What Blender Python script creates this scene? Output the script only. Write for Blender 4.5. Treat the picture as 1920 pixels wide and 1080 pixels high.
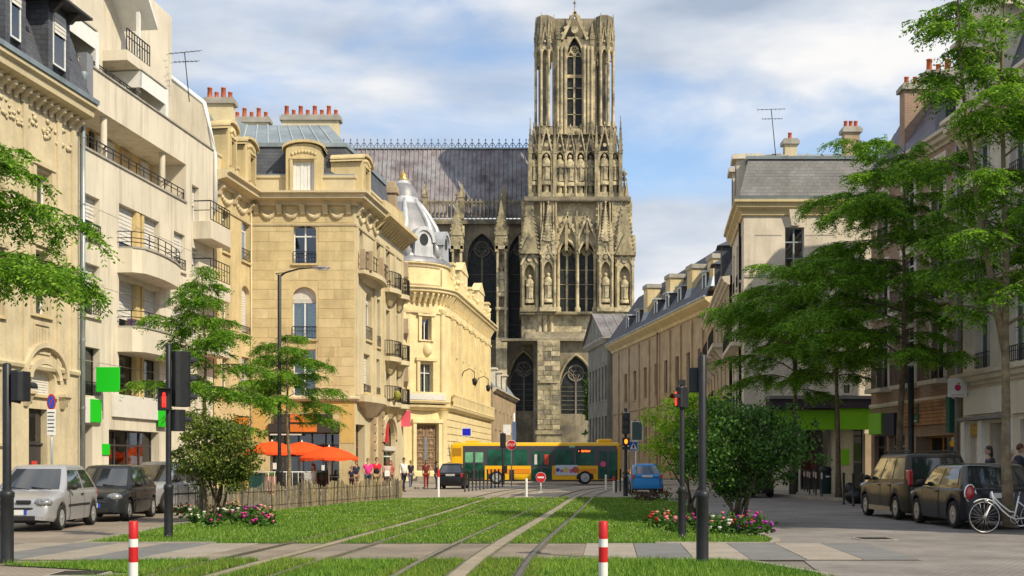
import bpy, bmesh, math, random
import numpy as np
from mathutils import Vector, Matrix
random.seed(7); RNG = np.random.default_rng(7)
PI = math.pi
scn = bpy.context.scene
COL = scn.collection
for o in list(bpy.data.objects): bpy.data.objects.remove(o)

# ------------------------------------------------------------ camera, sky, sun, exposure
F, HZ, CH = 2300.0, 870.0, 1.45          # focal length and horizon row in photo pixels (1920x1080), eye height in metres
cam = bpy.data.cameras.new('camera'); camo = bpy.data.objects.new('camera', cam); COL.objects.link(camo)
camo.location = (0, 0, CH); camo.rotation_euler = (PI/2, 0, 0)
cam.sensor_width = 36; cam.lens = 36*F/1920; cam.shift_y = (HZ-540)/1920
cam.clip_end = 6000; cam.clip_start = .1
scn.camera = camo
SUN_AZ, SUN_EL = math.radians(130), math.radians(41)       # azimuth clockwise from +Y
sv = Vector((math.sin(SUN_AZ)*math.cos(SUN_EL), math.cos(SUN_AZ)*math.cos(SUN_EL), math.sin(SUN_EL)))
sl = bpy.data.lights.new('sun', 'SUN'); so = bpy.data.objects.new('sun', sl); COL.objects.link(so)
so.rotation_euler = sv.to_track_quat('Z', 'Y').to_euler(); so.location = sv*100
sl.energy = 3.5; sl.angle = math.radians(.6); sl.color = (1, .88, .66)
scn.view_settings.view_transform = 'Standard'; scn.view_settings.look = 'None'
scn.view_settings.exposure = .55; scn.view_settings.gamma = 1; scn.view_settings.use_curve_mapping = False
W = bpy.data.worlds.new('World'); scn.world = W; W.use_nodes = True
def make_world():
    nt = W.node_tree; N = nt.nodes; L = nt.links; N.clear()
    out = N.new('ShaderNodeOutputWorld'); mix = N.new('ShaderNodeMixShader')
    b1 = N.new('ShaderNodeBackground'); b2 = N.new('ShaderNodeBackground')
    sky = N.new('ShaderNodeTexSky'); sky.sky_type = 'NISHITA'; sky.sun_disc = False
    sky.sun_elevation = SUN_EL; sky.sun_rotation = SUN_AZ; sky.air_density = 1.0; sky.dust_density = .6; sky.ozone_density = 2.0
    L.new(sky.outputs[0], b1.inputs[0]); b1.inputs[1].default_value = .13
    tc = N.new('ShaderNodeTexCoord'); mp = N.new('ShaderNodeMapping'); mp.inputs['Scale'].default_value = (1, 1, 2.7)
    mp.inputs['Location'].default_value = (.35, .1, .25)
    L.new(tc.outputs['Generated'], mp.inputs[0])
    n1 = N.new('ShaderNodeTexNoise'); n1.inputs['Scale'].default_value = 4.2; n1.inputs['Detail'].default_value = 8
    n1.inputs['Roughness'].default_value = .5; n1.inputs['Distortion'].default_value = .25
    L.new(mp.outputs[0], n1.inputs['Vector'])
    r1 = N.new('ShaderNodeValToRGB'); r1.color_ramp.elements[0].position = .27; r1.color_ramp.elements[1].position = .55
    r1.color_ramp.interpolation = 'EASE'
    L.new(n1.outputs[0], r1.inputs[0])
    n2 = N.new('ShaderNodeTexNoise'); n2.inputs['Scale'].default_value = 5.5; n2.inputs['Detail'].default_value = 6
    n2.inputs['Roughness'].default_value = .48
    mp2 = N.new('ShaderNodeMapping'); mp2.inputs['Scale'].default_value = (1, 1, 3.2); mp2.inputs['Location'].default_value = (4.3, 1.7, 2.1)
    L.new(tc.outputs['Generated'], mp2.inputs[0]); L.new(mp2.outputs[0], n2.inputs['Vector'])
    r2 = N.new('ShaderNodeValToRGB'); e = r2.color_ramp.elements
    e[0].position = .34; e[0].color = (.36, .43, .54, 1); e[1].position = .66; e[1].color = (.84, .83, .82, 1)
    m = e.new(.5); m.color = (.56, .61, .69, 1)
    L.new(n2.outputs[0], r2.inputs[0]); L.new(r2.outputs[0], b2.inputs[0]); b2.inputs[1].default_value = .8
    L.new(r1.outputs[0], mix.inputs[0]); L.new(b1.outputs[0], mix.inputs[1]); L.new(b2.outputs[0], mix.inputs[2])
    L.new(mix.outputs[0], out.inputs[0])
make_world()

# ------------------------------------------------------------ materials
MATS = {}
def mat(name, col, rough=.8, metal=0., var=.12, scale=1.5, bump=0., bscale=25., streak=0., spec=.4, coat=0., emit=0., col2=None, c2lo=.5, c2hi=.65, fine=0., local=False):
    if name in MATS: return MATS[name]
    m = bpy.data.materials.new(name); m.use_nodes = True; MATS[name] = m
    nt = m.node_tree; N = nt.nodes; L = nt.links
    b = N['Principled BSDF']
    b.inputs['Roughness'].default_value = rough; b.inputs['Metallic'].default_value = metal
    b.inputs['Specular IOR Level'].default_value = spec
    if coat: b.inputs['Coat Weight'].default_value = coat; b.inputs['Coat Roughness'].default_value = .06
    c = (*col, 1)
    b.inputs['Base Color'].default_value = c
    if emit:
        b.inputs['Emission Color'].default_value = c; b.inputs['Emission Strength'].default_value = emit
    geo = N.new('ShaderNodeNewGeometry'); pos = geo.outputs['Position']
    if local:
        t = N.new('ShaderNodeTexCoord'); pos = t.outputs['Object']
    cur = None
    def noise(sc, det=4, vec=None, rg=.55):
        n = N.new('ShaderNodeTexNoise'); n.inputs['Scale'].default_value = sc; n.inputs['Detail'].default_value = det; n.inputs['Roughness'].default_value = rg
        L.new(vec or pos, n.inputs['Vector']); return n.outputs[0]
    def mixc(fac, a, bb, mode='MIX'):
        x = N.new('ShaderNodeMix'); x.data_type = 'RGBA'; x.blend_type = mode
        if isinstance(fac, float): x.inputs[0].default_value = fac
        else: L.new(fac, x.inputs[0])
        for i, v in ((6, a), (7, bb)):
            if isinstance(v, tuple): x.inputs[i].default_value = v
            else: L.new(v, x.inputs[i])
        return x.outputs[2]
    def ramp(v, lo, hi):
        r = N.new('ShaderNodeMapRange'); r.inputs[1].default_value = lo; r.inputs[2].default_value = hi; L.new(v, r.inputs[0]); return r.outputs[0]
    if var:
        d = tuple(max(0, x*(1-var*1.6)) for x in col)+(1,); u = tuple(min(1, x*(1+var)) for x in col)+(1,)
        cur = mixc(ramp(noise(scale, 5), .3, .7), d, u)
    if col2:
        cur = mixc(ramp(noise(scale*.6+.11, 7, rg=.65), c2lo, c2hi), cur or c, (*col2, 1))
    if fine:
        f_ = ramp(noise(bscale*.7, 3, rg=.7), .3, .7)
        cur = mixc(f_, mixc(1., cur or c, (1-fine, 1-fine, 1-fine*1.1, 1), 'MULTIPLY'), cur or c)
    if streak:
        mp = N.new('ShaderNodeMapping'); mp.inputs['Scale'].default_value = (1.6, 1.6, .12); L.new(pos, mp.inputs[0])
        s = ramp(noise(1.6, 6, mp.outputs[0], .7), .5, .75)
        k = 1-streak
        cur = mixc(s, cur or c, mixc(1., cur or c, (k, k*.97, k*.93, 1), 'MULTIPLY'))
    if cur is not None:
        L.new(cur, b.inputs['Base Color'])
        if emit: L.new(cur, b.inputs['Emission Color'])
    if bump:
        bp = N.new('ShaderNodeBump'); bp.inputs['Strength'].default_value = bump; bp.inputs['Distance'].default_value = .03
        L.new(noise(bscale, 5), bp.inputs['Height']); L.new(bp.outputs[0], b.inputs['Normal'])
    return m
def glass_mat(name, tint=(.6, .7, .68), refl=.22):
    m = bpy.data.materials.new(name); m.use_nodes = True; MATS[name] = m
    N = m.node_tree.nodes; L = m.node_tree.links; N.clear()
    o = N.new('ShaderNodeOutputMaterial'); mx = N.new('ShaderNodeMixShader'); t = N.new('ShaderNodeBsdfTransparent'); g = N.new('ShaderNodeBsdfGlossy')
    t.inputs[0].default_value = (*tint, 1); g.inputs['Roughness'].default_value = .03; g.inputs[0].default_value = (.9, .95, 1, 1)
    fr = N.new('ShaderNodeLayerWeight'); fr.inputs[0].default_value = .3
    a = N.new('ShaderNodeMath'); a.operation = 'ADD'; a.use_clamp = True; a.inputs[1].default_value = refl
    ml = N.new('ShaderNodeMath'); ml.operation = 'MULTIPLY'; ml.inputs[1].default_value = .6
    L.new(fr.outputs['Fresnel'], ml.inputs[0]); L.new(ml.outputs[0], a.inputs[0])
    L.new(a.outputs[0], mx.inputs[0]); L.new(t.outputs[0], mx.inputs[1]); L.new(g.outputs[0], mx.inputs[2]); L.new(mx.outputs[0], o.inputs[0])
    return m
def brick_mat(name, c1, c2, mortar, sx, sy, rough=.85, bump=.4, msize=.012, var=.5, noise_amt=.25, axis='wall'):
    """courses laid in world metres: along the facade (x+y) and up (z), or flat on the ground (x, y)"""
    m = bpy.data.materials.new(name); m.use_nodes = True; MATS[name] = m
    N = m.node_tree.nodes; L = m.node_tree.links; b = N['Principled BSDF']; b.inputs['Roughness'].default_value = rough
    b.inputs['Specular IOR Level'].default_value = .35
    g = N.new('ShaderNodeNewGeometry'); sp = N.new('ShaderNodeSeparateXYZ'); cb = N.new('ShaderNodeCombineXYZ'); L.new(g.outputs['Position'], sp.inputs[0])
    if axis == 'wall':
        ad = N.new('ShaderNodeMath'); L.new(sp.outputs[0], ad.inputs[0]); L.new(sp.outputs[1], ad.inputs[1])
        L.new(ad.outputs[0], cb.inputs[0]); L.new(sp.outputs[2], cb.inputs[1])
    else:
        L.new(sp.outputs[0], cb.inputs[0]); L.new(sp.outputs[1], cb.inputs[1])
    t = N.new('ShaderNodeTexBrick'); t.inputs['Scale'].default_value = 1; t.inputs['Brick Width'].default_value = sx; t.inputs['Row Height'].default_value = sy
    t.inputs['Mortar Size'].default_value = msize; t.inputs['Color1'].default_value = (*c1, 1); t.inputs['Color2'].default_value = (*c2, 1); t.inputs['Mortar'].default_value = (*mortar, 1)
    t.inputs['Bias'].default_value = 0; L.new(cb.outputs[0], t.inputs[0])
    n = N.new('ShaderNodeTexNoise'); n.inputs['Scale'].default_value = .7; n.inputs['Detail'].default_value = 7; n.inputs['Roughness'].default_value = .65; L.new(g.outputs['Position'], n.inputs['Vector'])
    mr = N.new('ShaderNodeMapRange'); mr.inputs[1].default_value = .3; mr.inputs[2].default_value = .7; mr.inputs[3].default_value = 1-noise_amt; mr.inputs[4].default_value = 1+noise_amt*.6
    L.new(n.outputs[0], mr.inputs[0])
    x = N.new('ShaderNodeMix'); x.data_type = 'RGBA'; x.blend_type = 'MULTIPLY'; x.inputs[0].default_value = 1
    L.new(t.outputs[0], x.inputs[6]); L.new(mr.outputs[0], x.inputs[7]); L.new(x.outputs[2], b.inputs['Base Color'])
    bp = N.new('ShaderNodeBump'); bp.inputs['Strength'].default_value = bump; bp.inputs['Distance'].default_value = .02
    n3 = N.new('ShaderNodeTexNoise'); n3.inputs['Scale'].default_value = 18; n3.inputs['Detail'].default_value = 5; L.new(g.outputs['Position'], n3.inputs['Vector'])
    ma = N.new('ShaderNodeMath'); ma.operation = 'MULTIPLY_ADD'; ma.inputs[1].default_value = -1; L.new(t.outputs['Fac'], ma.inputs[0]); L.new(n3.outputs[0], ma.inputs[2])
    L.new(ma.outputs[0], bp.inputs['Height']); L.new(bp.outputs[0], b.inputs['Normal'])
    return m
def leaf_mat(name, c1, c2, trans=.35, sc=1.2):
    m = bpy.data.materials.new(name); m.use_nodes = True; MATS[name] = m
    N = m.node_tree.nodes; L = m.node_tree.links; N.clear()
    o = N.new('ShaderNodeOutputMaterial'); mx = N.new('ShaderNodeMixShader'); mx.inputs[0].default_value = trans
    d = N.new('ShaderNodeBsdfPrincipled'); d.inputs['Roughness'].default_value = .55; d.inputs['Specular IOR Level'].default_value = .35
    t = N.new('ShaderNodeBsdfTranslucent')
    g = N.new('ShaderNodeNewGeometry'); n = N.new('ShaderNodeTexNoise'); n.inputs['Scale'].default_value = sc; n.inputs['Detail'].default_value = 5; n.inputs['Roughness'].default_value = .7
    L.new(g.outputs['Position'], n.inputs['Vector'])
    at_ = N.new('ShaderNodeMath'); at_.operation = 'ADD'
    rp = N.new('ShaderNodeMath'); rp.operation = 'MULTIPLY_ADD'; rp.inputs[1].default_value = .7; rp.inputs[2].default_value = -.35
    L.new(g.outputs['Random Per Island'], rp.inputs[0]); L.new(n.outputs[0], at_.inputs[0]); L.new(rp.outputs[0], at_.inputs[1])
    r = N.new('ShaderNodeValToRGB'); r.color_ramp.elements[0].position = .3; r.color_ramp.elements[1].position = .72
    r.color_ramp.elements[0].color = (*c1, 1); r.color_ramp.elements[1].color = (*c2, 1); L.new(at_.outputs[0], r.inputs[0])
    L.new(r.outputs[0], d.inputs['Base Color']); L.new(r.outputs[0], t.inputs[0])
    L.new(d.outputs[0], mx.inputs[1]); L.new(t.outputs[0], mx.inputs[2]); L.new(mx.outputs[0], o.inputs[0])
    return m

GLASS = glass_mat('window_glass', (.5, .56, .56), .16)
SHOPGLASS = glass_mat('shop_glass', (.55, .6, .58), .1)
BUSGLASS = glass_mat('bus_glass', (.25, .55, .42), .10)
CARGLASS = glass_mat('car_glass', (.3, .36, .38), .22)
M_ROOM = mat('room_shade', (.035, .033, .03), .95, var=.3, scale=.8)  # near-black colour carries the shade of the rooms behind the windows
M_IRON = mat('black_iron', (.018, .018, .02), .5, .3, var=0)
M_POST = mat('dark_post_paint', (.022, .024, .028), .42, .2, var=.15, scale=8)
M_WHITE = mat('white_paint', (.74, .74, .72), .5, var=.05, scale=4)
M_FRAME = mat('white_frame', (.72, .73, .74), .45, var=.06, scale=4)
M_DFRAME = mat('dark_frame', (.05, .045, .045), .5, var=.1)
M_BLIND = mat('roller_blind', (.62, .6, .56), .6, var=.08, scale=6)
M_CURTAIN = mat('curtain', (.6, .62, .58), .9, var=.15, scale=9)
M_SLATE = brick_mat('slate', (.075, .082, .1), (.1, .105, .125), (.04, .043, .055), .34, .17, .55, .5, .008, noise_amt=.35)
M_SLATEG = brick_mat('grey_slate', (.17, .17, .175), (.22, .215, .215), (.11, .11, .115), .34, .17, .6, .4, .008, noise_amt=.3)
M_ZINC = mat('zinc', (.34, .4, .43), .42, .55, var=.18, scale=.9, streak=.2)
M_LEAD = mat('lead_sheet', (.235, .2, .215), .55, .2, var=.4, scale=.3, streak=.6, col2=(.36, .36, .38), c2lo=.42, c2hi=.72)
M_TERRA = mat('terracotta', (.5, .13, .06), .75, var=.25, scale=5)
M_STONE_G = mat('golden_stone', (.62, .505, .285), .85, var=.12, scale=.9, bump=.25, bscale=14, streak=.24, fine=.12)
M_STONE_L = mat('pale_gold_stone', (.62, .53, .35), .85, var=.1, scale=.7, bump=.22, bscale=14, streak=.2, fine=.1)
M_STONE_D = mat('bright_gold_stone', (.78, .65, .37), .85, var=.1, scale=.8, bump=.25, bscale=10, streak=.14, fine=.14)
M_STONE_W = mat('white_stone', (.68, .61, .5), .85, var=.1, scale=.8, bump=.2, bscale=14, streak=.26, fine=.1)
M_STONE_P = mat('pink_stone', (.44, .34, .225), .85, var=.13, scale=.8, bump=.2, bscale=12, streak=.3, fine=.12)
M_REND = mat('cream_render', (.64, .585, .48), .85, var=.08, scale=.5, bump=.08, bscale=30, streak=.34)
M_CONC = mat('grey_concrete', (.36, .34, .3), .85, var=.14, scale=1.2, bump=.2, streak=.25)
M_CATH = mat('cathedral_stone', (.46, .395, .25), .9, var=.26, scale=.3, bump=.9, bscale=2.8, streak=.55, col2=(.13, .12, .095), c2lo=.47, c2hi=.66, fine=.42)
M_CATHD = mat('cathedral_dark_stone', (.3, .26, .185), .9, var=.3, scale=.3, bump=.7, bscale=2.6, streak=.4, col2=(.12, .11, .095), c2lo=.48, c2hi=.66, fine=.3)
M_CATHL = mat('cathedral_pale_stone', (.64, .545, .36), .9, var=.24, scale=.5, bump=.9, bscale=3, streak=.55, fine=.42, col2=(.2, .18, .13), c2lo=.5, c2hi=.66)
M_CGLASS = mat('leaded_glass', (.022, .026, .026), .45, 0, var=.5, scale=1.5, bump=.5, bscale=4, spec=.3)
M_TRACERY = mat('tracery_stone', (.2, .18, .15), .9, var=.25, scale=.6)

# ------------------------------------------------------------ scene helpers
def put(name, data, parent=None, loc=None):
    o = bpy.data.objects.new(name, data); COL.objects.link(o)
    if parent is not None: o.parent = parent
    if loc is not None: o.location = loc
    return o
def tag(o, label=None, cat=None, group=None, kind=None):
    if label: o['label'] = label
    if cat: o['category'] = cat
    if group: o['group'] = group
    if kind: o['kind'] = kind
    return o
def thing(name, label, cat, loc=(0, 0, 0), rz=0., group=None):
    o = put(name, None, None, loc); o.rotation_euler = (0, 0, rz); o.empty_display_size = .3
    return tag(o, label, cat, group)
def origin(o):
    v = Vector((0, 0, 0))
    while o is not None: v += o.location; o = o.parent
    return v
def copy_tree(o, parent=None):
    c = o.copy(); COL.objects.link(c)
    if parent is not None: c.parent = parent
    for ch in list(o.children): copy_tree(ch, c)
    return c
def at(x, y, Y): return Vector(((x-960)/F*Y, Y, CH+(HZ-y)/F*Y))
def gp(x, y):
    Y = CH*F/(y-HZ); return Vector(((x-960)/F*Y, Y, 0))

class MB:
    """collects faces and links them as one mesh object; self.t maps (a, b, c) to the world (or parent space)"""
    def __init__(s, t=None): s.v = []; s.f = []; s.t = t; s.sm = []
    def add(s, vs, fs, sm=False):
        n = len(s.v)
        s.v += [tuple(s.t(*p)) if s.t else tuple(p) for p in vs]
        s.f += [tuple(i+n for i in f) for f in fs]; s.sm += [sm]*len(fs)
    def quad(s, a, b, c, d): s.add([a, b, c, d], [(0, 1, 2, 3)])
    def poly(s, pts): s.add(pts, [tuple(range(len(pts)))])
    def box(s, x0, x1, y0, y1, z0, z1):
        s.add([(x0, y0, z0), (x1, y0, z0), (x1, y1, z0), (x0, y1, z0), (x0, y0, z1), (x1, y0, z1), (x1, y1, z1), (x0, y1, z1)],
              [(3, 2, 1, 0), (4, 5, 6, 7), (0, 1, 5, 4), (1, 2, 6, 5), (2, 3, 7, 6), (3, 0, 4, 7)])
    def frus(s, x0, x1, y0, y1, z0, X0, X1, Y0, Y1, z1):
        s.add([(x0, y0, z0), (x1, y0, z0), (x1, y1, z0), (x0, y1, z0), (X0, Y0, z1), (X1, Y0, z1), (X1, Y1, z1), (X0, Y1, z1)],
              [(3, 2, 1, 0), (4, 5, 6, 7), (0, 1, 5, 4), (1, 2, 6, 5), (2, 3, 7, 6), (3, 0, 4, 7)])
    def prism(s, pts, axis, a, b):
        """pts 2D polygon extruded from a to b; axis 'd': pts are (u,z), 'u': pts are (d,z), 'z': pts are (x,y)"""
        n = len(pts)
        mk = {'d': lambda p, q: (p[0], q, p[1]), 'u': lambda p, q: (q, p[0], p[1]), 'z': lambda p, q: (p[0], p[1], q)}[axis]
        s.add([mk(p, a) for p in pts]+[mk(p, b) for p in pts],
              [tuple(range(n-1, -1, -1)), tuple(range(n, 2*n))]+[(i, (i+1) % n, n+(i+1) % n, n+i) for i in range(n)])
    def lathe(s, prof, c=(0, 0, 0), n=12, sm=True, sx=1, sy=1, a0=0.):
        vs = []; fs = []
        for r, z in prof:
            for k in range(n):
                a = a0+2*PI*k/n; vs.append((c[0]+r*math.cos(a)*sx, c[1]+r*math.sin(a)*sy, c[2]+z))
        for i in range(len(prof)-1):
            for k in range(n):
                j = (k+1) % n; fs.append((i*n+k, i*n+j, (i+1)*n+j, (i+1)*n+k))
        s.add(vs, fs, sm)
        for i, flip in ((0, True), (len(prof)-1, False)):
            if prof[i][0] > 1e-4:
                q = [vs[i*n+k] for k in range(n)]; s.poly(q[::-1] if flip else q)
    def tube(s, pts, r, n=6, sm=True, cap=True):
        pts = [Vector(p) for p in pts]; rs = r if isinstance(r, (list, tuple)) else [r]*len(pts)
        vs = []; fs = []; up = Vector((0, 0, 1))
        for i, p in enumerate(pts):
            d = (pts[min(i+1, len(pts)-1)]-pts[max(i-1, 0)]).normalized()
            a = d.cross(up) if abs(d.z) < .95 else d.cross(Vector((0, 1, 0)))
            a.normalize(); b = d.cross(a)
            for k in range(n):
                t = 2*PI*k/n; vs.append(p+a*math.cos(t)*rs[i]+b*math.sin(t)*rs[i])
        for i in range(len(pts)-1):
            for k in range(n):
                j = (k+1) % n; fs.append((i*n+k, i*n+j, (i+1)*n+j, (i+1)*n+k))
        if cap: fs += [tuple(range(n-1, -1, -1)), tuple((len(pts)-1)*n+k for k in range(n))]
        s.add([tuple(v) for v in vs], fs, sm)
    def ball(s, c, rx, ry, rz, n=10, m=6):
        prof = [(math.sin(PI*i/m), -math.cos(PI*i/m)) for i in range(m+1)]
        vs = []; fs = []
        for r, z in prof:
            for k in range(n):
                a = 2*PI*k/n; vs.append((c[0]+rx*r*math.cos(a), c[1]+ry*r*math.sin(a), c[2]+rz*z))
        for i in range(m):
            for k in range(n):
                j = (k+1) % n; fs.append((i*n+k, i*n+j, (i+1)*n+j, (i+1)*n+k))
        s.add(vs, fs, True)
    def sweep(s, plan, prof, closed=False, cap=True):
        """plan: [(x,y)] walked with the outside on the right hand; prof: [(d,z)] closed outline, d outward"""
        P = [Vector((p[0], p[1])) for p in plan]; n = len(P); m = len(prof); vs = []
        for i in range(n):
            a = (P[i]-P[i-1]).normalized() if (i > 0 or closed) else None
            b = (P[(i+1) % n]-P[i]).normalized() if (i < n-1 or closed) else None
            if a is None: a = b
            if b is None: b = a
            na = Vector((a.y, -a.x)); nb = Vector((b.y, -b.x)); nn = (na+nb)
            nn = nn.normalized() if nn.length > 1e-6 else na
            k = 1/max(.35, nn.dot(na))
            for d, z in prof: vs.append((P[i].x+nn.x*d*k, P[i].y+nn.y*d*k, z))
        fs = []
        for i in range(n if closed else n-1):
            for j in range(m):
                j2 = (j+1) % m; i2 = (i+1) % n; fs.append((i*m+j, i2*m+j, i2*m+j2, i*m+j2))
        if not closed and cap: fs += [tuple(range(m)), tuple((n-1)*m+j for j in range(m-1, -1, -1))]
        t = s.t; s.t = None; s.add(vs, fs); s.t = t
    def build(s, name, m, parent=None, loc=None, bevel=0., kind=None, fix=True, smooth=None):
        me = bpy.data.meshes.new(name)
        rt = parent
        while rt is not None and rt.parent is not None: rt = rt.parent
        off = Vector(loc) if loc is not None else (origin(parent) if rt is not None and rt.get('wl') else Vector((0, 0, 0)))
        vs = s.v if off.length == 0 else [(a-off.x, b-off.y, c-off.z) for a, b, c in s.v]
        me.from_pydata(vs, [], s.f)
        if fix:
            bm = bmesh.new(); bm.from_mesh(me); bmesh.ops.recalc_face_normals(bm, faces=bm.faces); bm.to_mesh(me); bm.free()
        sm = [smooth]*len(s.f) if smooth is not None else s.sm
        if any(sm): me.polygons.foreach_set('use_smooth', sm)
        if isinstance(m, (list, tuple)):
            for q in m: me.materials.append(q)
        else: me.materials.append(m)
        o = put(name, me, parent, loc if loc is not None and parent is None else None)
        if bevel:
            b = o.modifiers.new('bevel', 'BEVEL'); b.width = bevel; b.segments = 2; b.limit_method = 'ANGLE'
        if kind: o['kind'] = kind
        return o

class Fac:
    """a facade: a vertical plane from p0 to p1 (left to right seen from outside). T(u, d, z): along, outward, up -> world"""
    def __init__(s, p0, p1):
        s.p0 = Vector((p0[0], p0[1])); s.p1 = Vector((p1[0], p1[1])); s.u = (s.p1-s.p0).normalized(); s.len = (s.p1-s.p0).length
        s.n = Vector((s.u.y, -s.u.x))
    def T(s, u, d, z): return (s.p0.x+s.u.x*u+s.n.x*d, s.p0.y+s.u.y*u+s.n.y*d, z)
    def uz(s, x, y):
        k = (x-960)/F                       # X = k*Y
        den = s.u.x-k*s.u.y; u = (k*s.p0.y-s.p0.x)/den
        Y = s.p0.y+s.u.y*u
        return u, CH+(HZ-y)/F*Y
    def r(s, x0, x1, yt, yb):
        """opening from photo pixels; the rows are read at its left edge"""
        u0, zt = s.uz(x0, yt); u1, _ = s.uz(x1, yt); _, zb = s.uz(x0, yb); return [u0, u1, zb, zt]
    def mb(s): return MB(s.T)
    def plan(s, a=0., b=None, d=0.):
        b = s.len if b is None else b
        return [s.T(a, d, 0)[:2], s.T(b, d, 0)[:2]]
def bld(name, label, cat, f, u=0., group=None):
    p = f.T(u, 0, 0); o = thing(name, label, cat, (p[0], p[1], 0), 0, group); o['wl'] = 1; return o
def arch_pts(a, b, zs, zt, kind, n=8):
    m = (a+b)/2; h = (b-a)/2; H = zt-zs
    if kind == 'pt':
        R = (h*h+H*H)/(2*h); th = math.asin(min(1, H/R)) if H < R else PI/2
        L = [(a+R-R*math.cos(th*i/n), zs+R*math.sin(th*i/n)) for i in range(n+1)]
        k = H/max(1e-6, L[-1][1]-zs); L = [(x, zs+(z-zs)*k) for x, z in L]
        sx = (m-a)/max(1e-6, L[-1][0]-a); L = [(a+(x-a)*sx, z) for x, z in L]
        return L+[(a+b-x, z) for x, z in L[-2::-1]]
    return [(m-h*math.cos(PI*i/(2*n)), zs+H*math.sin(PI*i/(2*n))) for i in range(2*n+1)]
def wall(mb, u0, u1, z0, z1, ops=(), rev=.25, d=0.):
    """a wall plane at outward offset d with real openings [u0,u1,z0,z1,(arch height, kind)] and their reveals"""
    us = sorted({u0, u1, *[min(max(v, u0), u1) for o in ops for v in o[:2]]}); zs = sorted({z0, z1, *[min(max(v, z0), z1) for o in ops for v in o[2:4]]})
    for i in range(len(us)-1):
        for j in range(len(zs)-1):
            a, b, c, e = us[i], us[i+1], zs[j], zs[j+1]
            if b-a < 1e-5 or e-c < 1e-5: continue
            mu, mz = (a+b)/2, (c+e)/2
            if any(o[0] < mu < o[1] and o[2] < mz < o[3] for o in ops): continue
            mb.quad((a, d, c), (b, d, c), (b, d, e), (a, d, e))
    for o in ops:
        a, b, c, e = o[:4]; r = o[5] if len(o) > 5 else rev
        ar = o[4] if len(o) > 4 else None
        zt = e-(ar[0] if ar else 0)
        mb.quad((a, d, c), (a, d-r, c), (a, d-r, zt), (a, d, zt)); mb.quad((b, d, zt), (b, d-r, zt), (b, d-r, c), (b, d, c))
        mb.quad((a, d-r, c), (a, d, c), (b, d, c), (b, d-r, c))
        if ar:
            P = arch_pts(a, b, zt, e, ar[1])
            for p, q in zip(P, P[1:]):
                mb.quad((p[0], d, p[1]), (q[0], d, q[1]), (q[0], d, e), (p[0], d, e))
                mb.quad((p[0], d, p[1]), (p[0], d-r, p[1]), (q[0], d-r, q[1]), (q[0], d, q[1]))
        else: mb.quad((a, d, e), (a, d-r, e), (b, d-r, e), (b, d, e))
def railing(mb, u0, u1, d, z0, z1, n=8, r=.012, mid=True):
    mb.box(u0, u1, d-r, d+r, z1-.035, z1); mb.box(u0, u1, d-r, d+r, z0, z0+.025)
    if mid: mb.box(u0, u1, d-r, d+r, z0+(z1-z0)*.62, z0+(z1-z0)*.62+.02)
    for i in range(n+1):
        u = u0+(u1-u0)*i/n; mb.box(u-r*.8, u+r*.8, d-r*.8, d+r*.8, z0+.02, z1-.03)
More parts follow.
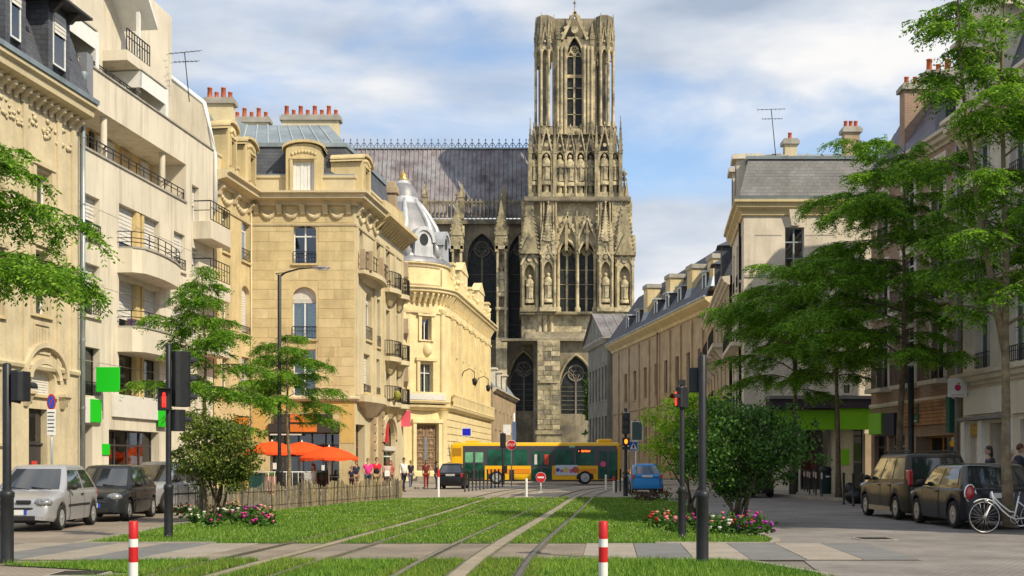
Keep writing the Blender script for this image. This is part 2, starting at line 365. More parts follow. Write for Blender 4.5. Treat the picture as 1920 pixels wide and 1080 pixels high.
def window(par, f, op, cols=2, tr=.0, blind=0., rail=0., curtain=0, fm=None, sill=True, rev=.22, d=0., gm=None, name='window', sm=None, bars=0, label=None):
    a, b, c, e = op[:4]; ar = op[4] if len(op) > 4 else None
    fm = fm or M_FRAME; g = f.mb(); w = .055; dd = d-rev; zt = e-(ar[0] if ar else 0)
    if b-a < .5: w = .035
    pts = None
    if ar:
        P = arch_pts(a, b, zt, e, ar[1]); k = (b-a-2*w)/(b-a)
        Q = [((a+b)/2+(p[0]-(a+b)/2)*k, zt+(p[1]-zt)*max(.3, (ar[0]-w)/ar[0])) for p in P]
        for i in range(len(P)-1):
            g.add([(P[i][0], dd+.05, P[i][1]), (P[i+1][0], dd+.05, P[i+1][1]), (Q[i+1][0], dd+.05, Q[i+1][1]), (Q[i][0], dd+.05, Q[i][1]),
                   (P[i][0], dd, P[i][1]), (P[i+1][0], dd, P[i+1][1]), (Q[i+1][0], dd, Q[i+1][1]), (Q[i][0], dd, Q[i][1])],
                  [(0, 1, 2, 3), (3, 2, 6, 7), (0, 4, 5, 1)])
    else: g.box(a+w, b-w, dd, dd+.05, e-w, e)
    g.box(a, a+w, dd, dd+.05, c, zt if ar else e); g.box(b-w, b, dd, dd+.05, c, zt if ar else e); g.box(a+w, b-w, dd, dd+.05, c, c+w)
    us = [a+w+(b-a-2*w)*i/cols for i in range(cols+1)]
    zb = [c+w, e-(0 if ar else w)]
    if tr: zb = [c+w, c+(e-c)*(1-tr), e-(0 if ar else w)]
    for u in us[1:-1]: g.box(u-w*.7, u+w*.7, dd+.001, dd+.062, c+w, e-(0 if not ar else .02)-(w if not ar else 0))
    if tr: g.box(a+w, b-w, dd+.002, dd+.058, zb[1]-w*.6, zb[1]+w*.6)
    for k in range(bars):
        z = zb[0]+(zb[1]-zb[0])*(k+1)/(bars+1); g.box(a+w, b-w, dd+.003, dd+.04, z-.015, z+.015)
    fr = g.build(name, fm, par)
    if label: fr['label'] = label
    for i in range(cols):
        for j in range(len(zb)-1):
            p = f.mb(); z0, z1 = zb[j], zb[j+1]
            if ar and j == len(zb)-2:
                A = [q for q in Q if us[i]-1e-6 <= q[0] <= us[i+1]+1e-6]
                if len(A) < 2: A = [(us[i], zt), (us[i+1], zt)]
                p.poly([(us[i], dd+.02, z0), (us[i+1], dd+.02, z0)]+[(q[0], dd+.02, q[1]) for q in A[::-1]])
            else: p.quad((us[i], dd+.02, z0), (us[i+1], dd+.02, z0), (us[i+1], dd+.02, z1), (us[i], dd+.02, z1))
            p.build('pane', gm or GLASS, fr, fix=False)
    if blind:
        zz = e-(e-c)*blind; q = f.mb(); n = max(3, int((e-zz)/.14)); lim = zt if ar else e-w
        if ar:
            q.poly([(x, dd+.07, z) for x, z in P]+[(b, dd+.07, zt-.001), (a, dd+.07, zt-.001)])
        for i in range(n):
            z0 = zz+(lim-zz)*i/n; z1 = zz+(lim-zz)*(i+1)/n
            q.quad((a+w*.4, dd+.085, z0), (b-w*.4, dd+.085, z0), (b-w*.4, dd+.068, z1), (a+w*.4, dd+.068, z1))
        q.build('roller_blind', M_BLIND, fr, fix=False)
    if curtain:
        for s0, s1 in (((a+w, a+(b-a)*.4), (a+(b-a)*.6, b-w)) if curtain == 1 else ((a+w, b-w),)):
            q = f.mb(); n = 10
            for i in range(n):
                u, v = s0+(s1-s0)*i/n, s0+(s1-s0)*(i+1)/n; k0 = dd-.12+.03*(i % 2); k1 = dd-.12+.03*((i+1) % 2)
                q.quad((u, k0, c), (v, k1, c), (v, k1, zt), (u, k0, zt))
            q.build('curtain', M_CURTAIN, fr, fix=False)
    if sill:
        q = f.mb(); q.box(a-.08, b+.08, dd+.05, d+.1, c-.1, c-.003); q.build('sill', sm or M_STONE_G, fr)
    if rail:
        q = f.mb(); railing(q, a, b, d+.03, c+.06, c+rail, max(4, int((b-a)/.16))); q.build('railing', M_IRON, fr)
    return fr
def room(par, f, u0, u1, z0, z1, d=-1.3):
    q = f.mb(); q.quad((u0, d, z0), (u1, d, z0), (u1, d, z1), (u0, d, z1)); q.build('room_backing', M_ROOM, par, fix=False)  # one dark backing sheet stands in for the shaded, unbuilt rooms
def moulding(mb, f, z, prof, a=0., b=None, d=0.):
    """a horizontal moulding along a facade: prof [(outward, up)] from the wall and back"""
    mb.sweep(f.plan(a, b, d), [(p, z+q) for p, q in prof])
CORNICE = [(-.05, 0), (.08, 0), (.14, .1), (.3, .16), (.34, .3), (.5, .34), (.52, .46), (-.05, .52)]
BAND = [(-.03, 0), (.09, .02), (.12, .12), (.09, .2), (-.03, .22)]
# ============================================================ ground, road, track bed
def lx(Y): return -20.78+.126*Y                     # line of the left house fronts
def sheet(name, pts, z, m, kind='structure'):
    b = MB(); b.poly([(x, y, z) for x, y in pts]); return b.build(name, m, fix=False, kind=kind)
M_GROUND = mat('asphalt', (.2, .185, .16), .9, var=.12, scale=.5, bump=.3, bscale=30, col2=(.15, .14, .125), fine=.25)
M_ROADL = brick_mat('tan_setts', (.29, .24, .195), (.265, .22, .178), (.21, .175, .145), .12, .1, .9, .35, .01, noise_amt=.34, axis='floor')
M_ROADR = brick_mat('dark_setts', (.26, .235, .22), (.225, .205, .195), (.165, .152, .145), .12, .1, .85, .4, .01, noise_amt=.34, axis='floor')
M_PAVE = mat('pavement_stone', (.32, .29, .245), .88, var=.12, scale=.8, bump=.25, bscale=18, fine=.2)
M_SOIL = mat('lawn_soil', (.045, .085, .014), .95, var=.3, scale=1.5, bump=.5, bscale=20, col2=(.03, .06, .01))
M_CONCT = mat('track_concrete', (.27, .225, .18), .88, var=.2, scale=.9, bump=.3, bscale=22, fine=.25, col2=(.2, .17, .14))
sheet('ground', [(-900, -60), (900, -60), (900, 3000), (-900, 3000)], -.02, M_GROUND)
sheet('road', [(-18, 3), (-4.6, 3), (-4.6, 17.6), (-7.8, 22.3), (-6.2, 47), (-5, 60), (-9, 60), (lx(56), 56), (lx(34), 34), (-17, 20)], -.008, M_ROADL)
sheet('road', [(4.2, 3), (17, 3), (16.6, 57), (12.4, 62), (9, 66), (6.9, 52), (4.9, 22.2), (4.2, 17)], -.008, M_ROADR)
# cross street beyond the lawn: paler, worn
M_CROSS = mat('worn_street', (.33, .285, .235), .85, var=.14, scale=.35, bump=.2, bscale=25, col2=(.26, .225, .19), fine=.15)
sheet('street', [(-60, 60.5), (-6, 60.5), (-5.2, 52), (7.2, 52), (9, 66), (70, 66), (70, 97), (-60, 97)], -.004, M_CROSS)
# raised pavements with kerbs
def slab(name, pts, h, m):
    b = MB(); b.prism(pts, 'z', -.02, h); return b.build(name, m, kind='structure', bevel=.015)
slab('pavement', [(lx(33)+3.1, 33), (lx(57)+1.9, 57), (-9.4, 58.2), (-7.0, 61), (-5.2, 73), (-7.2, 73), (-7.8, 61.6), (lx(61), 61.6), (lx(20), 20), (lx(20)+3.1, 20)], .12, M_PAVE)
slab('pavement', [(9.6, 60.5), (11.2, 57.5), (13.6, 43), (13.9, 34), (14.2, 12), (17.9, 12), (17.5, 47.8), (16.8, 57), (17, 62.3), (11.3, 62.3), (9.6, 66)], .12, M_PAVE)
slab('pavement', [(-9, 97), (-5, 96.2), (11, 96.2), (11, 240), (-9, 240)], .1, M_PAVE)

# --- tram tracks (two), each with two grooved rails and a power strip between
TR = [[(-.95, 10), (-.7, 16), (-.2, 22.5), (1.08, 35.5), (2.55, 51.3), (3.5, 60), (5.0, 70), (7.6, 80), (11, 87)],
      [(-4.15, 10), (-3.85, 16), (-3.25, 22.5), (-2.1, 35.5), (-1.0, 51.3), (-.3, 60), (.9, 70), (3.2, 80), (6.6, 88)]]
def smooth_line(P, n=4):
    out = []
    for i in range(len(P)-1):
        p0, p1, p2, p3 = (Vector((*P[max(0, min(len(P)-1, k))], 0)) for k in (i-1, i, i+1, i+2))
        for j in range(n):
            t = j/n; out.append(.5*((2*p1)+(p2-p0)*t+(2*p0-5*p1+4*p2-p3)*t*t+(3*p1-p0-3*p2+p3)*t**3))
    out.append(Vector((*P[-1], 0))); return [(v.x, v.y) for v in out]
TR = [smooth_line(t) for t in TR]
M_RAIL = mat('rail_steel', (.3, .27, .24), .35, .9, var=.2, scale=3)
M_GROOVE = mat('rail_groove', (.05, .045, .04), .8, var=.2)
M_APS = mat('power_strip', (.36, .3, .21), .45, .3, var=.15, scale=2, bump=.15)
M_RCONC = mat('rail_concrete', (.13, .12, .085), .9, var=.25, scale=2, bump=.3, col2=(.09, .1, .05), c2lo=.45, c2hi=.7)
for k, P in enumerate(TR):
    t = thing('tram_track', ('right-hand tram track with bright power strip running up to the crossing', 'left-hand tram track nearer the picket fence, sunk in the lawn')[k], 'tram track', (0, 0, 0))
    def strip(d0, d1, z0, z1, name, m):
        b = MB(); b.sweep(P, [(d0, z0), (d0, z1), (d1, z1), (d1, z0)]); return b.build(name, m, t)
    for s in (-1, 1):
        c = s*.79
        strip(c-.085, c+.085, -.05, .008, 'rail_bed', M_RCONC)
        strip(c-.035, c+.035, -.03, .022, 'rail', M_RAIL)
        strip(c-s*.04-.02, c-s*.04+.02, -.03, .0135, 'rail_groove', M_GROOVE)
    w_ = .11 if k == 0 else .075; strip(-w_, w_, -.05, .014, 'power_strip', M_APS)
    strip(-w_-.05, -w_-.004, -.05, .010, 'strip_edge', M_RCONC); strip(w_+.004, w_+.05, -.05, .010, 'strip_edge', M_RCONC)

# --- the paved crossing of pale and dark slabs
M_SLABL = mat('pale_slab', (.34, .3, .255), .85, var=.12, scale=1.1, bump=.2, bscale=20, fine=.2)
M_SLABD = mat('dark_slab', (.19, .19, .195), .85, var=.12, scale=1.1, bump=.2, bscale=20, fine=.2)
cross = sheet('crossing_path', [(-11, 18.5), (6.2, 18.5), (5.5, 22.35), (-9.0, 22.35)], .0, M_CONCT)
def slab_at(x0, x1, y0, y1, m, sk):
    b = MB(); g = .008; h = .012+random.uniform(-.002, .002); e = random.uniform(-.05, .05)*0
    b.prism([(x0+sk*(y0-18.5)+g, y0+g), (x1+sk*(y0-18.5)-g, y0+g), (x1+sk*(y1-18.5)-g, y1-g), (x0+sk*(y1-18.5)+g, y1-g)], 'z', -.01, h)
    b.build('paving_slab', m, cross, fix=False)
for i in range(-14, 5):
    X = 1.2+.85*i+.7
    if -4.9 < X < .35: continue
    y = 18.55
    for j, dy in enumerate((1.3, 1.3, 1.15)):
        slab_at(X, X+.85, y, y+dy, M_SLABD if i % 2 == 0 else M_SLABL, .08)
        y += dy
def kerb(pts, m=None):
    P = [Vector(p) for p in pts]
    for a, c in zip(P, P[1:]):
        n = max(1, int((c-a).length/1.0)); d = (c-a)/n; u = d.normalized(); w = Vector((u.y, -u.x))*.07
        for k in range(n):
            p, q = a+d*k+u*.006, a+d*(k+1)-u*.006; h = .028+random.uniform(-.004, .004)
            b = MB(); b.prism([tuple(p-w), tuple(q-w), tuple(q+w), tuple(p+w)], 'z', -.02, h); b.build('kerbstone', M_KERB, KERB)
M_KERB = mat('kerbstone', (.33, .3, .26), .85, var=.2, scale=2.5, bump=.2, fine=.2)
b = MB(); b.prism([(-8.0, 22.28), (-7.9, 22.28), (-7.9, 22.42), (-8.0, 22.42)], 'z', -.02, .02); KERB = b.build('kerb', M_KERB, kind='structure')
kerb([(-7.7, 22.34), (-5.4, 22.34)]); kerb([(2.6, 22.34), (4.75, 22.34), (5.05, 23.4), (5.4, 30), (6.2, 44), (6.1, 50)]); kerb([(-7.9, 22.4), (-8.0, 30)]); kerb([(2.4, 18.42), (3.15, 18.42), (3.6, 17.9), (4.1, 16)])
# manhole, drain and worn patches in the road
def drain(x, y, lab):
    p = gp(x, y); t = thing('drain_cover', lab, 'drain cover', p)
    b = MB(); b.box(-.36, .36, -.36, .36, -.02, .004); b.build('rim', M_CONC, t)
    for i in range(6):
        b = MB(); b.box(-.3, .3, -.28+i*.1, -.22+i*.1, -.01, .010); b.build('bar', M_IRON, t)
drain(150, 1075, 'square iron drain cover in the strip of grass near the left signal post')
drain(1640, 1010, 'square iron drain cover in the dark road by the parked cars')

M_STONE_N = mat('pale_honey_stone', (.62, .53, .36), .85, var=.12, scale=.9, bump=.25, bscale=14, streak=.26, fine=.12)
# ============================================================ LEFT: stone house with slate mansard (nearest)
f = Fac((lx(33), 33), (lx(43.3), 43.3)); FL1 = f
h = bld('stone_house', 'ornate honey stone house with black slate mansard at the left edge', 'house', f, 6)
UE = f.len
ops = []; wins = []
def addw(x0, x1, yt, yb, ar=None, **k):
    o = f.r(x0, x1, yt, yb)+([ar] if ar else []); ops.append(o); wins.append((o, k)); return o
addw(63, 91, 465, 587, cols=2, tr=.25, curtain=1, rev=.3)
addw(65, 93, 315, 382, cols=2, tr=.25, curtain=1, rev=.3)
w0 = addw(60, 103, 688, 738, (.35, 'seg'), cols=1, blind=.98, rev=.3)
addw(-20, 3, 465, 587, cols=2, curtain=1, rev=.3); addw(-20, 3, 315, 382, cols=2, rev=.3)
ud = f.r(54, 89, 765, 893); ud[2] = .15; ops.append(ud)
ug = f.r(-18, 5, 690, 830); ops.append(ug); wins.append((ug, dict(cols=1, blind=.97)))
b = f.mb(); wall(b, 0, UE, 0, 14.05, ops, .32); b.quad((UE, 0, 0), (UE, -8, 0), (UE, -8, 14), (UE, 0, 14)); b.build('wall', M_STONE_N, h)
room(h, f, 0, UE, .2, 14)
for o, k in wins: window(h, f, o, **k)
b = f.mb(); b.box(ud[0]+.04, ud[1]-.04, -.3, -.22, .16, ud[3]-.02); b.box(ud[0], ud[1], -.32, -.16, ud[2]+(ud[3]-ud[2])*.62, ud[2]+(ud[3]-ud[2])*.64); d_ = b.build('door', M_DFRAME, h)
b = f.mb(); b.quad((ud[0]+.15, -.215, ud[2]+(ud[3]-ud[2])*.66), (ud[1]-.15, -.215, ud[2]+(ud[3]-ud[2])*.66), (ud[1]-.15, -.215, ud[3]-.15), (ud[0]+.15, -.215, ud[3]-.15)); b.build('fanlight', GLASS, d_, fix=False)
b = f.mb(); b.box(ud[0]+.55, ud[0]+.9, -.215, -.2, 1.3, 1.55); b.build('notice', mat('red_notice', (.6, .05, .04), .5, var=0), d_)
# surrounds, pilaster strips, panels, sills and arches carved in the stone
b = f.mb()
for o in (ops[0], ops[1], ops[3], ops[4]):
    b.box(o[0]-.22, o[0]-.02, 0, .09, o[2]-.1, o[3]+.12); b.box(o[1]+.02, o[1]+.22, 0, .09, o[2]-.1, o[3]+.12); b.box(o[0]-.28, o[1]+.28, 0, .14, o[3]+.12, o[3]+.3)
for u in (ops[0][0]-.75, ops[0][1]+.5, UE-.55):
    b.box(u, u+.28, 0, .08, 4.6, 13.5)
b.build('window_surround', M_STONE_N, h)
for zc in (ops[1][2]-1.5, ops[0][2]-1.3):
    b = f.mb(); a_, c_ = ops[0][0]-.05, ops[0][1]+.05
    for (x0, x1, z0, z1) in ((a_, c_, zc, zc+.07), (a_, c_, zc+.95, zc+1.02), (a_, a_+.07, zc+.07, zc+.95), (c_-.07, c_, zc+.07, zc+.95)): b.box(x0, x1, 0, .05, z0, z1)
    for q in range(4): b.box(a_+.2+q*.2, a_+.3+q*.2, 0, .04, zc+.15, zc+.85)
    b.build('carved_panel', M_STONE_N, h)
def arch_band(f, a, bb, z, rise, w, dd, m, par, n=10, name='arch_surround', ):
    g = f.mb(); P = arch_pts(a, bb, z, z+rise, 'seg', n); Q = arch_pts(a-w, bb+w, z, z+rise+w, 'seg', n)
    for i in range(len(P)-1):
        g.add([(P[i][0], 0, P[i][1]), (P[i+1][0], 0, P[i+1][1]), (Q[i+1][0], 0, Q[i+1][1]), (Q[i][0], 0, Q[i][1]),
               (P[i][0], dd, P[i][1]), (P[i+1][0], dd, P[i+1][1]), (Q[i+1][0], dd, Q[i+1][1]), (Q[i][0], dd, Q[i][1])], [(4, 5, 6, 7), (0, 1, 5, 4), (2, 3, 7, 6)])
    return g.build(name, m, par)
zt = w0[3]-.35
arch_band(f, w0[0]-.12, w0[1]+.12, zt, .5, .2, .12, M_STONE_N, h); arch_band(f, w0[0]-.5, w0[1]+.55, zt+.1, .95, .16, .18, M_STONE_N, h)
for u in (w0[0]-.45, w0[1]+.45):
    b = f.mb(); b.frus(u-.1, u+.1, 0, .08, zt-.95, u-.22, u+.22, 0, .26, zt-.55); b.box(u-.26, u+.26, 0, .3, zt-.549, zt-.45); b.build('corbel', M_STONE_N, h)
moulding(b := MB(), f, 4.55, BAND); b.build('band_course', M_STONE_N, h)
b = MB(); moulding(b, f, 13.35, [(-.02, 0), (.12, .0), (.16, .16), (.6, .3), (.62, .52), (.74, .58), (.74, .7), (-.02, .78)]); co = b.build('cornice', M_STONE_L, h)
n = int(UE/.45)
for i in range(n):
    u = .15+i*.45; b = f.mb(); b.prism([(.05, 13.12), (.1, 13.12), (.16, 13.26), (.36, 13.38), (.38, 13.5), (.05, 13.5)], 'u', u, u+.15); b.build('bracket', M_STONE_N, co)
b = MB(); b.sweep(f.plan(0, UE, .74), [(-.16, 14.07), (.06, 14.07), (.08, 14.22), (-.16, 14.22)]); b.build('gutter', M_ZINC, h)
# mansard
b = f.mb(); r_ = random.Random(9)
for k in range(90): c = f.T(r_.uniform(.3, UE-.2), .03, r_.uniform(12.35, 12.95)); g = r_.uniform(.05, .1); b.t = None; b.ball(c, g*.6, g*1.6, g, 6, 4)
b.build('carved_frieze', M_STONE_N, h)['kind'] = 'stuff'
b = f.mb(); b.frus(0, UE, -9, .55, 14.13, 0, UE, -8, -.9, 18.4); b.frus(0, UE, -8, -.9, 18.402, 1, UE-1, -6, -3.5, 20); b.build('roof', M_SLATE, h)
def dormer_black(u0, u1, z0, z1):
    b = f.mb(); b.box(u0-.3, u0-.02, -1.2, .62, z0-.3, z1); b.box(u1+.02, u1+.3, -1.2, .62, z0-.3, z1); b.box(u0-.3, u1+.3, -1.2, .6, z1, z1+.3); d_ = b.build('dormer', M_SLATE, h)
    b = f.mb(); b.frus(u0-.75, u1+.75, -1.5, 1.15, z1+.3, u0+.1, u1-.1, -1.3, .1, z1+.95); b.box(u0-.8, u1+.8, -1.5, 1.2, z1+.22, z1+.298); b.build('dormer_roof', mat('black_slate_trim', (.045, .045, .052), .6, var=.2), d_)
    window(h, f, [u0, u1, z0, z1], cols=1, blind=.4, rev=.02, d=.6, sill=False)
    for s in (u0-.15, u1+.15):
        b = f.mb(); b.prism([(.6, z1-.1), (.75, z1-.1), (1.05, z1+.2), (.6, z1+.2)], 'u', s-.09, s+.09); b.build('bracket', M_DFRAME, d_)
o = f.r(66, 90, 78, 150); dormer_black(o[0], o[1], 14.6, 16.35)
o = f.r(-16, 4, 30, 130); dormer_black(o[0], o[1], 14.6, 16.35)
# downpipe between the two houses
b = MB(); p = f.T(UE+.12, .14, 0); b.tube([(p[0], p[1], .1), (p[0], p[1], 15.1)], .075, 8)
for z in np.arange(1, 14, 2.4): b.lathe([(.09, 0), (.09, .08)], (p[0], p[1], z), 8)
b.lathe([(.08, 0), (.18, .25), (.18, .4)], (p[0], p[1], 14.9), 8)
tag(b.build('downpipe', M_ZINC, loc=(p[0], p[1], 0)), 'grey drainpipe with hopper running down between the two left houses', 'drainpipe')

# ============================================================ LEFT: cream modern apartment block
f = Fac((lx(43.35), 43.35), (lx(56.2), 56.2)); FM = f
h = bld('apartment_block', 'cream modern apartment block with curved balconies and green blank signs', 'building', f)
UE = f.len; ops = []; wins = []; M_OCH = mat('ochre_reveal', (.6, .46, .22), .85, var=.08)
for (yt, yb, bl) in ((360, 441, .55), (490, 588, .6)): addw(157, 187, yt, yb, cols=1, blind=bl, rail=.55, rev=.3, sm=M_REND)
addw(155, 187, 648, 740, cols=1, rail=.5, rev=.3, fm=M_DFRAME, sill=False)
BAL = []
for (yt, yb, bl) in ((380, 470, 1), (522, 618, 1), (662, 742, 0)):
    o = f.r(223, 299, yt, yb); ops.append(o); BAL.append((o, bl))
for yt, yb in ((432, 502), (575, 640), (690, 745)): addw(326, 347, yt, yb, cols=1, blind=.75 if yt < 650 else 0, rev=.25, rail=.5, sm=M_REND)
for yt, yb in ((345, 415), (463, 520), (585, 650)): addw(360, 373, yt, yb, cols=1, blind=.5, rev=.3, sill=False)
lg = [f.uz(158, 200)[0]-.3, f.uz(349, 300)[0], 12.8, 14.4, None, 1.5]; ops.append(lg)
og = f.r(204, 298, 805, 900); og[2] = .45; og.append(None); og.append(.4); ops.append(og)
od = f.r(151, 173, 795, 900); od[2] = .15; od.append(None); od.append(.5); ops.append(od)
b = f.mb(); wall(b, 0, UE, 0, 15.8, ops, .32); b.quad((0, 0, 14), (0, -1.6, 14), (0, -1.6, 15.8), (0, 0, 15.8)); b.box(0, UE, -.2, -.002, 15.78, 15.8); wl = b.build('wall', M_REND, h)
room(h, f, 0, UE, .2, 12.7); b = f.mb(); b.quad((0, -1.3, 11.5), (0, -9, 11.5), (0, -9, 15.7), (0, -1.3, 15.7)); b.build('side_wall', M_CONC, h)
for o, k in wins: window(h, f, o, **k)
b = f.mb(); b.box(0, UE, -.02, .06, 15.8, 15.86); b.box(lg[0], lg[1], -.05, .06, 12.72, 12.8); b.build('coping', M_CONC, h)
for z in (5.15, 7.95, 10.75):                       # joints of the render panels
    b = f.mb(); b.box(0, UE, -.001, .006, z, z+.02); b.build('panel_joint', M_CONC, h)
# loggia: back wall, columns, shutters, railing
b = f.mb(); b.quad((lg[0], -1.49, lg[2]), (lg[1], -1.49, lg[2]), (lg[1], -1.49, lg[3]), (lg[0], -1.49, lg[3])); b.build('loggia_wall', M_OCH, h, fix=False)
L_ = lg[1]-lg[0]
for (a_, c_, m_) in ((.02, .13, M_BLIND), (.2, .29, M_BLIND), (.38, .41, M_CGLASS), (.44, .59, M_BLIND), (.66, .76, mat('wood_shutter', (.5, .36, .2), .7)), (.86, .93, M_BLIND)):
    b = f.mb(); b.box(lg[0]+L_*a_, lg[0]+L_*c_, -1.48, -1.4, lg[2], lg[3]-.12); b.build('shutter', m_, h)
for k in (.235, .79):
    b = f.mb(); u = lg[0]+L_*k; c = f.T(u, -.22, 0); b.t = None; b.lathe([(.13, lg[2]), (.13, lg[3])], (c[0], c[1], 0), 12); b.build('column', M_REND, h)
b = f.mb(); railing(b, lg[0]+.05, lg[1]-.05, -.08, lg[2], lg[2]+.5, 14, .018); b.build('railing', M_IRON, h)
# paired windows and curved balconies
for i, (o, bl) in enumerate(BAL):
    a_, c_ = o[0], o[1]; um = a_+(c_-a_)*.44
    b = f.mb(); b.box(um, um+.34, -.3, -.04, o[2], o[3]); b.box(um+.5, um+.72, -.3, -.04, o[2], o[3]); b.build('pier', M_OCH, h)
    window(h, f, [a_, um, o[2], o[3]], cols=1, blind=.75*bl, rev=.3, sill=False, fm=M_FRAME if bl else M_DFRAME)
    window(h, f, [um+.72, c_, o[2], o[3]], cols=1, blind=.85*bl, rev=.3, sill=False, fm=M_FRAME if bl else M_DFRAME)
    if not bl:
        b = f.mb(); railing(b, a_, um, .03, o[2]+.05, o[2]+.5, 5); railing(b, um+.72, c_, .03, o[2]+.05, o[2]+.5, 5); b.build('railing', M_IRON, h); continue
    z = o[2]; ua, ub = a_-.15, c_+.75; P = []
    for k in range(13):
        t = k/12; P.append((ua+(ub-ua)*t, .62+.38*math.sin(PI*(t*.75+.25))*(1 if t < .9 else .9) if 0 < t < 1 else .6))
    P = [(ua, .0)]+P+[(ub, .0)]
    b = f.mb(); n = len(P)
    b.prism_ = None
    vs = [(u, d, z-.85) for u, d in P]+[(u, d, z+.06) for u, d in P]
    vs = [(u, d*.93, z-.95) if False else (u, d, zz) for u, d, zz in vs]
    b.add(vs, [tuple(range(n-1, -1, -1)), tuple(range(n, 2*n))]+[(k, (k+1) % n, n+(k+1) % n, n+k) for k in range(n)])
    bo = b.build('balcony', M_REND, h)
    b = f.mb(); Q = [(u+.0, d+.05) for u, d in P]; b.add([(u, d, z+.062) for u, d in Q]+[(u, d, z+.13) for u, d in Q], [tuple(range(n-1, -1, -1)), tuple(range(n, 2*n))]+[(k, (k+1) % n, n+(k+1) % n, n+k) for k in range(n)]); b.build('coping', M_CONC, bo)
    b = f.mb()
    W3 = [f.T(u, d-.04, 0) for u, d in P]
    b.t = None
    for zz in (z+.3, z+.46, z+.7): b.tube([(p[0], p[1], zz) for p in W3], .018, 5, False)
    for k in range(1, n-1, 2): b.tube([(W3[k][0], W3[k][1], z+.12), (W3[k][0], W3[k][1], z+.7)], .02, 5, False)
    b.build('railing', M_IRON, bo)
    if i == 1:
        b = f.mb(); b.box(a_+.05, um-.2, .3, .5, z+.13, z+.42); b.build('planter', mat('mauve_planter', (.12, .07, .14), .7), bo)
# end balconies beside the corner house
for yt in (412, 520, 628):
    a_, zz = f.uz(362, yt); b = f.mb(); b.box(a_, UE-.02, 0, .85, zz-.85, zz-.05); bo = b.build('balcony', M_REND, h, bevel=.02)
    b = f.mb(); railing(b, a_, UE-.02, .8, zz, zz+.85, 7, .016); b.box(a_, a_+.03, .02, .8, zz+.8, zz+.85); b.box(a_, a_+.03, .02, .8, zz+.4, zz+.43); b.build('railing', M_IRON, bo)
# ground floor: shop glazing, blank fascias, green boards
window(h, f, og[:4], cols=4, tr=.25, rev=.38, fm=M_DFRAME, sill=False, gm=SHOPGLASS, name='shop_window')
window(h, f, od[:4], cols=1, tr=.25, rev=.48, fm=M_DFRAME, sill=False, gm=SHOPGLASS, name='shop_door')
b = f.mb(); u_ = og[0]+(og[1]-og[0])*.45
b.prism([(u_, .6), (u_+2.2, .6), (u_+2.2, 1.75), (u_+1.3, 2.1), (u_, 1.4)], 'd', -.6, -.57); b.build('poster', mat('orange_poster', (.75, .16, .03), .6, var=.1), h)
b = f.mb(); b.box(og[0]+.6, og[0]+1.5, -.7, -.6, .3, 2.4); b.build('inner_door', mat('grey_brown_door', (.16, .13, .12), .7), h)
M_GREEN = mat('flat_green_board', (.004, .5, .008), .55, var=0)
def sign_box(x0, x1, yt, yb, m, name, lab=None, d0=.0, d1=.1):
    o = f.r(x0, x1, yt, yb); b = f.mb(); b.box(o[0], o[1], d0, d1, o[2], o[3]); q = b.build(name, m, h, bevel=.008)
    if lab: q['label'] = lab
M_FASC = mat('blank_fascia', (.66, .64, .6), .5, var=.05)
sign_box(209, 303, 738, 781, M_FASC, 'fascia', None, .002, .12); sign_box(152, 187, 745, 792, M_FASC, 'fascia', None, .002, .1)
sign_box(164, 183, 748, 791, M_GREEN, 'sign_board', 'narrow green board on the small white fascia', .1, .16); sign_box(291, 308, 760, 800, M_GREEN, 'sign_board', 'green board at the end of the long white fascia', .12, .18)
sign_box(191, 204, 832, 853, M_GREEN, 'sign_board', 'small green board on the pier between door and shop window', .0, .05)
# square green board hangs out from the wall
p = f.T(f.uz(171, 711)[0]+.2, .0, 0); zc = f.uz(171, 711)[1]
b = MB(); b.box(p[0]+.1, p[0]+.94, p[1]-.06, p[1]+.06, zc-.45, zc+.45); q = b.build('projecting_sign', M_GREEN, h, bevel=.01); q['label'] = 'square plain green sign sticking out over the pavement'
# set-back top storeys
b = f.mb(); b.quad((0, -1.4, 14.6), (UE-1.4, -1.4, 14.6), (UE-1.4, -1.4, 21.5), (0, -1.4, 21.5)); b.quad((0, -1.4, 15), (0, -9, 15), (0, -9, 21.5), (0, -1.4, 21.5)); b.quad((UE-1.4, -1.4, 15), (UE-1.4, -9, 15), (UE-1.4, -9, 18.9), (UE-1.4, -1.4, 18.9))
b.box(0, UE-1.5, -1.3, -.2, 15.1, 15.2); b.build('attic_wall', M_REND, h)
for (x0, x1, yt, yb) in ((117, 186, 8, 44), (268, 316, 132, 163)):        # boxed balconies of the top flats
    a_, z1 = f.uz(x0, yt); z0 = f.uz(x0, yb)[1]; c_ = f.uz(x1, yt)[0]
    b = f.mb(); b.box(a_, a_+.12, -1.4, -.1, z0, z1); b.box(a_, c_, -.12, -.1, z0+.02, z1); b.build('balcony_panel', M_WHITE, h)
    b = f.mb(); b.box(c_-.1, c_+.15, -1.4, -.08, 15.3, z1+.02); b.build('party_screen', M_WHITE, h)
    b = f.mb(); b.box(a_-.02, c_, -1.4, -.06, z1+.021, z1+.07); b.build('coping', M_CONC, h)
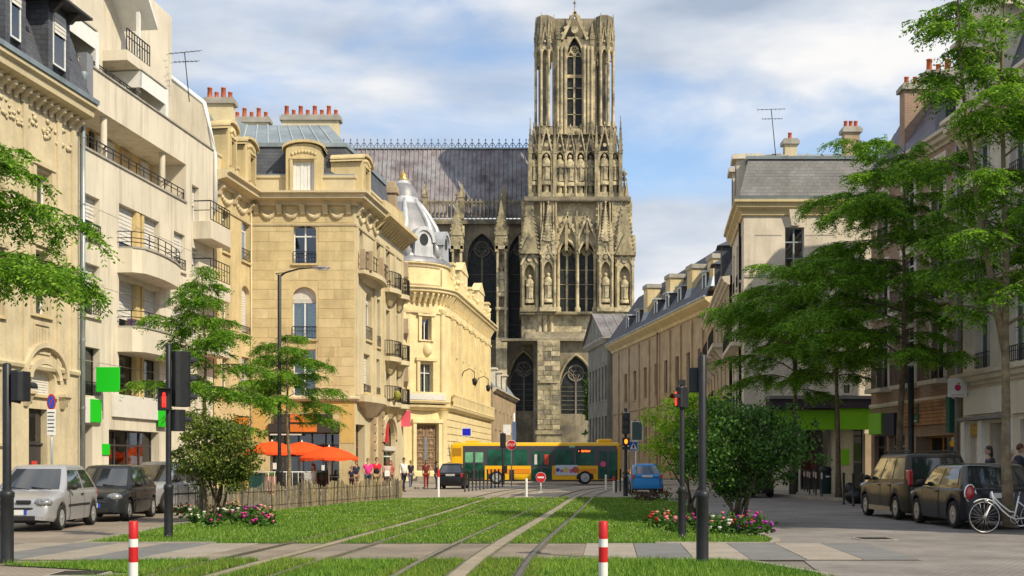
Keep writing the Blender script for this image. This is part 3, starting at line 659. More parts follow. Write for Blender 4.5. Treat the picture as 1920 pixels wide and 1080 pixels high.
# penthouse with curved white roof slab
ua, ub = f.uz(190, 100)[0], f.uz(243, 100)[0]
b = f.mb(); b.box(ua, ub, -3.5, -1.1, 15.9, 24); b.build('penthouse', M_REND, h)
P = []
u0, u1 = f.uz(205, 40)[0], f.uz(292, 50)[0]
b = f.mb(); pr = [(u0+(u1-u0)*t, 19.1+2.6*math.cos(t*PI/2)) for t in np.linspace(0, 1, 9)]
b.prism(pr+[(u, z+.22) for u, z in pr[::-1]], 'd', -4, .1); b.build('canopy_roof', M_WHITE, h, bevel=.02)
b = f.mb(); b.box(u1-.75, u1-.62, -.5, -.36, 16, 19.6); b.build('canopy_post', M_WHITE, h)
for (x0, x1, z0) in ((243, 286, 17.5), (105, 268, 15.85), (330, 372, 15.0)):
    a_, c_ = f.uz(x0, 100)[0], f.uz(x1, 100)[0]; b = f.mb(); railing(b, max(0, a_), c_, -.12, z0, z0+(.85 if z0 > 17 else .3), 9, .02); b.build('railing', M_IRON, h)
b = f.mb(); b.box(f.uz(243, 9)[0], f.uz(286, 9)[0], -3, -.1, 17.1, 17.5); b.build('terrace', M_REND, h)
b = f.mb()
for x in (165, 190, 222, 280, 300): u = f.uz(x, 100)[0]; b.box(u, u+.5, -1.39, -1.2, 16.2, 16.32)
b.build('wall_lamp', M_CONC, h)
b = f.mb(); b.box(.4, 1.6, -1.35, .3, 13.9, 14.55) if 0 else b.box(.02, .5, -.05, .3, 14.1, 16); b.build('end_fin', mat('slate_fin', (.2, .21, .24), .6), h)
# ============================================================ LEFT: golden corner house with mansard and cafe
FW = Fac((lx(56.3), 56.3), (-13.06, 61.3)); FF = Fac((-13.06, 61.3), (-7.86, 61.3)); FS = Fac((-7.86, 61.3), (-6.42, 72.6))
h = bld('corner_house', 'golden stone corner house with slate mansard, zinc roof and cafe on the ground floor', 'house', FF)
YZ = lambda y, Y=61.3: CH+(HZ-y)/F*Y
zb, zc = YZ(752), YZ(384)                       # top of ground floor, main cornice
def ops_of(f, L):
    o = []
    for (x0, x1, yt, yb, ar, k) in L:
        q = f.r(x0, x1, yt, yb)
        if ar: q.append((ar, 'seg'))
        o.append((q, k))
    return o
M_ORANGE = mat('orange_panel', (.62, .17, .03), .6, var=.08)
M_DARKP = mat('dark_brown_panel', (.045, .035, .035), .6, var=.1)
front = ops_of(FF, [(550, 593, 420, 494, .3, dict(tr=.3, rail=.6)), (548, 593, 538, 636, .55, dict(blind=.3, curtain=1, rail=.65, tr=.0)), (549, 592, 655, 743, 0, dict(tr=.0, bars=1, rail=0))])
shop = FF.r(503, 636, 811, 921); shop[2] = .18; shop += [None, .6]
b = FF.mb(); wall(b, 0, FF.len, 0, zc, [q for q, k in front]+[shop], .3); wf = b.build('front_wall', M_STONE_G, h)
room(h, FF, .1, FF.len-.1, .1, zc, -2.2)
for q, k in front: window(h, FF, q, cols=2, rev=.28, **k)
# coursed blocks of the front
z = zb+.28; row = 0
while z < zc-.75:
    hh = .5 if row % 2 == 0 else .46
    segs = [[.02, FF.len-.02]]
    for q, k in front:
        if q[2]-.14 < z+hh and q[3]+.05 > z:
            ns = []
            for a, b_ in segs:
                if q[0]-.1 > a and q[1]+.1 < b_: ns += [[a, q[0]-.1], [q[1]+.1, b_]]
                else: ns.append([a, b_])
            segs = ns
    for a, b_ in segs:
        n = max(1, round((b_-a)/1.15)); cut = [a]+[a+(b_-a)*(i+(.28 if row % 2 else -.12)*(1 if 0 < i < n else 0))/n for i in range(1, n)]+[b_]
        for c0, c1 in zip(cut, cut[1:]):
            b = FF.mb(); p = random.uniform(.012, .022); g = .007
            b.frus(c0+g, c1-g, -.01, .004, z+g, c0+g, c1-g, -.01, .004, z+hh-g); b.v = []; b.f = []; b.sm = []
            b.box(c0+g, c1-g, -.02, p, z+g, z+hh-g)
            b.build('stone_block', random.choice((M_STONE_G, M_STONE_G, MATS.get('golden_stone_b') or mat('golden_stone_b', (.585, .475, .265), .85, var=.12, scale=1.2, bump=.25, bscale=14, streak=.2, fine=.12), MATS.get('golden_stone_c') or mat('golden_stone_c', (.64, .53, .31), .85, var=.1, scale=1.4, bump=.25, bscale=14, streak=.15, fine=.1))), wf, fix=False)
    z += hh; row += 1
# wing
wing = ops_of(FW, [(417, 430, 385, 470, .3, dict(rail=.6, tr=.25)), (453, 468, 408, 487, .3, dict(rail=.6, tr=.25)), (417, 430, 545, 640, .3, dict(rail=.6)), (453, 468, 533, 625, .4, dict(blind=.97, rail=.4)), (417, 430, 668, 745, 0, dict()), (453, 468, 668, 745, 0, dict())])
ws = FW.r(438, 468, 778, 918); ws[2] = .16; ws += [None, .4]
b = FW.mb(); wall(b, 0, FW.len, 0, zc, [q for q, k in wing]+[ws], .3); b.build('wing_wall', M_STONE_G, h)
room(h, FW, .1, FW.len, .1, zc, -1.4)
for q, k in wing: window(h, FW, q, cols=2, rev=.28, **k)
b = FW.mb(); b.box(ws[0], ws[1], -.3, -.2, ws[2], ws[3]-.8); b.build('shop_door', mat('brown_shopfront', (.2, .1, .04), .6), h)
b = FW.mb(); b.box(ws[0], ws[1], -.25, -.05, ws[3]-.79, ws[3]-.05); b.build('shop_sign', M_ORANGE, h)
b = FW.mb(); b.box(ws[0], ws[1], -.22, .012, ws[3]-1.0, ws[3]-.8); b.build('shutter_box', M_DARKP, h)
# side along the street
side = ops_of(FS, [(674, 680, 428, 476, .35, dict()), (686, 697, 545, 636, .5, dict(blind=.25, rail=.7)), (682, 694, 662, 735, 0, dict(blind=.75, rail=.4)),
                   (706, 713, 448, 515, 0, dict(fm=M_DFRAME)), (707, 713, 560, 650, 0, dict(rail=.6)), (705, 712, 672, 740, 0, dict(rail=.4)),
                   (724, 731, 460, 520, 0, dict(fm=M_DFRAME)), (724, 731, 580, 660, 0, dict(fm=mat('orange_wood', (.5, .26, .07), .6))), (724, 731, 680, 745, 0, dict()),
                   (741, 746, 590, 650, 0, dict()), (741, 746, 690, 745, 0, dict())])
sh1 = FS.r(667, 684, 795, 916); sh1[2] = .16; sh1 += [None, .5]
ar1 = FS.r(719, 741, 785, 836); ar1.append((1.1, 'seg'))
sh2 = FS.r(719, 741, 845, 916); sh2[2] = .16
b = FS.mb(); wall(b, 0, FS.len, 0, zc, [q for q, k in side]+[sh1, ar1, sh2], .3); b.build('side_wall', M_STONE_L, h)
b = FS.mb(); b.quad((FS.len, 0, 0), (FS.len, -9, 0), (FS.len, -9, zc+2), (FS.len, 0, zc+2)); b.build('rear_wall', M_STONE_L, h)
room(h, FS, 0, FS.len, .1, zc, -1.2)
for q, k in side: window(h, FS, q, cols=2, rev=.28, **k)
window(h, FS, ar1, cols=2, rev=.3, fm=M_DFRAME, sill=False); window(h, FS, sh2, cols=1, tr=.15, rev=.3, sill=False, fm=M_FRAME, gm=SHOPGLASS, name='shop_door')
b = FS.mb(); b.box(ar1[0]+.45*(ar1[1]-ar1[0]), ar1[0]+.6*(ar1[1]-ar1[0]), -.24, -.1, ar1[2]+.2, ar1[2]+1.5); b.build('red_figure_sign', mat('red_sign', (.6, .04, .04), .5, var=0), h)
b = FS.mb(); b.box(ar1[0], ar1[1], -.2, .015, sh2[3]+.02, ar1[2]-.02); b.build('sign_band', M_BLIND, h)
window(h, FS, sh1, cols=1, tr=.35, rev=.4, sill=False, fm=mat('brown_frame', (.22, .1, .05), .6), gm=SHOPGLASS, name='shop_door')
arch_band(FS, ar1[0]-.1, ar1[1]+.1, ar1[3]-1.1, 1.2, .35, .12, M_STONE_L, h)
# bands and cornices running round the three fronts
plan = [FW.T(0, 0, 0)[:2], (-13.06, 61.3), (-7.86, 61.3), FS.T(FS.len, 0, 0)[:2]]
def rnd(name, prof, z, m=M_STONE_L, pl=None):
    b = MB(); b.sweep(pl or plan, [(d, z+q) for d, q in prof]); return b.build(name, m, h)
rnd('band_course', [(-.03, 0), (.1, 0), (.2, .12), (.2, .2), (.1, .28), (-.03, .3)], zb-.02)
rnd('architrave', [(-.03, 0), (.06, .0), (.08, .1), (-.03, .12)], zc-1.05)
co = rnd('cornice', [(-.03, -.05), (.14, -.05), (.2, .12), (.62, .22), (.64, .4), (.78, .46), (.78, .56), (-.03, .6)], zc)
rnd('attic_parapet', [(-.35, 0), (-.02, 0), (-.02, .75), (.05, .8), (.05, .92), (-.35, .92)], zc+.55)
for f, us in ((FF, np.linspace(.3, FF.len-.3, 5)), (FW, np.linspace(.5, FW.len-.4, 3)), (FS, np.linspace(.4, 5, 4))):
    for u in us:
        b = f.mb(); b.prism([(.0, zc-.5), (.12, zc-.47), (.2, zc-.28), (.34, zc-.14), (.34, zc-.052), (.0, zc-.052)], 'u', u-.13, u+.13); b.build('bracket', M_STONE_L, co)
    for u0, u1 in zip(us, us[1:]):                      # carved garlands between the brackets
        b = f.mb()
        for k in range(9):
            t = (k+.5)/9; uu = u0+.2+(u1-u0-.4)*t; c = f.T(uu, .03, zc-.32-.32*math.sin(PI*t)); g = .085+.05*math.sin(PI*t)
            b.t = None; b.ball(c, g*1.1, g, g, 7, 4)
        b.build('garland', M_STONE_L, co)
# deep bracketed eaves over the far half of the side
ex = [FS.T(u, 0, 0)[:2] for u in (4.2, FS.len)]
b = MB(); b.sweep(ex, [(-.02, zc-.1), (.2, zc-.1), (.72, zc+.22), (.86, zc+.28), (.86, zc+.46), (-.02, zc+.6)]); ev = b.build('eaves', M_STONE_G, h)
for u in np.arange(4.4, FS.len, .55):
    b = FS.mb(); b.prism([(.0, zc-.42), (.12, zc-.38), (.5, zc-.02), (.62, zc+.2), (.0, zc+.2)], 'u', u-.08, u+.08); b.build('bracket', M_STONE_G, ev)
# oriel and balconies on the side
b = FS.mb(); P = [(.25, 0), (.45, .55), (1.5, .75), (2.4, .55), (2.6, 0)]
for z0, z1 in ((zb-.55, zb+.25),): b.prism(P, 'z', z0, z1) if 0 else None
def bow(u0, u1, d, z0, z1, m, name, par, taper=0., rail=0):
    P = [(u0, 0)]+[(u0+(u1-u0)*t, d*(.55+.45*math.sin(PI*t))) for t in np.linspace(.0, 1, 7)]+[(u1, 0)]
    n = len(P); um = (u0+u1)/2; b = FS.mb()
    b.add([(um+(u-um)*(1-taper), q*(1-taper), z0) for u, q in P]+[(u, q, z1) for u, q in P], [tuple(range(n-1, -1, -1)), tuple(range(n, 2*n))]+[(k, (k+1) % n, n+(k+1) % n, n+k) for k in range(n)])
    o = b.build(name, m, par)
    if rail:
        b = FS.mb()
        for (a, q), (c, r) in zip(P, P[1:]):
            for zz in (z1+.1, z1+rail): b.add([(a, q-.03, zz), (c, r-.03, zz), (c, r, zz), (a, q, zz), (a, q-.03, zz+.04), (c, r-.03, zz+.04), (c, r, zz+.04), (a, q, zz+.04)], [(3, 2, 1, 0), (4, 5, 6, 7), (0, 1, 5, 4), (2, 3, 7, 6)])
            for t in (0, .33, .66): b.box(a+(c-a)*t-.015, a+(c-a)*t+.015, q+(r-q)*t-.03, q+(r-q)*t, z1, z1+rail)
        b.build('railing', M_IRON, o)
    return o
z3, z2, z1_ = YZ(517, 64), YZ(655, 64), YZ(747, 64)
ua, ub = FS.uz(667, 500)[0], FS.uz(712, 500)[0]; U = lambda x: FS.uz(x, 500)[0]
bb = bow(ua+.05, ub, .75, z3-.25, z3-.02, M_STONE_L, 'balcony', h)
for u, d in ((ua+.15, .45), (ua+.75, .68), ((ua+ub)/2+.25, .75), (ub-.2, .5)): b = FS.mb(); b.box(u-.14, u+.14, d-.25, d, z3-.018, z3+.95); b.build('stone_pier', M_STONE_P, bb)
b = FS.mb(); railing(b, ua+.2, ub-.2, .5, z3, z3+.85, 9, .02); b.build('railing', M_IRON, bb)
bow(ua+.3, ub, .4, z3-.55, z3-.252, M_STONE_L, 'corbel', bb, .4)
bw = bow(ua+.1, ub, .75, zb-.0, zb+.35, M_STONE_L, 'oriel_base', h); bow(ua+.1, ub, .75, zb-.75, zb-.003, M_STONE_P, 'corbel', bw, .7)
for x0, x1 in ((718, 738), (738, 752)):
    for z in (z3-.1, z2-.05, z1_):
        q = bow(U(x0), U(x1), .7, z-.25, z, M_STONE_L, 'balcony', h, 0, .85); bow(U(x0)+.2, U(x1)-.2, .5, z-.9, z-.252, M_STONE_G, 'corbel', q, .7)
b = FS.mb(); b.ball((0, 0, 0), 0, 0, 0) if 0 else None; b.t = None
c = FS.T(U(720), .75, z1_+.35); b.ball(c, .2, .2, .28, 8, 5); b.build('potted_flowers', mat('yellow_flowers', (.3, .3, .05), .9, var=.5, scale=14), h)
for x in (666, 700, 717, 738, 751):
    b = FS.mb(); u = U(x); b.box(u, u+.3, 0, .1, zb+.3, zc-1.1); b.build('pilaster', M_STONE_L, h)
for x in (694, 709):
    b = FS.mb(); u = U(x); b.box(u, u+.45, 0, .2, .12, zb-.05)
    for k in range(5): b.box(u+.06, u+.39, .2, .28, 2.2+.45*k, 2.5+.45*k)
    b.build('carved_pilaster', M_STONE_P, h)
# ground floor cafe front
def fpanel(f, x0, x1, yt, yb, d0, d1, m, name, par=None):
    o = f.r(x0, x1, yt, yb); b = f.mb(); b.box(o[0], o[1], d0, d1, o[2], o[3]); return b.build(name, m, par or h, bevel=.006)
sg = fpanel(FF, 514, 624, 776, 793, .002, .14, M_DARKP, 'shop_sign'); fpanel(FF, 504, 637, 794, 811, .002, .16, M_DARKP, 'shop_sign')
fpanel(FF, 545, 595, 777, 792, .141, .17, M_ORANGE, 'orange_board', sg); fpanel(FF, 545, 595, 796, 810, .161, .19, M_ORANGE, 'orange_board', sg)
b = FF.mb(); o_ = FF.r(507, 566, 813, 816); b.box(o_[0], o_[1], -.2, .1, o_[2], o_[3]); b.build('awning_box', M_WHITE, h)
window(h, FF, shop[:4], cols=5, tr=.22, rev=.55, fm=M_DARKP, sill=False, gm=SHOPGLASS, name='shop_window')
fpanel(FF, 508, 515, 868, 880, -.5, -.47, M_WHITE, 'menu_card'); fpanel(FF, 600, 606, 872, 882, -.5, -.47, M_WHITE, 'menu_card'); fpanel(FF, 613, 624, 866, 890, -.5, -.47, M_BLIND, 'menu_board')
M_OCHW = mat('ochre_painted_wall', (.58, .4, .14), .85, var=.08)
b = FF.mb(); b.box(.05, shop[0]-.05, .001, .02, 2.5, zb-.05); b.box(shop[1]+.05, FF.len-.02, .001, .02, 2.5, zb-.05); b.box(shop[0]-.049, shop[1]+.049, .001, .018, shop[3]+1.0, zb-.05); b.build('painted_band', M_OCHW, h)
b = FF.mb(); u = FF.uz(523, 0)[0]; u = FF.len-.18; b.t = None; p = FF.T(.05, .1, 0); b.tube([(p[0], p[1], .1), (p[0], p[1], zc-.1)], .05, 6); b.build('downpipe', M_STONE_L, h)
# mansard: slate slopes, zinc top with standing seams, dormers
zr0, zr1, zr2 = zc+1.45, YZ(268), YZ(231, 64)
A = [FW.T(0, 0, 0)[:2], (-13.06, 61.3), (-7.86, 61.3), FS.T(FS.len-2, 0, 0)[:2]]
def inset(P, d):
    out = []
    for i, p in enumerate(P):
        a = (Vector(P[i])-Vector(P[i-1])).normalized() if i else (Vector(P[1])-Vector(P[0])).normalized()
        c = (Vector(P[i+1])-Vector(P[i])).normalized() if i < len(P)-1 else a
        na, nc = Vector((a.y, -a.x)), Vector((c.y, -c.x)); n = (na+nc).normalized(); k = 1/max(.35, n.dot(na)); out.append((p[0]-n.x*d*k, p[1]-n.y*d*k))
    return out
B0, B1 = inset(A, .3), inset(A, .62)
b = MB()
for i in range(3): b.quad((*B0[i], zr0), (*B0[i+1], zr0), (*B1[i+1], zr1), (*B1[i], zr1))
rf = b.build('mansard', M_SLATE, h)
b = MB(); b.sweep(B1, [(-.1, zr1-.05), (.1, zr1-.05), (.12, zr1+.14), (-.1, zr1+.16)]); b.build('roof_edge', M_ZINC, h)
b = MB(); b.sweep(inset(A, .18), [(-.14, zr0-.12), (.12, zr0-.12), (.15, zr0+.1), (-.14, zr0+.12)]); b.build('gutter', M_ZINC, h)
R0, R1 = (-14.2, 64.4, zr2), (-8.9, 64.4, zr2)
x0, x1 = B1[1][0], B1[2][0]
n = 8
for i in range(n):                                      # zinc sheets of the front slope
    a, c = i/n, (i+1)/n
    lo0 = (x0+(x1-x0)*a, B1[1][1], zr1+.12); lo1 = (x0+(x1-x0)*c, B1[1][1], zr1+.12)
    hi0 = (R0[0]+.3+(R1[0]-R0[0]-1)*a, R0[1], zr2); hi1 = (R0[0]+.3+(R1[0]-R0[0]-1)*c, R0[1], zr2)
    b = MB(); b.quad(lo0, lo1, hi1, hi0); b.build('roof_panel', M_ZINC, h, fix=False)
    b = MB(); b.tube([(lo0[0], lo0[1], lo0[2]+.03), (hi0[0], hi0[1], hi0[2]+.03)], .035, 5, False); b.build('standing_seam', mat('pale_zinc', (.52, .56, .58), .4, .4, var=.1), h)
b = MB(); e2 = B1[3]; b.quad((x1, B1[2][1], zr1+.12), (e2[0], e2[1], zr1+.12), (R1[0]-.3, 71, zr2), (R1[0]-.7, R1[1], zr2)); b.quad((B1[0][0], B1[0][1], zr1+.12), (x0, B1[1][1], zr1+.12), (R0[0]+.3, R0[1], zr2), (-15.6, 60, zr2)); b.quad((R0[0]+.3, R0[1], zr2), (R1[0]-.7, R1[1], zr2), (R1[0]-.3, 71, zr2), (-14.5, 71, zr2)); b.quad((-15.6, 60, zr2), (R0[0]+.3, R0[1], zr2), (-14.5, 71, zr2), (-18, 66, zr2)); b.build('roof_side', M_ZINC, h, fix=False)
def dormer(f, x0, x1, yt, yb, wx0, wx1, wyt, wyb, par, m=M_STONE_G, dep=.9, d=.32, shutter=True):
    o = f.r(x0, x1, yt, yb); w = f.r(wx0, wx1, wyt, wyb); rise = .35
    b = f.mb(); wall(b, o[0], o[1], o[2], o[3]-rise, [w], .2, d)
    P = arch_pts(o[0]-.0, o[1]+.0, o[3]-rise, o[3], 'seg', 6)
    b.poly([(u, d, z) for u, z in P])
    for s in (o[0], o[1]): b.quad((s, d, o[2]), (s, d-1.6, o[2]), (s, d-1.6, o[3]-rise), (s, d, o[3]-rise))
    do = b.build('dormer', m, par, fix=True)
    b = f.mb(); Q = arch_pts(o[0]-.16, o[1]+.16, o[3]-rise, o[3]+.05, 'seg', 8)
    for p, q in zip(Q, Q[1:]):
        b.add([(p[0], d+.14, p[1]), (q[0], d+.14, q[1]), (q[0], d+.14, q[1]+.13), (p[0], d+.14, p[1]+.13), (p[0], d-1.6, p[1]), (q[0], d-1.6, q[1]), (q[0], d-1.6, q[1]+.13), (p[0], d-1.6, p[1]+.13)], [(0, 1, 2, 3), (3, 2, 6, 7), (1, 0, 4, 5)])
    b.build('pediment', m, do)
    b = f.mb()
    for k in range(8):
        t = (k+.5)/8; u = o[0]+.25+(o[1]-o[0]-.5)*t; c = f.T(u, d+.01, w[3]+.32+.16*math.sin(PI*t)); b.t = None; b.ball(c, .1, .05, .1, 6, 4); b.t = f.T
    b.build('carving', m, do)
    b = f.mb(); b.box(w[0]-.14, w[0]-.01, d, d+.06, w[2], w[3]+.1); b.box(w[1]+.01, w[1]+.14, d, d+.06, w[2], w[3]+.1); b.box(w[0]-.14, w[1]+.14, d, d+.08, w[3]+.1, w[3]+.18); b.build('surround', m, do)
    if shutter:
        b = f.mb(); n = 6
        for k in range(n): u = w[0]+(w[1]-w[0])*k/n; b.box(u+.005, u+(w[1]-w[0])/n-.005, d-.2, d-.14-.02*(k % 2), w[2], w[3])
        b.build('folding_shutter', M_WHITE, do)
    else:
        b = f.mb(); b.quad((w[0], d-.2, w[2]), (w[1], d-.2, w[2]), (w[1], d-.2, w[3]), (w[0], d-.2, w[3])); b.build('pane', M_CGLASS, do, fix=False)
dormer(FF, 538, 605, 272, 371, 551, 591, 305, 363, h)
dormer(FW, 415, 431, 228, 330, 420, 428, 262, 312, h, shutter=False); dormer(FW, 448, 468, 258, 345, 456, 465, 292, 340, h, shutter=False)
dormer(FS, 667, 684, 290, 375, 672, 679, 318, 358, h, shutter=False)
def chimney(par, cx, cy, w, d, z0, z1, pots, m=M_STONE_L, cap=M_CONC, rz=0., prows=1):
    b = MB(); b.box(cx-w/2, cx+w/2, cy-d/2, cy+d/2, z0, z1-.3); ch = b.build('chimney', m, par)
    b = MB(); b.box(cx-w/2-.12, cx+w/2+.12, cy-d/2-.12, cy+d/2+.12, z1-.3, z1-.1); b.box(cx-w/2-.05, cx+w/2+.05, cy-d/2-.05, cy+d/2+.05, z1-.0999, z1); b.build('chimney_cap', cap, ch)
    for i in range(pots):
        x = cx-w/2+w*(i+.5)/pots; hh = (.54, .33)[i % 2] if pots > 3 else .36; r = .125 if hh > .5 else .11
        b = MB(); b.lathe([(r*1.1, 0), (r, .05), (r*.85, hh-.06), (r, hh-.05), (r, hh), (r*.7, hh), (r*.7, hh-.1)], (x, cy, z1), 9); b.build('chimney_pot', M_TERRA, ch)
    return ch
chimney(h, -10.7, 65.4, 3.0, .6, zr2-1, YZ(218, 65.4), 8); chimney(h, -14.2, 66, 2.3, .6, zr2-1.5, YZ(222, 66), 6)
chimney(h, lx(57)-.3, 58.4, 1.3, .6, 17, YZ(186, 58.4), 4)
chimney(h, lx(53)-2.5, 54.5, 1.1, .6, 16, YZ(118, 54.5), 4, )
# tiered stone stack at the far end of the side
c = FS.T(FS.len-.7, -.6, 0)
b = MB()
for (w, z0, z1) in ((.95, zc, YZ(440, 72)), (.75, YZ(440, 72), YZ(405, 72)), (1.05, YZ(405, 72), YZ(392, 72)), (.7, YZ(392, 72), YZ(365, 72)), (.9, YZ(365, 72), YZ(352, 72)), (.6, YZ(352, 72), YZ(342, 72))):
    b.box(c[0]-w/2, c[0]+w/2, c[1]-w/2, c[1]+w/2, z0+.002, z1)
b.build('stone_stack', M_STONE_P, h, bevel=.04)
b = MB(); b.box(c[0]-2.2, c[0]-.9, c[1]-.3, c[1]+.3, zc, YZ(365, 72)); b.build('rear_chimney', M_CONC, h)
b = FS.mb(); bow(FS.len-5.5, FS.len-.3, .3, zc+.6, zc+1.5, M_STONE_G, 'curved_parapet', h)
# party gable with white edge, rising beside the modern block
b = MB(); X0 = lx(56.3); b.prism([(X0-5, 14), (X0, 14), (X0-.05, 15.3), (X0-.55, 18.0), (X0-2.1, 18.9), (X0-5, 18.9)], 'u', 0, 0) if 0 else None
pts = [(X0-5, 13), (X0+.02, 13), (X0-.02, 15.6), (X0-.5, 18.0), (X0-2.2, 19.3), (X0-5, 19.3)]
b.add([(x, 56.25, z) for x, z in pts]+[(x, 56.45, z) for x, z in pts], [(0, 1, 2, 3, 4, 5), (11, 10, 9, 8, 7, 6)]+[(i, (i+1) % 6, 6+(i+1) % 6, 6+i) for i in range(6)]); b.build('party_gable', M_REND, h)
b = MB(); b.tube([(x+.05, 56.3, z+.02) for x, z in pts[1:5]], .12, 4); b.build('gable_coping', M_WHITE, h)
def antenna(x, y, z0, z1, Y, lab, tilt=0., seed=1):
    r = random.Random(seed); p = at(x, z0, Y); q = at(x+tilt, z1, Y); t = thing('tv_antenna', lab, 'antenna', p)
    b = MB(); d = q-p; b.tube([(0, 0, -.3), tuple(d)], .022, 5); b.build('mast', M_IRON, t)
    for k, zz in ((1., 1.2), (.78, .9)):
        b = MB(); c = d*k; dr = Vector((1, .25*r.uniform(-1, 1), .05)); b.tube([c-dr*zz*.6, c+dr*zz*.6], .014, 4)
        for j in range(7):
            e = c+dr*zz*(-.6+1.2*j/6); hh = .32-.02*j; b.tube([e-Vector((.05, hh*.7, hh*.4)), e+Vector((.05, hh*.7, hh*.4))], .009, 4)
        b.build('aerial', M_IRON, t)
    return t
antenna(355, 0, 178, 98, 54, 'spindly television aerial behind the white-edged gable', -9, 3)

# ============================================================ LEFT: domed corner building across the street
C = Vector((-9.0, 101.5)); R = 3.9
def pol(a, r=R): return (C.x+r*math.sin(math.radians(a)), C.y-r*math.cos(math.radians(a)))
FD = Fac(pol(13), pol(51)); FE = Fac(pol(84), (-2.2, 127))
h = bld('domed_building', 'ornate bright stone building with rounded corner and silver dome', 'building', FD)
YZ = lambda y, Y=98.4: CH+(HZ-y)/F*Y
zg, zt = YZ(765), YZ(553)
ops = [(FD.r(780, 820, 795, 893)+[None, .4], None), (FD.r(787, 810, 681, 740), dict(tr=.3, curtain=1)), (FD.r(790, 807, 597, 637), dict(fm=M_FRAME))]
b = FD.mb(); wall(b, 0, FD.len, 0, zt, [o[0] for o in ops], .35)
arcA = [pol(a) for a in range(-75, 14, 11)]; arcB = [pol(a) for a in range(51, 85, 11)]
arcA[-1] = pol(13); arcB[-1] = pol(84)
b.t = None
for P in (arcA, arcB):
    for p, q in zip(P, P[1:]): b.quad((*p, 0), (*q, 0), (*q, zt), (*p, zt))
b.build('corner_wall', M_STONE_D, h); room(h, FD, 0, FD.len, .2, zt, -1)
for o, k in ops[1:]: window(h, FD, o, rev=.33, cols=2, sm=M_STONE_D, **k)
# carved double door
M_BRONZE = mat('carved_door', (.19, .12, .07), .6, var=.3, scale=5); M_STEELD = mat('blue_grey_door_iron', (.2, .24, .28), .5, .4, var=.2, scale=5)
o = ops[0][0]; b = FD.mb(); b.box(o[0], o[1], -.38, -.3, o[2], o[3]); dr = b.build('door', M_BRONZE, h)
for i in range(2):
    for j in range(4):
        w = (o[1]-o[0])/2; hh = (o[3]-o[2])/4; u = o[0]+w*i; z = o[2]+hh*j
        b = FD.mb(); b.box(u+.1, u+w-.1, -.3, -.255, z+.06, z+.14); b.box(u+.1, u+w-.1, -.3, -.255, z+hh-.14, z+hh-.06); b.box(u+.1, u+.18, -.3, -.255, z+.14, z+hh-.14); b.box(u+w-.18, u+w-.1, -.3, -.255, z+.14, z+hh-.14)
        c = ((u+w/2), -.29, z+hh/2)
        b.box(c[0]-.04, c[0]+.04, -.3, -.27, z+.14, z+hh-.14); b.box(u+.18, u+w-.18, -.3, -.271, c[2]-.04, c[2]+.04)
        b.build('door_panel', mat('door_carving', (.3, .2, .12), .6, var=.25, scale=6), dr)
        b = FD.mb(); cc = FD.T(*c); b.t = None; b.ball(cc, .2, .08, .22, 8, 5); b.build('rosette', mat('door_carving', (.3, .2, .12)), dr)
b = FD.mb(); b.box((o[0]+o[1])/2-.12, (o[0]+o[1])/2+.12, -.3, -.2, o[2], o[3]-1.0); b.build('centre_post', M_STEELD, dr)
b = FD.mb(); b.box(o[0]-.35, o[1]+.35, 0, .9, .0, o[2]-.16); b.box(o[0]-.15, o[1]+.15, 0, .55, o[2]-.159, o[2]); b.build('doorstep', M_PAVE, h)
b = FD.mb()
for s0, s1 in ((o[0]-.32, o[0]-.04), (o[1]+.04, o[1]+.32)): b.box(s0, s1, 0, .2, .1, o[3]+.1)
b.box(o[0]-.4, o[1]+.4, 0, .28, o[3]+.1, o[3]+.4); b.build('door_surround', M_STONE_D, h)
full = [pol(a) for a in range(-75, 13, 8)]+[pol(13), pol(22), pol(32), pol(42), pol(51)]+[pol(a) for a in (62, 73, 84)]+[FE.T(FE.len, 0, 0)[:2]]
rnd('ground_cornice', [(-.03, 0), (.2, .05), (.45, .25), (.5, .42), (-.03, .5)], zg-.2, M_STONE_D, full)
rnd('main_cornice', [(-.03, 0), (.15, 0), (.22, .3), (.62, .45), (.66, .65), (.8, .72), (.8, .85), (-.03, .95)], zt-.25, M_STONE_D, full)
rnd('frieze_band', [(-.03, 0), (.1, .02), (.12, .2), (-.03, .22)], zt-1.5, M_STONE_D, full)
rnd('plinth', [(-.03, 0), (.14, 0), (.14, .8), (.06, .9), (-.03, .9)], .02, M_STONE_D, full)
co = [x for x in h.children if x.name.startswith('main_cornice')][0]
pts = [pol(a) for a in range(-60, 84, 7)]+[FE.T(u, 0, 0)[:2] for u in np.arange(.8, FE.len, .8)]
b = MB()
for p, q in zip(pts, pts[1:]):
    d = (Vector(q)-Vector(p)).normalized(); n_ = Vector((d.y, -d.x)); m_ = Matrix(((d.x, n_.x, 0, p[0]), (d.y, n_.y, 0, p[1]), (0, 0, 1, 0), (0, 0, 0, 1)))
    b.t = lambda u, v, z, M=m_: tuple(M @ Vector((u, v, z))); b.prism([(0, zt-.7), (.14, zt-.65), (.5, zt-.02), (.5, zt+.195), (0, zt+.195)], 'u', -.1, .1)
b.t = None; tag(b.build('modillions', M_STONE_D, co), kind='stuff')
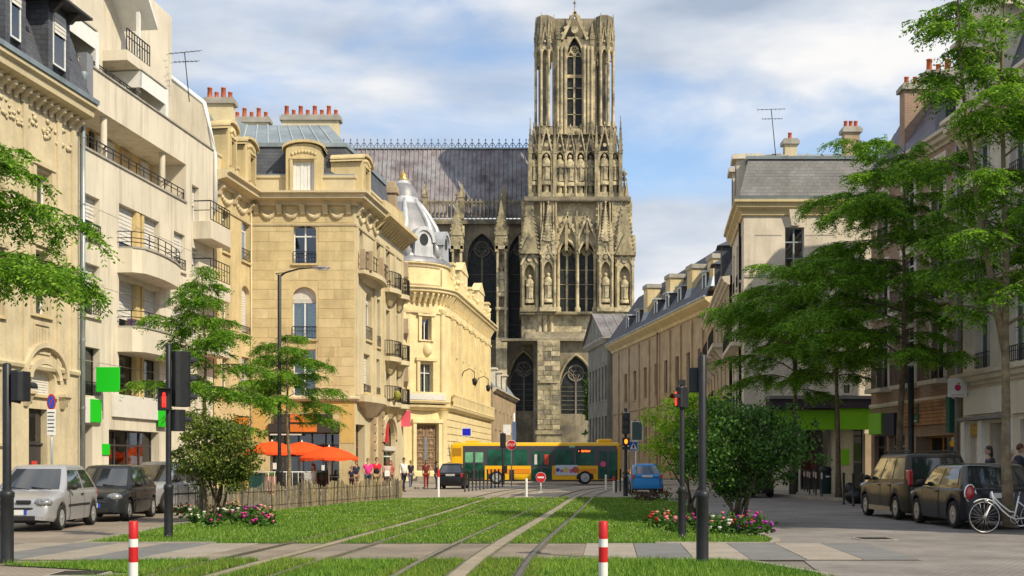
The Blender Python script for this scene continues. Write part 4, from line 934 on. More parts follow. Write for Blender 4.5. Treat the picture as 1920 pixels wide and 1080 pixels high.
# balcony over the door, blank name panel, window dressings
b = MB(); arc = [pol(a) for a in range(2, 64, 5)]; b.sweep(arc, [(.0, zg+.3), (.6, zg+.35), (.7, zg+.5), (.7, zg+1.2), (.5, zg+1.25), (.5, zg+.55), (.0, zg+.55)]); b.build('balcony', M_STONE_D, h)
b = MB(); b.sweep([pol(a) for a in range(8, 58, 5)], [(.702, zg+.62), (.74, zg+.62), (.74, zg+1.1), (.702, zg+1.1)]); b.build('blank_panel', M_BLIND, h)
for o_, k in ops[1:]:
    b = FD.mb(); b.box(o_[0]-.28, o_[0]-.03, 0, .16, o_[2]-.1, o_[3]+.2); b.box(o_[1]+.03, o_[1]+.28, 0, .16, o_[2]-.1, o_[3]+.2); b.box(o_[0]-.4, o_[1]+.4, 0, .25, o_[3]+.2, o_[3]+.45); b.build('window_surround', M_STONE_D, h)
b = FD.mb(); c = FD.T(FD.uz(800, 660)[0], .1, YZ(656)); b.t = None; b.ball(c, .42, .2, .5, 10, 6); b.build('oval_cartouche', M_STONE_D, h)
for a in (5, 58):
    p = pol(a, R+.05); b = MB(); b.lathe([(.26, zg+.6), (.24, zt-1.5)], (*p, 0), 10); b.lathe([(.26, zt-1.5), (.4, zt-1.2), (.4, zt-1.05)], (*p, 0), 8); b.build('engaged_column', M_STONE_D, h)
    p = pol(a, R+.1); b = MB(); b.lathe([(.38, .1), (.36, zg-.5), (.5, zg-.2)], (*p, 0), 10); b.build('door_column', M_STONE_D, h)
# drum and dome
zd0, zd1 = YZ(540), YZ(497, 100)
b = MB(); b.lathe([(R-.1, zd0-.3), (R-.1, zd1-.2), (R+.08, zd1-.15), (R+.08, zd1)], (*C, 0), 40, sm=False); b.build('drum', M_STONE_D, h)
b = MB(); arc = [pol(a, R-.1) for a in range(8, 60, 4)]
for (z0, z1) in ((zd0+.2, zd0+.3), (zd1-.45, zd1-.35)): b.sweep(arc, [(0, z0), (.06, z0), (.06, z1), (0, z1)])
for a in (8, 58): b.sweep([pol(a, R-.1), pol(a+1.5, R-.1)], [(0, zd0+.3), (.06, zd0+.3), (.06, zd1-.45), (0, zd1-.45)])
b.build('drum_panel', M_STONE_P, h)
M_SILV = mat('silver_lead', (.5, .51, .53), .45, .35, var=.15, scale=1.2, streak=.25); M_SILVD = mat('grey_lead_panel', (.24, .24, .26), .5, .3, var=.15, scale=1.2, streak=.3)
prof = [(4.0, zd1-.05), (3.95, zd1+.25), (3.5, zd1+.5), (3.35, YZ(470, 101)), (3.05, YZ(450, 101)), (2.62, YZ(425, 101)), (2.05, YZ(402, 101)), (1.5, YZ(384, 101)), (1.25, YZ(376, 101)), (1.2, YZ(362, 101)), (.85, YZ(348, 101)), (.4, YZ(337, 101))]
b = MB(); b.lathe(prof, (*C, 0), 32); b.build('dome', M_SILVD, h)
for k in range(8):
    a = 32+22.5+45*k; b = MB(); b.tube([(*pol(a, r+.02), z) for r, z in prof[2:9]], [.3]*4+[.26, .2, .16], 6); b.build('dome_rib', M_SILV, h)
b = MB(); b.lathe([(1.45, YZ(386, 101)), (1.55, YZ(383, 101)), (1.3, YZ(374, 101)), (1.1, YZ(362, 101)), (.75, YZ(346, 101)), (.42, YZ(336, 101))], (*C, 0), 20); b.build('dome_cap', M_SILV, h)
b = MB(); b.lathe([(3.55, zd1+.3), (3.7, zd1+.5), (3.45, zd1+.75)], (*C, 0), 32); b.build('dome_band', M_SILV, h)
b = MB(); b.lathe([(.42, YZ(337, 101)), (.5, YZ(334, 101)), (.25, YZ(331, 101)), (.32, YZ(327, 101)), (.28, YZ(325, 101)), (.1, YZ(321, 101)), (.02, YZ(316, 101))], (*C, 0), 12); b.build('finial', mat('gilt_finial', (.55, .38, .12), .4, .6, var=.2, scale=6), h)
for a in (32, -13, 77):                             # bull's-eye dormers
    fd = Fac(pol(a-14, 3.75), pol(a+14, 3.75)); z0 = YZ(487, 100); m = fd.len/2; zc_ = YZ(458, 100)
    b = fd.mb(); P = [(m+.78*math.cos(t), zc_+.78*math.sin(t)*1.15) for t in np.linspace(0, PI, 11)]
    pts = [(m+.85, z0), *P, (m-.85, z0)]; n = len(pts)
    b.add([(u, .02, z) for u, z in pts]+[(u, -2.2, z) for u, z in pts], [tuple(range(n))]+[(i, (i+1) % n, n+(i+1) % n, n+i) for i in range(n)]); dm = b.build('dome_dormer', M_SILV, h)
    b = fd.mb(); Q = arch_pts(m-1.0, m+1.0, zc_-.1, zc_+1.15, 'seg', 7); S = arch_pts(m-.74, m+.74, zc_-.1, zc_+.85, 'seg', 7)
    for i in range(len(Q)-1): b.add([(*[S[i][0], .16, S[i][1]],), (S[i+1][0], .16, S[i+1][1]), (Q[i+1][0], .16, Q[i+1][1]), (Q[i][0], .16, Q[i][1]), (S[i][0], 0, S[i][1]), (S[i+1][0], 0, S[i+1][1]), (Q[i+1][0], -1, Q[i+1][1]), (Q[i][0], -1, Q[i][1])], [(0, 1, 2, 3), (3, 2, 6, 7), (0, 1, 5, 4)])
    b.build('hood', M_SILV, dm)
    b = fd.mb(); b.poly([(m+.38*math.cos(t), .06, zc_+.1+.48*math.sin(t)) for t in np.linspace(0, 2*PI, 16, False)]); b.build('pane', M_CGLASS, dm, fix=False)
# long street side: wall, giant pilasters, windows, balustrade, attic gables
ops = []
for i in range(6):
    u = 1.6+i*3.6
    for z0, z1, k in ((zg+1.3, zg+4.3, dict(tr=.3)), (zg+5.4, zg+7.4, dict()), (1.4, 4.2, dict(fm=M_DFRAME))): ops.append(([u, u+1.3, z0, z1], k))
b = FE.mb(); wall(b, 0, FE.len, 0, zt, [o[0] for o in ops], .3); b.build('street_wall', M_STONE_D, h); room(h, FE, 0, FE.len, .2, zt, -1)
b = FE.mb(); b.quad((FE.len, 0, 0), (FE.len, -12, 0), (FE.len, -12, zt), (FE.len, 0, zt)); b.build('end_wall', M_STONE_D, h)
for o_, k in ops: window(h, FE, o_, rev=.28, cols=2, sm=M_STONE_D, **k)
for i in range(7):
    u = .5+i*3.6
    for du in (0, .55):
        if u+du > FE.len-.4: continue
        b = FE.mb(); b.box(u+du, u+du+.42, 0, .3, zg+.7, zt-1.6); b.box(u+du-.06, u+du+.48, 0, .36, zt-1.599, zt-1.32); b.build('pilaster', M_STONE_D, h)
for k in range(8):                                    # rusticated courses of the ground floor
    z = 1.0+k*.58
    if z > zg-.5: break
    b = MB(); b.sweep(full[-4:], [(-.02, z+.03), (.07, z+.03), (.07, z+.54), (-.02, z+.54)])
    b.build('rusticated_course', M_STONE_D, h)
for o_, k in ops:
    if o_[2] > 2: b = FE.mb(); b.box(o_[0]-.25, o_[1]+.25, 0, .22, o_[3]+.12, o_[3]+.35); b.box(o_[0]-.2, o_[0]-.02, 0, .1, o_[2], o_[3]+.12); b.box(o_[1]+.02, o_[1]+.2, 0, .1, o_[2], o_[3]+.12); b.build('window_surround', M_STONE_D, h)
b = FE.mb(); b.box(0, FE.len, .25, .4, zg+1.15, zg+1.3); b.box(0, FE.len, .25, .4, zg+.3, zg+.42)
for u in np.arange(.2, FE.len, .3): b.box(u, u+.14, .27, .38, zg+.42, zg+1.15)
tag(b.build('balustrade', M_STONE_D, h), kind='stuff')
b = FE.mb(); b.box(.5, FE.len, -.4, -.05, zt+.7, zt+1.9)
b.box(.5, FE.len, -.45, .0, zt+1.9, zt+2.05); b.build('attic_parapet', M_STONE_D, h)
for u0, u1, hh in ((1.0, 2.0, 3.0), (5, 9, 3.2), (11, 12, 2.4), (16, 20, 3.0), (23, 24, 2.6)):
    b = FE.mb(); b.box(u0, u1, -.6, .12, zt+.7, zt+hh)
    if u1-u0 > 2: b.prism([(u0-.2, zt+hh+.001), (u1+.2, zt+hh+.001), ((u0+u1)/2, zt+hh+1.0)], 'd', -.6, .2)
    else: b.box(u0-.12, u1+.12, -.7, .22, zt+hh+.001, zt+hh+.2)
    b.build('attic_gable', M_STONE_D, h)
b = FE.mb(); r_ = random.Random(5)
for k in range(46): 
    c = FE.T(r_.uniform(1, FE.len-1), .05, zt+r_.uniform(.9, 2.3)); b.t = None; g = r_.uniform(.1, .22); b.ball(c, g, g, g*1.2, 6, 4); b.t = FE.T
tag(b.build('attic_carving', M_STONE_D, h), kind='stuff')
for u in (4.5, 13.5):                               # lanterns on scrolled brackets
    b = FE.mb(); z = zg+2.6; pts = [(u, .1, z), (u, .5, z+.9), (u, 1.0, z+1.1), (u, 1.4, z+.8), (u, 1.4, z+.3)]
    W_ = [FE.T(*p) for p in pts]; b.t = None; b.tube(W_, .04, 5); c = W_[-1]; b.lathe([(.05, 0), (.22, -.1), (.16, -.55), (.04, -.65)], c, 6); b.build('wall_lantern', M_IRON, h)
# hanging balconies at the left seam
for y in (495, 600, 690):
    p = at(764, y, 97.6); b = MB(); b.box(p.x-1.0, p.x+.1, 97.0, 98.6, p.z-1.1, p.z-.75); b.box(p.x-1.0, p.x+.1, 97.0, 97.2, p.z-.749, p.z+.05); b.frus(p.x-.8, p.x-.1, 97.6, 98.6, p.z-1.9, p.z*0+p.x-1.0, p.x+.1, 97.0, 98.6, p.z-1.101); b.build('side_balcony', M_STONE_P, h)
b = MB(); b.box(-20, -8.6, 101, 108, 0, zt-1); b.build('rear_wing', M_STONE_D, h)
# small pale house farther down the street
f = Fac((-2.0, 128.5), (.45, 152)); h = bld('street_house', 'weathered pale house beyond the domed building, beside the cathedral', 'house', f)
ops = [[u, u+1.2, z, z+2.0] for u in (2, 6, 10, 14, 18) for z in (1.2, 5.2)]
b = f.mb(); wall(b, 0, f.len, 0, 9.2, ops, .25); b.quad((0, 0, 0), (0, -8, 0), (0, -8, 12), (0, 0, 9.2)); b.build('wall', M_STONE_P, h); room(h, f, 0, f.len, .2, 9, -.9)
for o in ops: window(h, f, o, rev=.2, sm=M_STONE_P)
b = MB(); moulding(b, f, 9.0, CORNICE); b.build('cornice', M_STONE_W, h)
b = f.mb(); b.frus(0, f.len, -8, .1, 9.52, 0, f.len, -7, -2, 12.4); b.build('roof', M_ZINC, h)
for u in (3, 8, 13): b = f.mb(); b.box(u, u+1.3, -1.2, -.1, 9.5, 11.6); b.box(u-.15, u+1.45, -1.3, .05, 11.6, 11.8); d_ = b.build('dormer', M_STONE_W, h); b = f.mb(); b.quad((u+.2, -.09, 9.8), (u+1.1, -.09, 9.8), (u+1.1, -.09, 11.3), (u+.2, -.09, 11.3)); b.build('pane', M_CGLASS, d_, fix=False)
# ============================================================ the cathedral (nave wall and tower seen square on)
CT = Fac((0, 208), (30, 208)); NV = Fac((-40, 217), (30, 217))
cathedral = bld('cathedral', 'great Gothic cathedral with square-topped tower and long lead roof closing the street', 'cathedral', CT, 10)
h = cathedral
def PX(f): return (lambda x: f.uz(x, 500)[0]), (lambda y: f.uz(960, y)[1])
U, Z = PX(CT); V, ZN = PX(NV)
def pinnacle(par, f, xc, w, z0, z1, z2, d, dep=None, m=M_CATH, name='pinnacle', crock=7, gab=True):
    """square shaft from z0 to z1 with little gables, then a crocketed spirelet up to z2"""
    dep = dep or w; b = f.mb(); a = w/2
    if z1 > z0+.05: b.box(xc-a, xc+a, d-dep, d, z0, z1)
    b.frus(xc-a*1.12, xc+a*1.12, d-dep*.5-a*1.12, d-dep*.5+a*1.12, z1, xc-.05, xc+.05, d-dep*.5-.05, d-dep*.5+.05, z2)
    if gab:
        g = min((z2-z1)*.28, w*1.3)
        b.prism([(xc-a*1.1, z1+.001), (xc+a*1.1, z1+.001), (xc, z1+g)], 'd', d-dep*.5-a*1.25, d-dep*.5+a*1.25)
        b.prism([(d-dep*.5-a*1.1, z1+.001), (d-dep*.5+a*1.1, z1+.001), (d-dep*.5, z1+g)], 'u', xc-a*1.25, xc+a*1.25)
    for k in range(crock):
        t = (k+.6)/(crock+.6); r = a*1.12*(1-t)+.05; z = z1+(z2-z1)*t; c = min(.13, .09*w/.9)*(1.25-t)
        for sx in (-1, 1):
            for sy in (-1, 1): b.box(xc+sx*r-c, xc+sx*r+c, d-dep*.5+sy*r-c, d-dep*.5+sy*r+c, z-c, z+c*1.3)
    b.lathe([(.02, 0), (.16*w, .1*w), (.05*w, .3*w), (.2*w, .42*w), (.04*w, .6*w), (.01, .8*w)], (xc, d-dep*.5, z2-.15*w), 6)
    return b.build(name, m, par)
def gable(par, f, x0, x1, z0, z1, d, m=M_CATHL, th=.35, name='gable', tref=True):
    b = f.mb(); xm = (x0+x1)/2; w = (x1-x0)*.11
    def bar(p, q):
        v = Vector((q[0]-p[0], q[1]-p[1])); n = Vector((-v.y, v.x)).normalized()*w/2
        b.prism([(p[0]-n.x, p[1]-n.y), (q[0]-n.x, q[1]-n.y), (q[0]+n.x, q[1]+n.y), (p[0]+n.x, p[1]+n.y)], 'd', d-th, d)
    bar((x0, z0), (xm, z1)); bar((x1, z0), (xm, z1))
    n = max(3, int((z1-z0)/.8))
    for k in range(1, n):
        t = k/n
        for s in (-1, 1): c = .11*(x1-x0)/2; px = xm+s*(x1-x0)/2*(1-t)+s*w*.6; z = z0+(z1-z0)*t; b.box(px-c, px+c, d-th*.8, d-th*.2, z-c*.5, z+c*1.4)
    b.lathe([(.02, 0), (.12, .1), (.05, .3), (.17, .45), (.02, .75)], (xm, d-th/2, z1), 6)
    if tref:
        c = (xm, z0+(z1-z0)*.36); r = (x1-x0)*.14
        b.prism([(c[0]+r*math.cos(a), c[1]+r*math.sin(a)) for a in np.linspace(0, 2*PI, 10, False)], 'd', d-th*.9, d-th*.3)
    return b.build(name, m, par)
def statue(par, f, x, z, hgt, d, m=M_CATHL):
    b = f.mb(); w = hgt*.15
    b.lathe([(w*1.25, -.12*hgt), (w*1.3, 0), (w*1.0, .02*hgt), (w*.95, .3*hgt), (w*1.05, .55*hgt), (w*1.15, .72*hgt), (w*.6, .82*hgt), (w*.38, .85*hgt)], (x, d, z), 9, sx=1, sy=.8)
    b.ball((x, d+.02, z+hgt*.92), w*.48, w*.5, hgt*.085, 8, 5)
    b.box(x-w*.9, x+w*.9, d+w*.4, d+w*.95, z+hgt*.52, z+hgt*.62)
    b.frus(x-w*.2, x+w*.8, d, d+w, z+.05*hgt, x-w*.1, x+w*.4, d+w*.5, d+w*.95, z+.5*hgt)
    return b.build('statue', m, par)
def lancet(par, f, o, d, n=2, rose=True, m=M_TRACERY, gm=M_CGLASS, tw=.22, rings=0):
    """window set back in a pointed opening o=[u0,u1,z0,z1,(rise,'pt')]: glass, mullions, sub-arches and an eye"""
    a, c, z0, z1 = o[:4]; rise = o[4][0]; zs = z1-rise; w = c-a; b = f.mb()
    for k in range(1, n): u = a+w*k/n; b.box(u-tw/2, u+tw/2, d, d+.25, z0, zs+.2)
    sp = zs-w/n*.2; 
    for k in range(n):
        P = arch_pts(a+w*k/n+.02, a+w*(k+1)/n-.02, sp, sp+w/n*.95, 'pt', 5)
        b.t = None; b.tube([f.T(u, d+.12, z) for u, z in P], tw*.45, 5); b.t = f.T
    if rose:
        r = w*.27; cz = zs+rise*.36
        T_ = [f.T(a+w/2+r*math.cos(t), d+.12, cz+r*math.sin(t)) for t in np.linspace(0, 2*PI, 19)]
        b.t = None; b.tube(T_, tw*.5, 5, cap=False)
        for k in range(6):
            t = k*PI/3; c2 = (a+w/2+r*.58*math.cos(t), cz+r*.58*math.sin(t)); b.tube([f.T(c2[0]+r*.33*math.cos(s), d+.12, c2[1]+r*.33*math.sin(s)) for s in np.linspace(0, 2*PI, 9)], tw*.25, 4, cap=False)
        b.t = f.T
    tr = b.build('tracery', m, par)
    for k in range(n):
        q = f.mb(); q.quad((a+w*k/n, d, z0), (a+w*(k+1)/n, d, z0), (a+w*(k+1)/n, d, zs), (a+w*k/n, d, zs)); q.build('pane', gm, tr, fix=False)
    q = f.mb(); q.poly([(u, d, z) for u, z in arch_pts(a, c, zs, z1, 'pt')]); q.build('pane', gm, tr, fix=False)
    if rings:
        q = f.mb()
        for k in range(rings): z = z0+(zs-z0)*(k+1)/(rings+1); q.box(a, c, d+.02, d+.1, z-.04, z+.04)
        q.build('glazing_bar', m, tr)
    return tr
# ---- nave: clerestory wall, aisle wall, windows, flying-buttress piers
zA = ZN(645)                                  # top of the chapel storey
ops = []
for x0, x1 in ((800, 850), (877, 930), (953, 1000), (700, 752)):
    ops.append([V(x0), V(x1), ZN(640), ZN(437), (4.2, 'pt')])
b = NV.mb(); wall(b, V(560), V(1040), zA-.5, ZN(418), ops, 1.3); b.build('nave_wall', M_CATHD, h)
for o in ops: lancet(h, NV, o, -1.2, rings=4, tw=.3)
chap = [[V(957), V(1007), ZN(772), ZN(663), (4.6, 'pt')], [V(900), V(945), ZN(775), ZN(690), (3.5, 'pt')]]
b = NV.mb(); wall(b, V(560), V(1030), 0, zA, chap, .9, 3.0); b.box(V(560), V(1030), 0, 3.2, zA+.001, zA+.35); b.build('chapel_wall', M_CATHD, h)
for o in chap: lancet(h, NV, o, 2.15, rings=5, tw=.3)
for o in chap: 
    b = NV.mb(); P = arch_pts(o[0]-.15, o[1]+.15, o[3]-o[4][0], o[3]+.2, 'pt'); b.t = None; b.tube([NV.T(u, 3.1, z) for u, z in P], .22, 5); b.build('hood_mould', M_CATH, h)
# balustrade of slender arches below the roof
b = NV.mb(); z0, z1 = ZN(412), ZN(378); x0, x1 = V(778), V(992)
b.box(V(560), x1, .2, .9, z0-.9, z0-.35); b.box(V(560), x1, .0, .6, z0-.35, z0); b.box(V(560), x1, .2, .5, z1-.3, z1); b.build('gallery_moulding', M_CATHD, h)
b = NV.mb(); n = int((x1-x0)/.72)
for k in range(n):
    u = x0+(x1-x0)*k/n; w = (x1-x0)/n; b.box(u-.09, u+.09, .22, .45, z0, z1-.3)
    P = arch_pts(u+.08, u+w-.08, z1-1.0, z1-.35, 'pt', 3)
    b.t = None; b.tube([NV.T(p[0], .33, p[1]) for p in P], .07, 4, False); b.t = NV.T
    b.frus(u-.16, u+.16, .2, .5, z1+.001, u-.02, u+.02, .33, .37, z1+.5)
q = b.build('gallery_arcade', M_CATH, h); q['kind'] = 'stuff'
for x in (797, 866, 945): pinnacle(h, NV, V(x), .8, z0, ZN(372), ZN(345), .8)
# steep lead roof in vertical sheets, crested ridge
ze, zr, dr_ = ZN(414)+.6, ZN(258), -8.
x0, x1 = V(600), V(994); n = 46
for k in range(n):
    a, c = x0+(x1-x0)*k/n, x0+(x1-x0)*(k+1)/n; p = random.uniform(-.03, .03)
    b = NV.mb(); b.quad((a, -.6+p, ze), (c, -.6+p, ze), (c, dr_+p, zr), (a, dr_+p, zr)); b.build('lead_sheet', M_LEAD, h, fix=False)
b = NV.mb()
for k in range(n+1):
    u = x0+(x1-x0)*k/n; b.t = None; b.tube([NV.T(u, -.5, ze), NV.T(u, dr_+.1, zr)], .1, 4, False); b.t = NV.T
b.build('roof_rolls', M_LEAD, h)['kind'] = 'stuff'
b = NV.mb(); b.box(x0, x1, dr_-.3, dr_+.3, zr, zr+.25); b.build('ridge', M_ZINC, h)
M_BLUE = mat('blue_grey_cresting', (.12, .17, .26), .6, .2, var=.1)
n = 30
for k in range(n):
    u = x0+(x1-x0)*(k+.5)/n; w = (x1-x0)/n/2; b = NV.mb(); z = zr+.25
    b.box(u-.06, u+.06, dr_-.05, dr_+.05, z, z+1.35); b.box(u-.3, u+.3, dr_-.05, dr_+.05, z+.75, z+.9); b.lathe([(.02, 0), (.17, .15), (.02, .4)], (u, dr_, z+1.3), 5)
    P = [(u-w, z+.1), (u-w*.55, z+.65), (u, z+.3), (u+w*.55, z+.65), (u+w, z+.1)]; b.t = None; b.tube([NV.T(p[0], dr_, p[1]) for p in P], .07, 4, False); b.build('ridge_crest', M_BLUE, h)
# piers of the flying buttresses with statues in tabernacles
for x in (861, 942, 780):
    u = V(x)-.1; d = 7.0
    b = NV.mb(); b.box(u-.95, u+.95, d-2.4, d, 0, ZN(640)); b.box(u-.85, u-.5, d-2.2, d-.05, ZN(640), ZN(480)); b.box(u+.5, u+.85, d-2.2, d-.05, ZN(640), ZN(480)); b.box(u-.5, u+.5, d-2.2, d-1.1, ZN(640), ZN(480)); b.box(u-1.0, u+1.0, d-2.3, d+.05, ZN(590), ZN(585)); b.box(u-1.05, u+1.05, d-2.4, d+.1, ZN(480), ZN(474)); b.build('buttress_pier', M_CATHL, h)
    statue(h, NV, u, ZN(560), 4.6, d-.6)
    pinnacle(h, NV, u, 2.0, ZN(474), ZN(455), ZN(385), d, 2.2, crock=9)
    for s in (-1, 1): pinnacle(h, NV, u+s*.85, .55, ZN(485), ZN(470), ZN(440), d+.1, crock=4)
    for zz in (ZN(452), ZN(520)):
        b = NV.mb(); b.prism([(d-2.2, zz), (0, zz+5.5), (0, zz+4.6), (d-2.2, zz-1.0)], 'u', u-.4, u+.4); b.build('flying_buttress', M_CATHD, h)
# ---- tower
tw = put('tower', None, h); tower = tw
zL1, zL2, zL3, zTop = Z(640), Z(588), Z(376), Z(28)
uL, uR = U(978), U(1188)
# lower stage: great buttress, right chapel window, plain walls
ow = [U(1052), U(1108), Z(776), Z(668), (4.4, 'pt')]
b = CT.mb(); wall(b, U(1000), U(1130), 0, zL1, [ow], 1.0); b.box(U(945), U(1000), -9, .0, 0, zL1) if 0 else None
b.box(U(1128), U(1185), -14, 0, 0, zL1); b.build('lower_wall', M_CATHD, h); lancet(h, CT, ow, -.95, rings=6, tw=.28)
b = CT.mb(); P = arch_pts(ow[0]-.2, ow[1]+.2, ow[3]-4.4, ow[3]+.25, 'pt'); b.t = None; b.tube([CT.T(u, .1, z) for u, z in P], .25, 5); b.build('hood_mould', M_CATH, h)
b = CT.mb(); a, c = U(1007), U(1049)
z = 0; k = 0
b.box(a, c, -1, 2.6, 0, zL1-.05); b.box(a-.35, c+.35, -1, 3.0, Z(815), Z(808)); b.frus(a-.3, c+.3, -1, 3.3, 0, a-.1, c+.1, -1, 2.7, Z(815)); b.frus(a+.3, c-.3, 2.6, 2.9, Z(720), a+.4, c-.4, 2.6, 2.65, Z(712)); bt = b.build('great_buttress', M_CATH, h)
nb = 0
for r_ in range(24):                               # its coursed blocks
    z0 = Z(806)+r_*.82
    if z0 > zL1-1: break
    n = 3; off = .45*(r_ % 2)
    for j in range(n):
        q0 = a+.02+(c-a-.04)*max(0, (j-off*.5 if j else 0))/n; q1 = a+.02+(c-a-.04)*(j+1-(off*.5 if j < n-1 else 0))/n
        b = CT.mb(); e = random.uniform(.02, .12); b.box(q0+.03, q1-.03, 2.5, 2.6+e, z0+.03, z0+.79); b.build('stone_block', random.choice((M_CATH, M_CATHL, M_CATHD)), bt, fix=False)
b = CT.mb(); b.box(U(940), U(1118), -1, 1.4, zL1-.04, zL1+.35); b.frus(U(985), U(1120), -1, 1.3, zL1+.351, U(985), U(1120), -1, .3, zL1+1.6); b.build('string_course', M_CATHD, h)
b = CT.mb(); b.box(U(978), U(1120), -14, -.4, zL1, zL2); b.box(U(1118), U(1185), -14, -.2, zL1+.01, zL2); b.build('plain_stage', M_CATHL, tw)
for x in (1012, 1022, 1034): b = CT.mb(); b.lathe([(.42, zL1+.35), (.36, zL1+.8), (.34, zL2-1.2), (.6, zL2-.5), (.6, zL2-.3)], (U(x), -.25, 0), 8); b.build('colonnette', M_CATHL, tw)
b = CT.mb(); b.box(U(1090), U(1096), -.4, .5, zL1+.4, Z(620)); b.build('stone_stump', M_CATHD, tw)
b = CT.mb(); b.box(U(974), U(1118), -14, .8, zL2-.3, zL2+.25); b.box(U(1118)+.01, U(1190), -14, .75, zL2-.3, zL2+.25)
for k in range(46): u = U(976)+(U(1117)-U(976))*k/46; b.box(u, u+.2, .8, .98, zL2-.25, zL2+.05)
b.build('string_course', M_CATH, tw)
# belfry-base stage: pair of tall lancets between statue piers
lw = [[U(1048), U(1080), zL2+.3, Z(452), (2.2, 'pt')], [U(1086), U(1115), zL2+.3, Z(452), (2.2, 'pt')]]
b = CT.mb(); wall(b, U(1010), U(1150), zL2, zL3, lw, 1.6, -.6); b.box(U(978), U(1010), -14, -.6, zL2, zL3); b.box(U(1150), U(1186), -14, -.6, zL2, zL3); b.quad((U(978), -14, zL2), (U(1186), -14, zL2), (U(1186), -14, zL3), (U(978), -14, zL3)); b.build('middle_stage', M_CATHL, tw)
for o in lw: lancet(tw, CT, o, -1.9, rings=3, tw=.36, m=M_CATHL)
for o in lw:
    gable(tw, CT, o[0]-.35, o[1]+.35, Z(450), Z(405), .1)
    b = CT.mb(); P = arch_pts(o[0]-.12, o[1]+.12, o[3]-2.2, o[3]+.25, 'pt'); b.t = None; b.tube([CT.T(u, -.4, z) for u, z in P], .25, 5); b.build('hood_mould', M_CATHL, tw)
for x in (1047, 1083, 1116): b = CT.mb(); b.lathe([(.5, zL2+.25), (.5, zL2+1), (.28, zL2+1.3), (.26, Z(470)), (.42, Z(466))], (U(x), -.45, 0), 8); b.build('colonnette', M_CATHL, tw)
def pier(x0, x1, z0, z1, zs, d, top, cr=8, st=True, m=M_CATHL, pw=.95):
    """buttress face holding a statue in a canopied niche, crowned by a spirelet"""
    a, c = U(x0), U(x1); w = c-a; xm = (a+c)/2
    b = CT.mb(); nz0, nz1 = z0+(z1-z0)*.12, z1-(z1-z0)*.12
    wall(b, a, c, z0, z1, [[a+w*.22, c-w*.22, nz0, nz1, (w*.5, 'pt')]], 1.0, d); b.quad((a+w*.2, d-1., nz0), (c-w*.2, d-1., nz0), (c-w*.2, d-1., nz1), (a+w*.2, d-1., nz1))
    b.quad((a, d, z0), (a, d-3, z0), (a, d-3, z1), (a, d, z1)); b.quad((c, d, z0), (c, d-3, z0), (c, d-3, z1), (c, d, z1)); b.box(a-.15, c+.15, d-3, d+.2, z1, z1+.4); b.box(a-.12, c+.12, d-3, d+.22, z0, z0+.7)
    for u in (a+w*.1, c-w*.1): b.lathe([(.17, z0+.7), (.15, z1-.3), (.26, z1)], (u, d+.1, 0), 6)
    b.build('buttress', m, tw)
    if st: statue(tw, CT, xm, nz0+.9, (nz1-nz0)*.62, d-.35)
    gable(tw, CT, a+.05, c-.05, nz1-.1, nz1+w*.8, d+.25, th=.3)
    pinnacle(tw, CT, xm, w*pw, z1+.4, z1+(.6 if pw > .8 else 2.2), top, d, 2.2*pw, crock=cr, m=M_CATH if pw > .8 else m)
    if pw < .8:
        for s in (-1, 1): pinnacle(tw, CT, xm+s*w*.36, w*.26, z1+.4, z1+1.6, z1+5.2, d+.15, crock=6, m=m)
pier(976, 1010, zL2+.2, Z(485), 0, .9, Z(345), 17, m=M_CATH)
pier(1013, 1042, zL2+.2, Z(480), 0, 1.5, Z(385), 12, pw=.5)
pier(1120, 1149, zL2+.2, Z(480), 0, 1.5, Z(385), 12, pw=.5)
pier(1153, 1188, zL2+.2, Z(488), 0, .9, Z(335), 18)
for (x0, x1, m) in ((1026, 1043, M_CATHL), (1118, 1130, M_CATHL), (1150, 1166, M_CATHL), (986, 1000, M_CATH)):
    b = CT.mb(); b.box(U(x0), U(x1), -2, .55, Z(486), zL3-.2)
    for k in range(9): z = Z(480)+k*1.1; b.box(U(x0)-.1, U(x0)+.16, .5, .75, z, z+.35); b.box(U(x1)-.16, U(x1)+.1, .5, .75, z, z+.35)
    b.build('crocketed_pilaster', m, tw)
for x in (1014, 1019, 1037, 1042, 1121, 1126, 1143, 1148): b = CT.mb(); b.lathe([(.2, Z(478)), (.15, Z(470)), (.14, zL3-.8), (.24, zL3-.4)], (U(x), .62, 0), 6); b.build('colonnette', M_CATHL, tw)
for x, zt_ in ((1062, Z(404)), (1082, Z(385)), (1101, Z(404)), (1140, Z(390))): pinnacle(tw, CT, U(x), .5, Z(470), Z(440), zt_, .15, crock=6)
b = CT.mb(); b.box(U(983), U(1182), -13.5, .9, zL3-.35, zL3+.5)
for k in range(60): u = U(985)+(U(1180)-U(985))*k/60; b.box(u, u+.16, .9, 1.08, zL3-.3, zL3)
b.build('string_course', M_CATHD, tw)
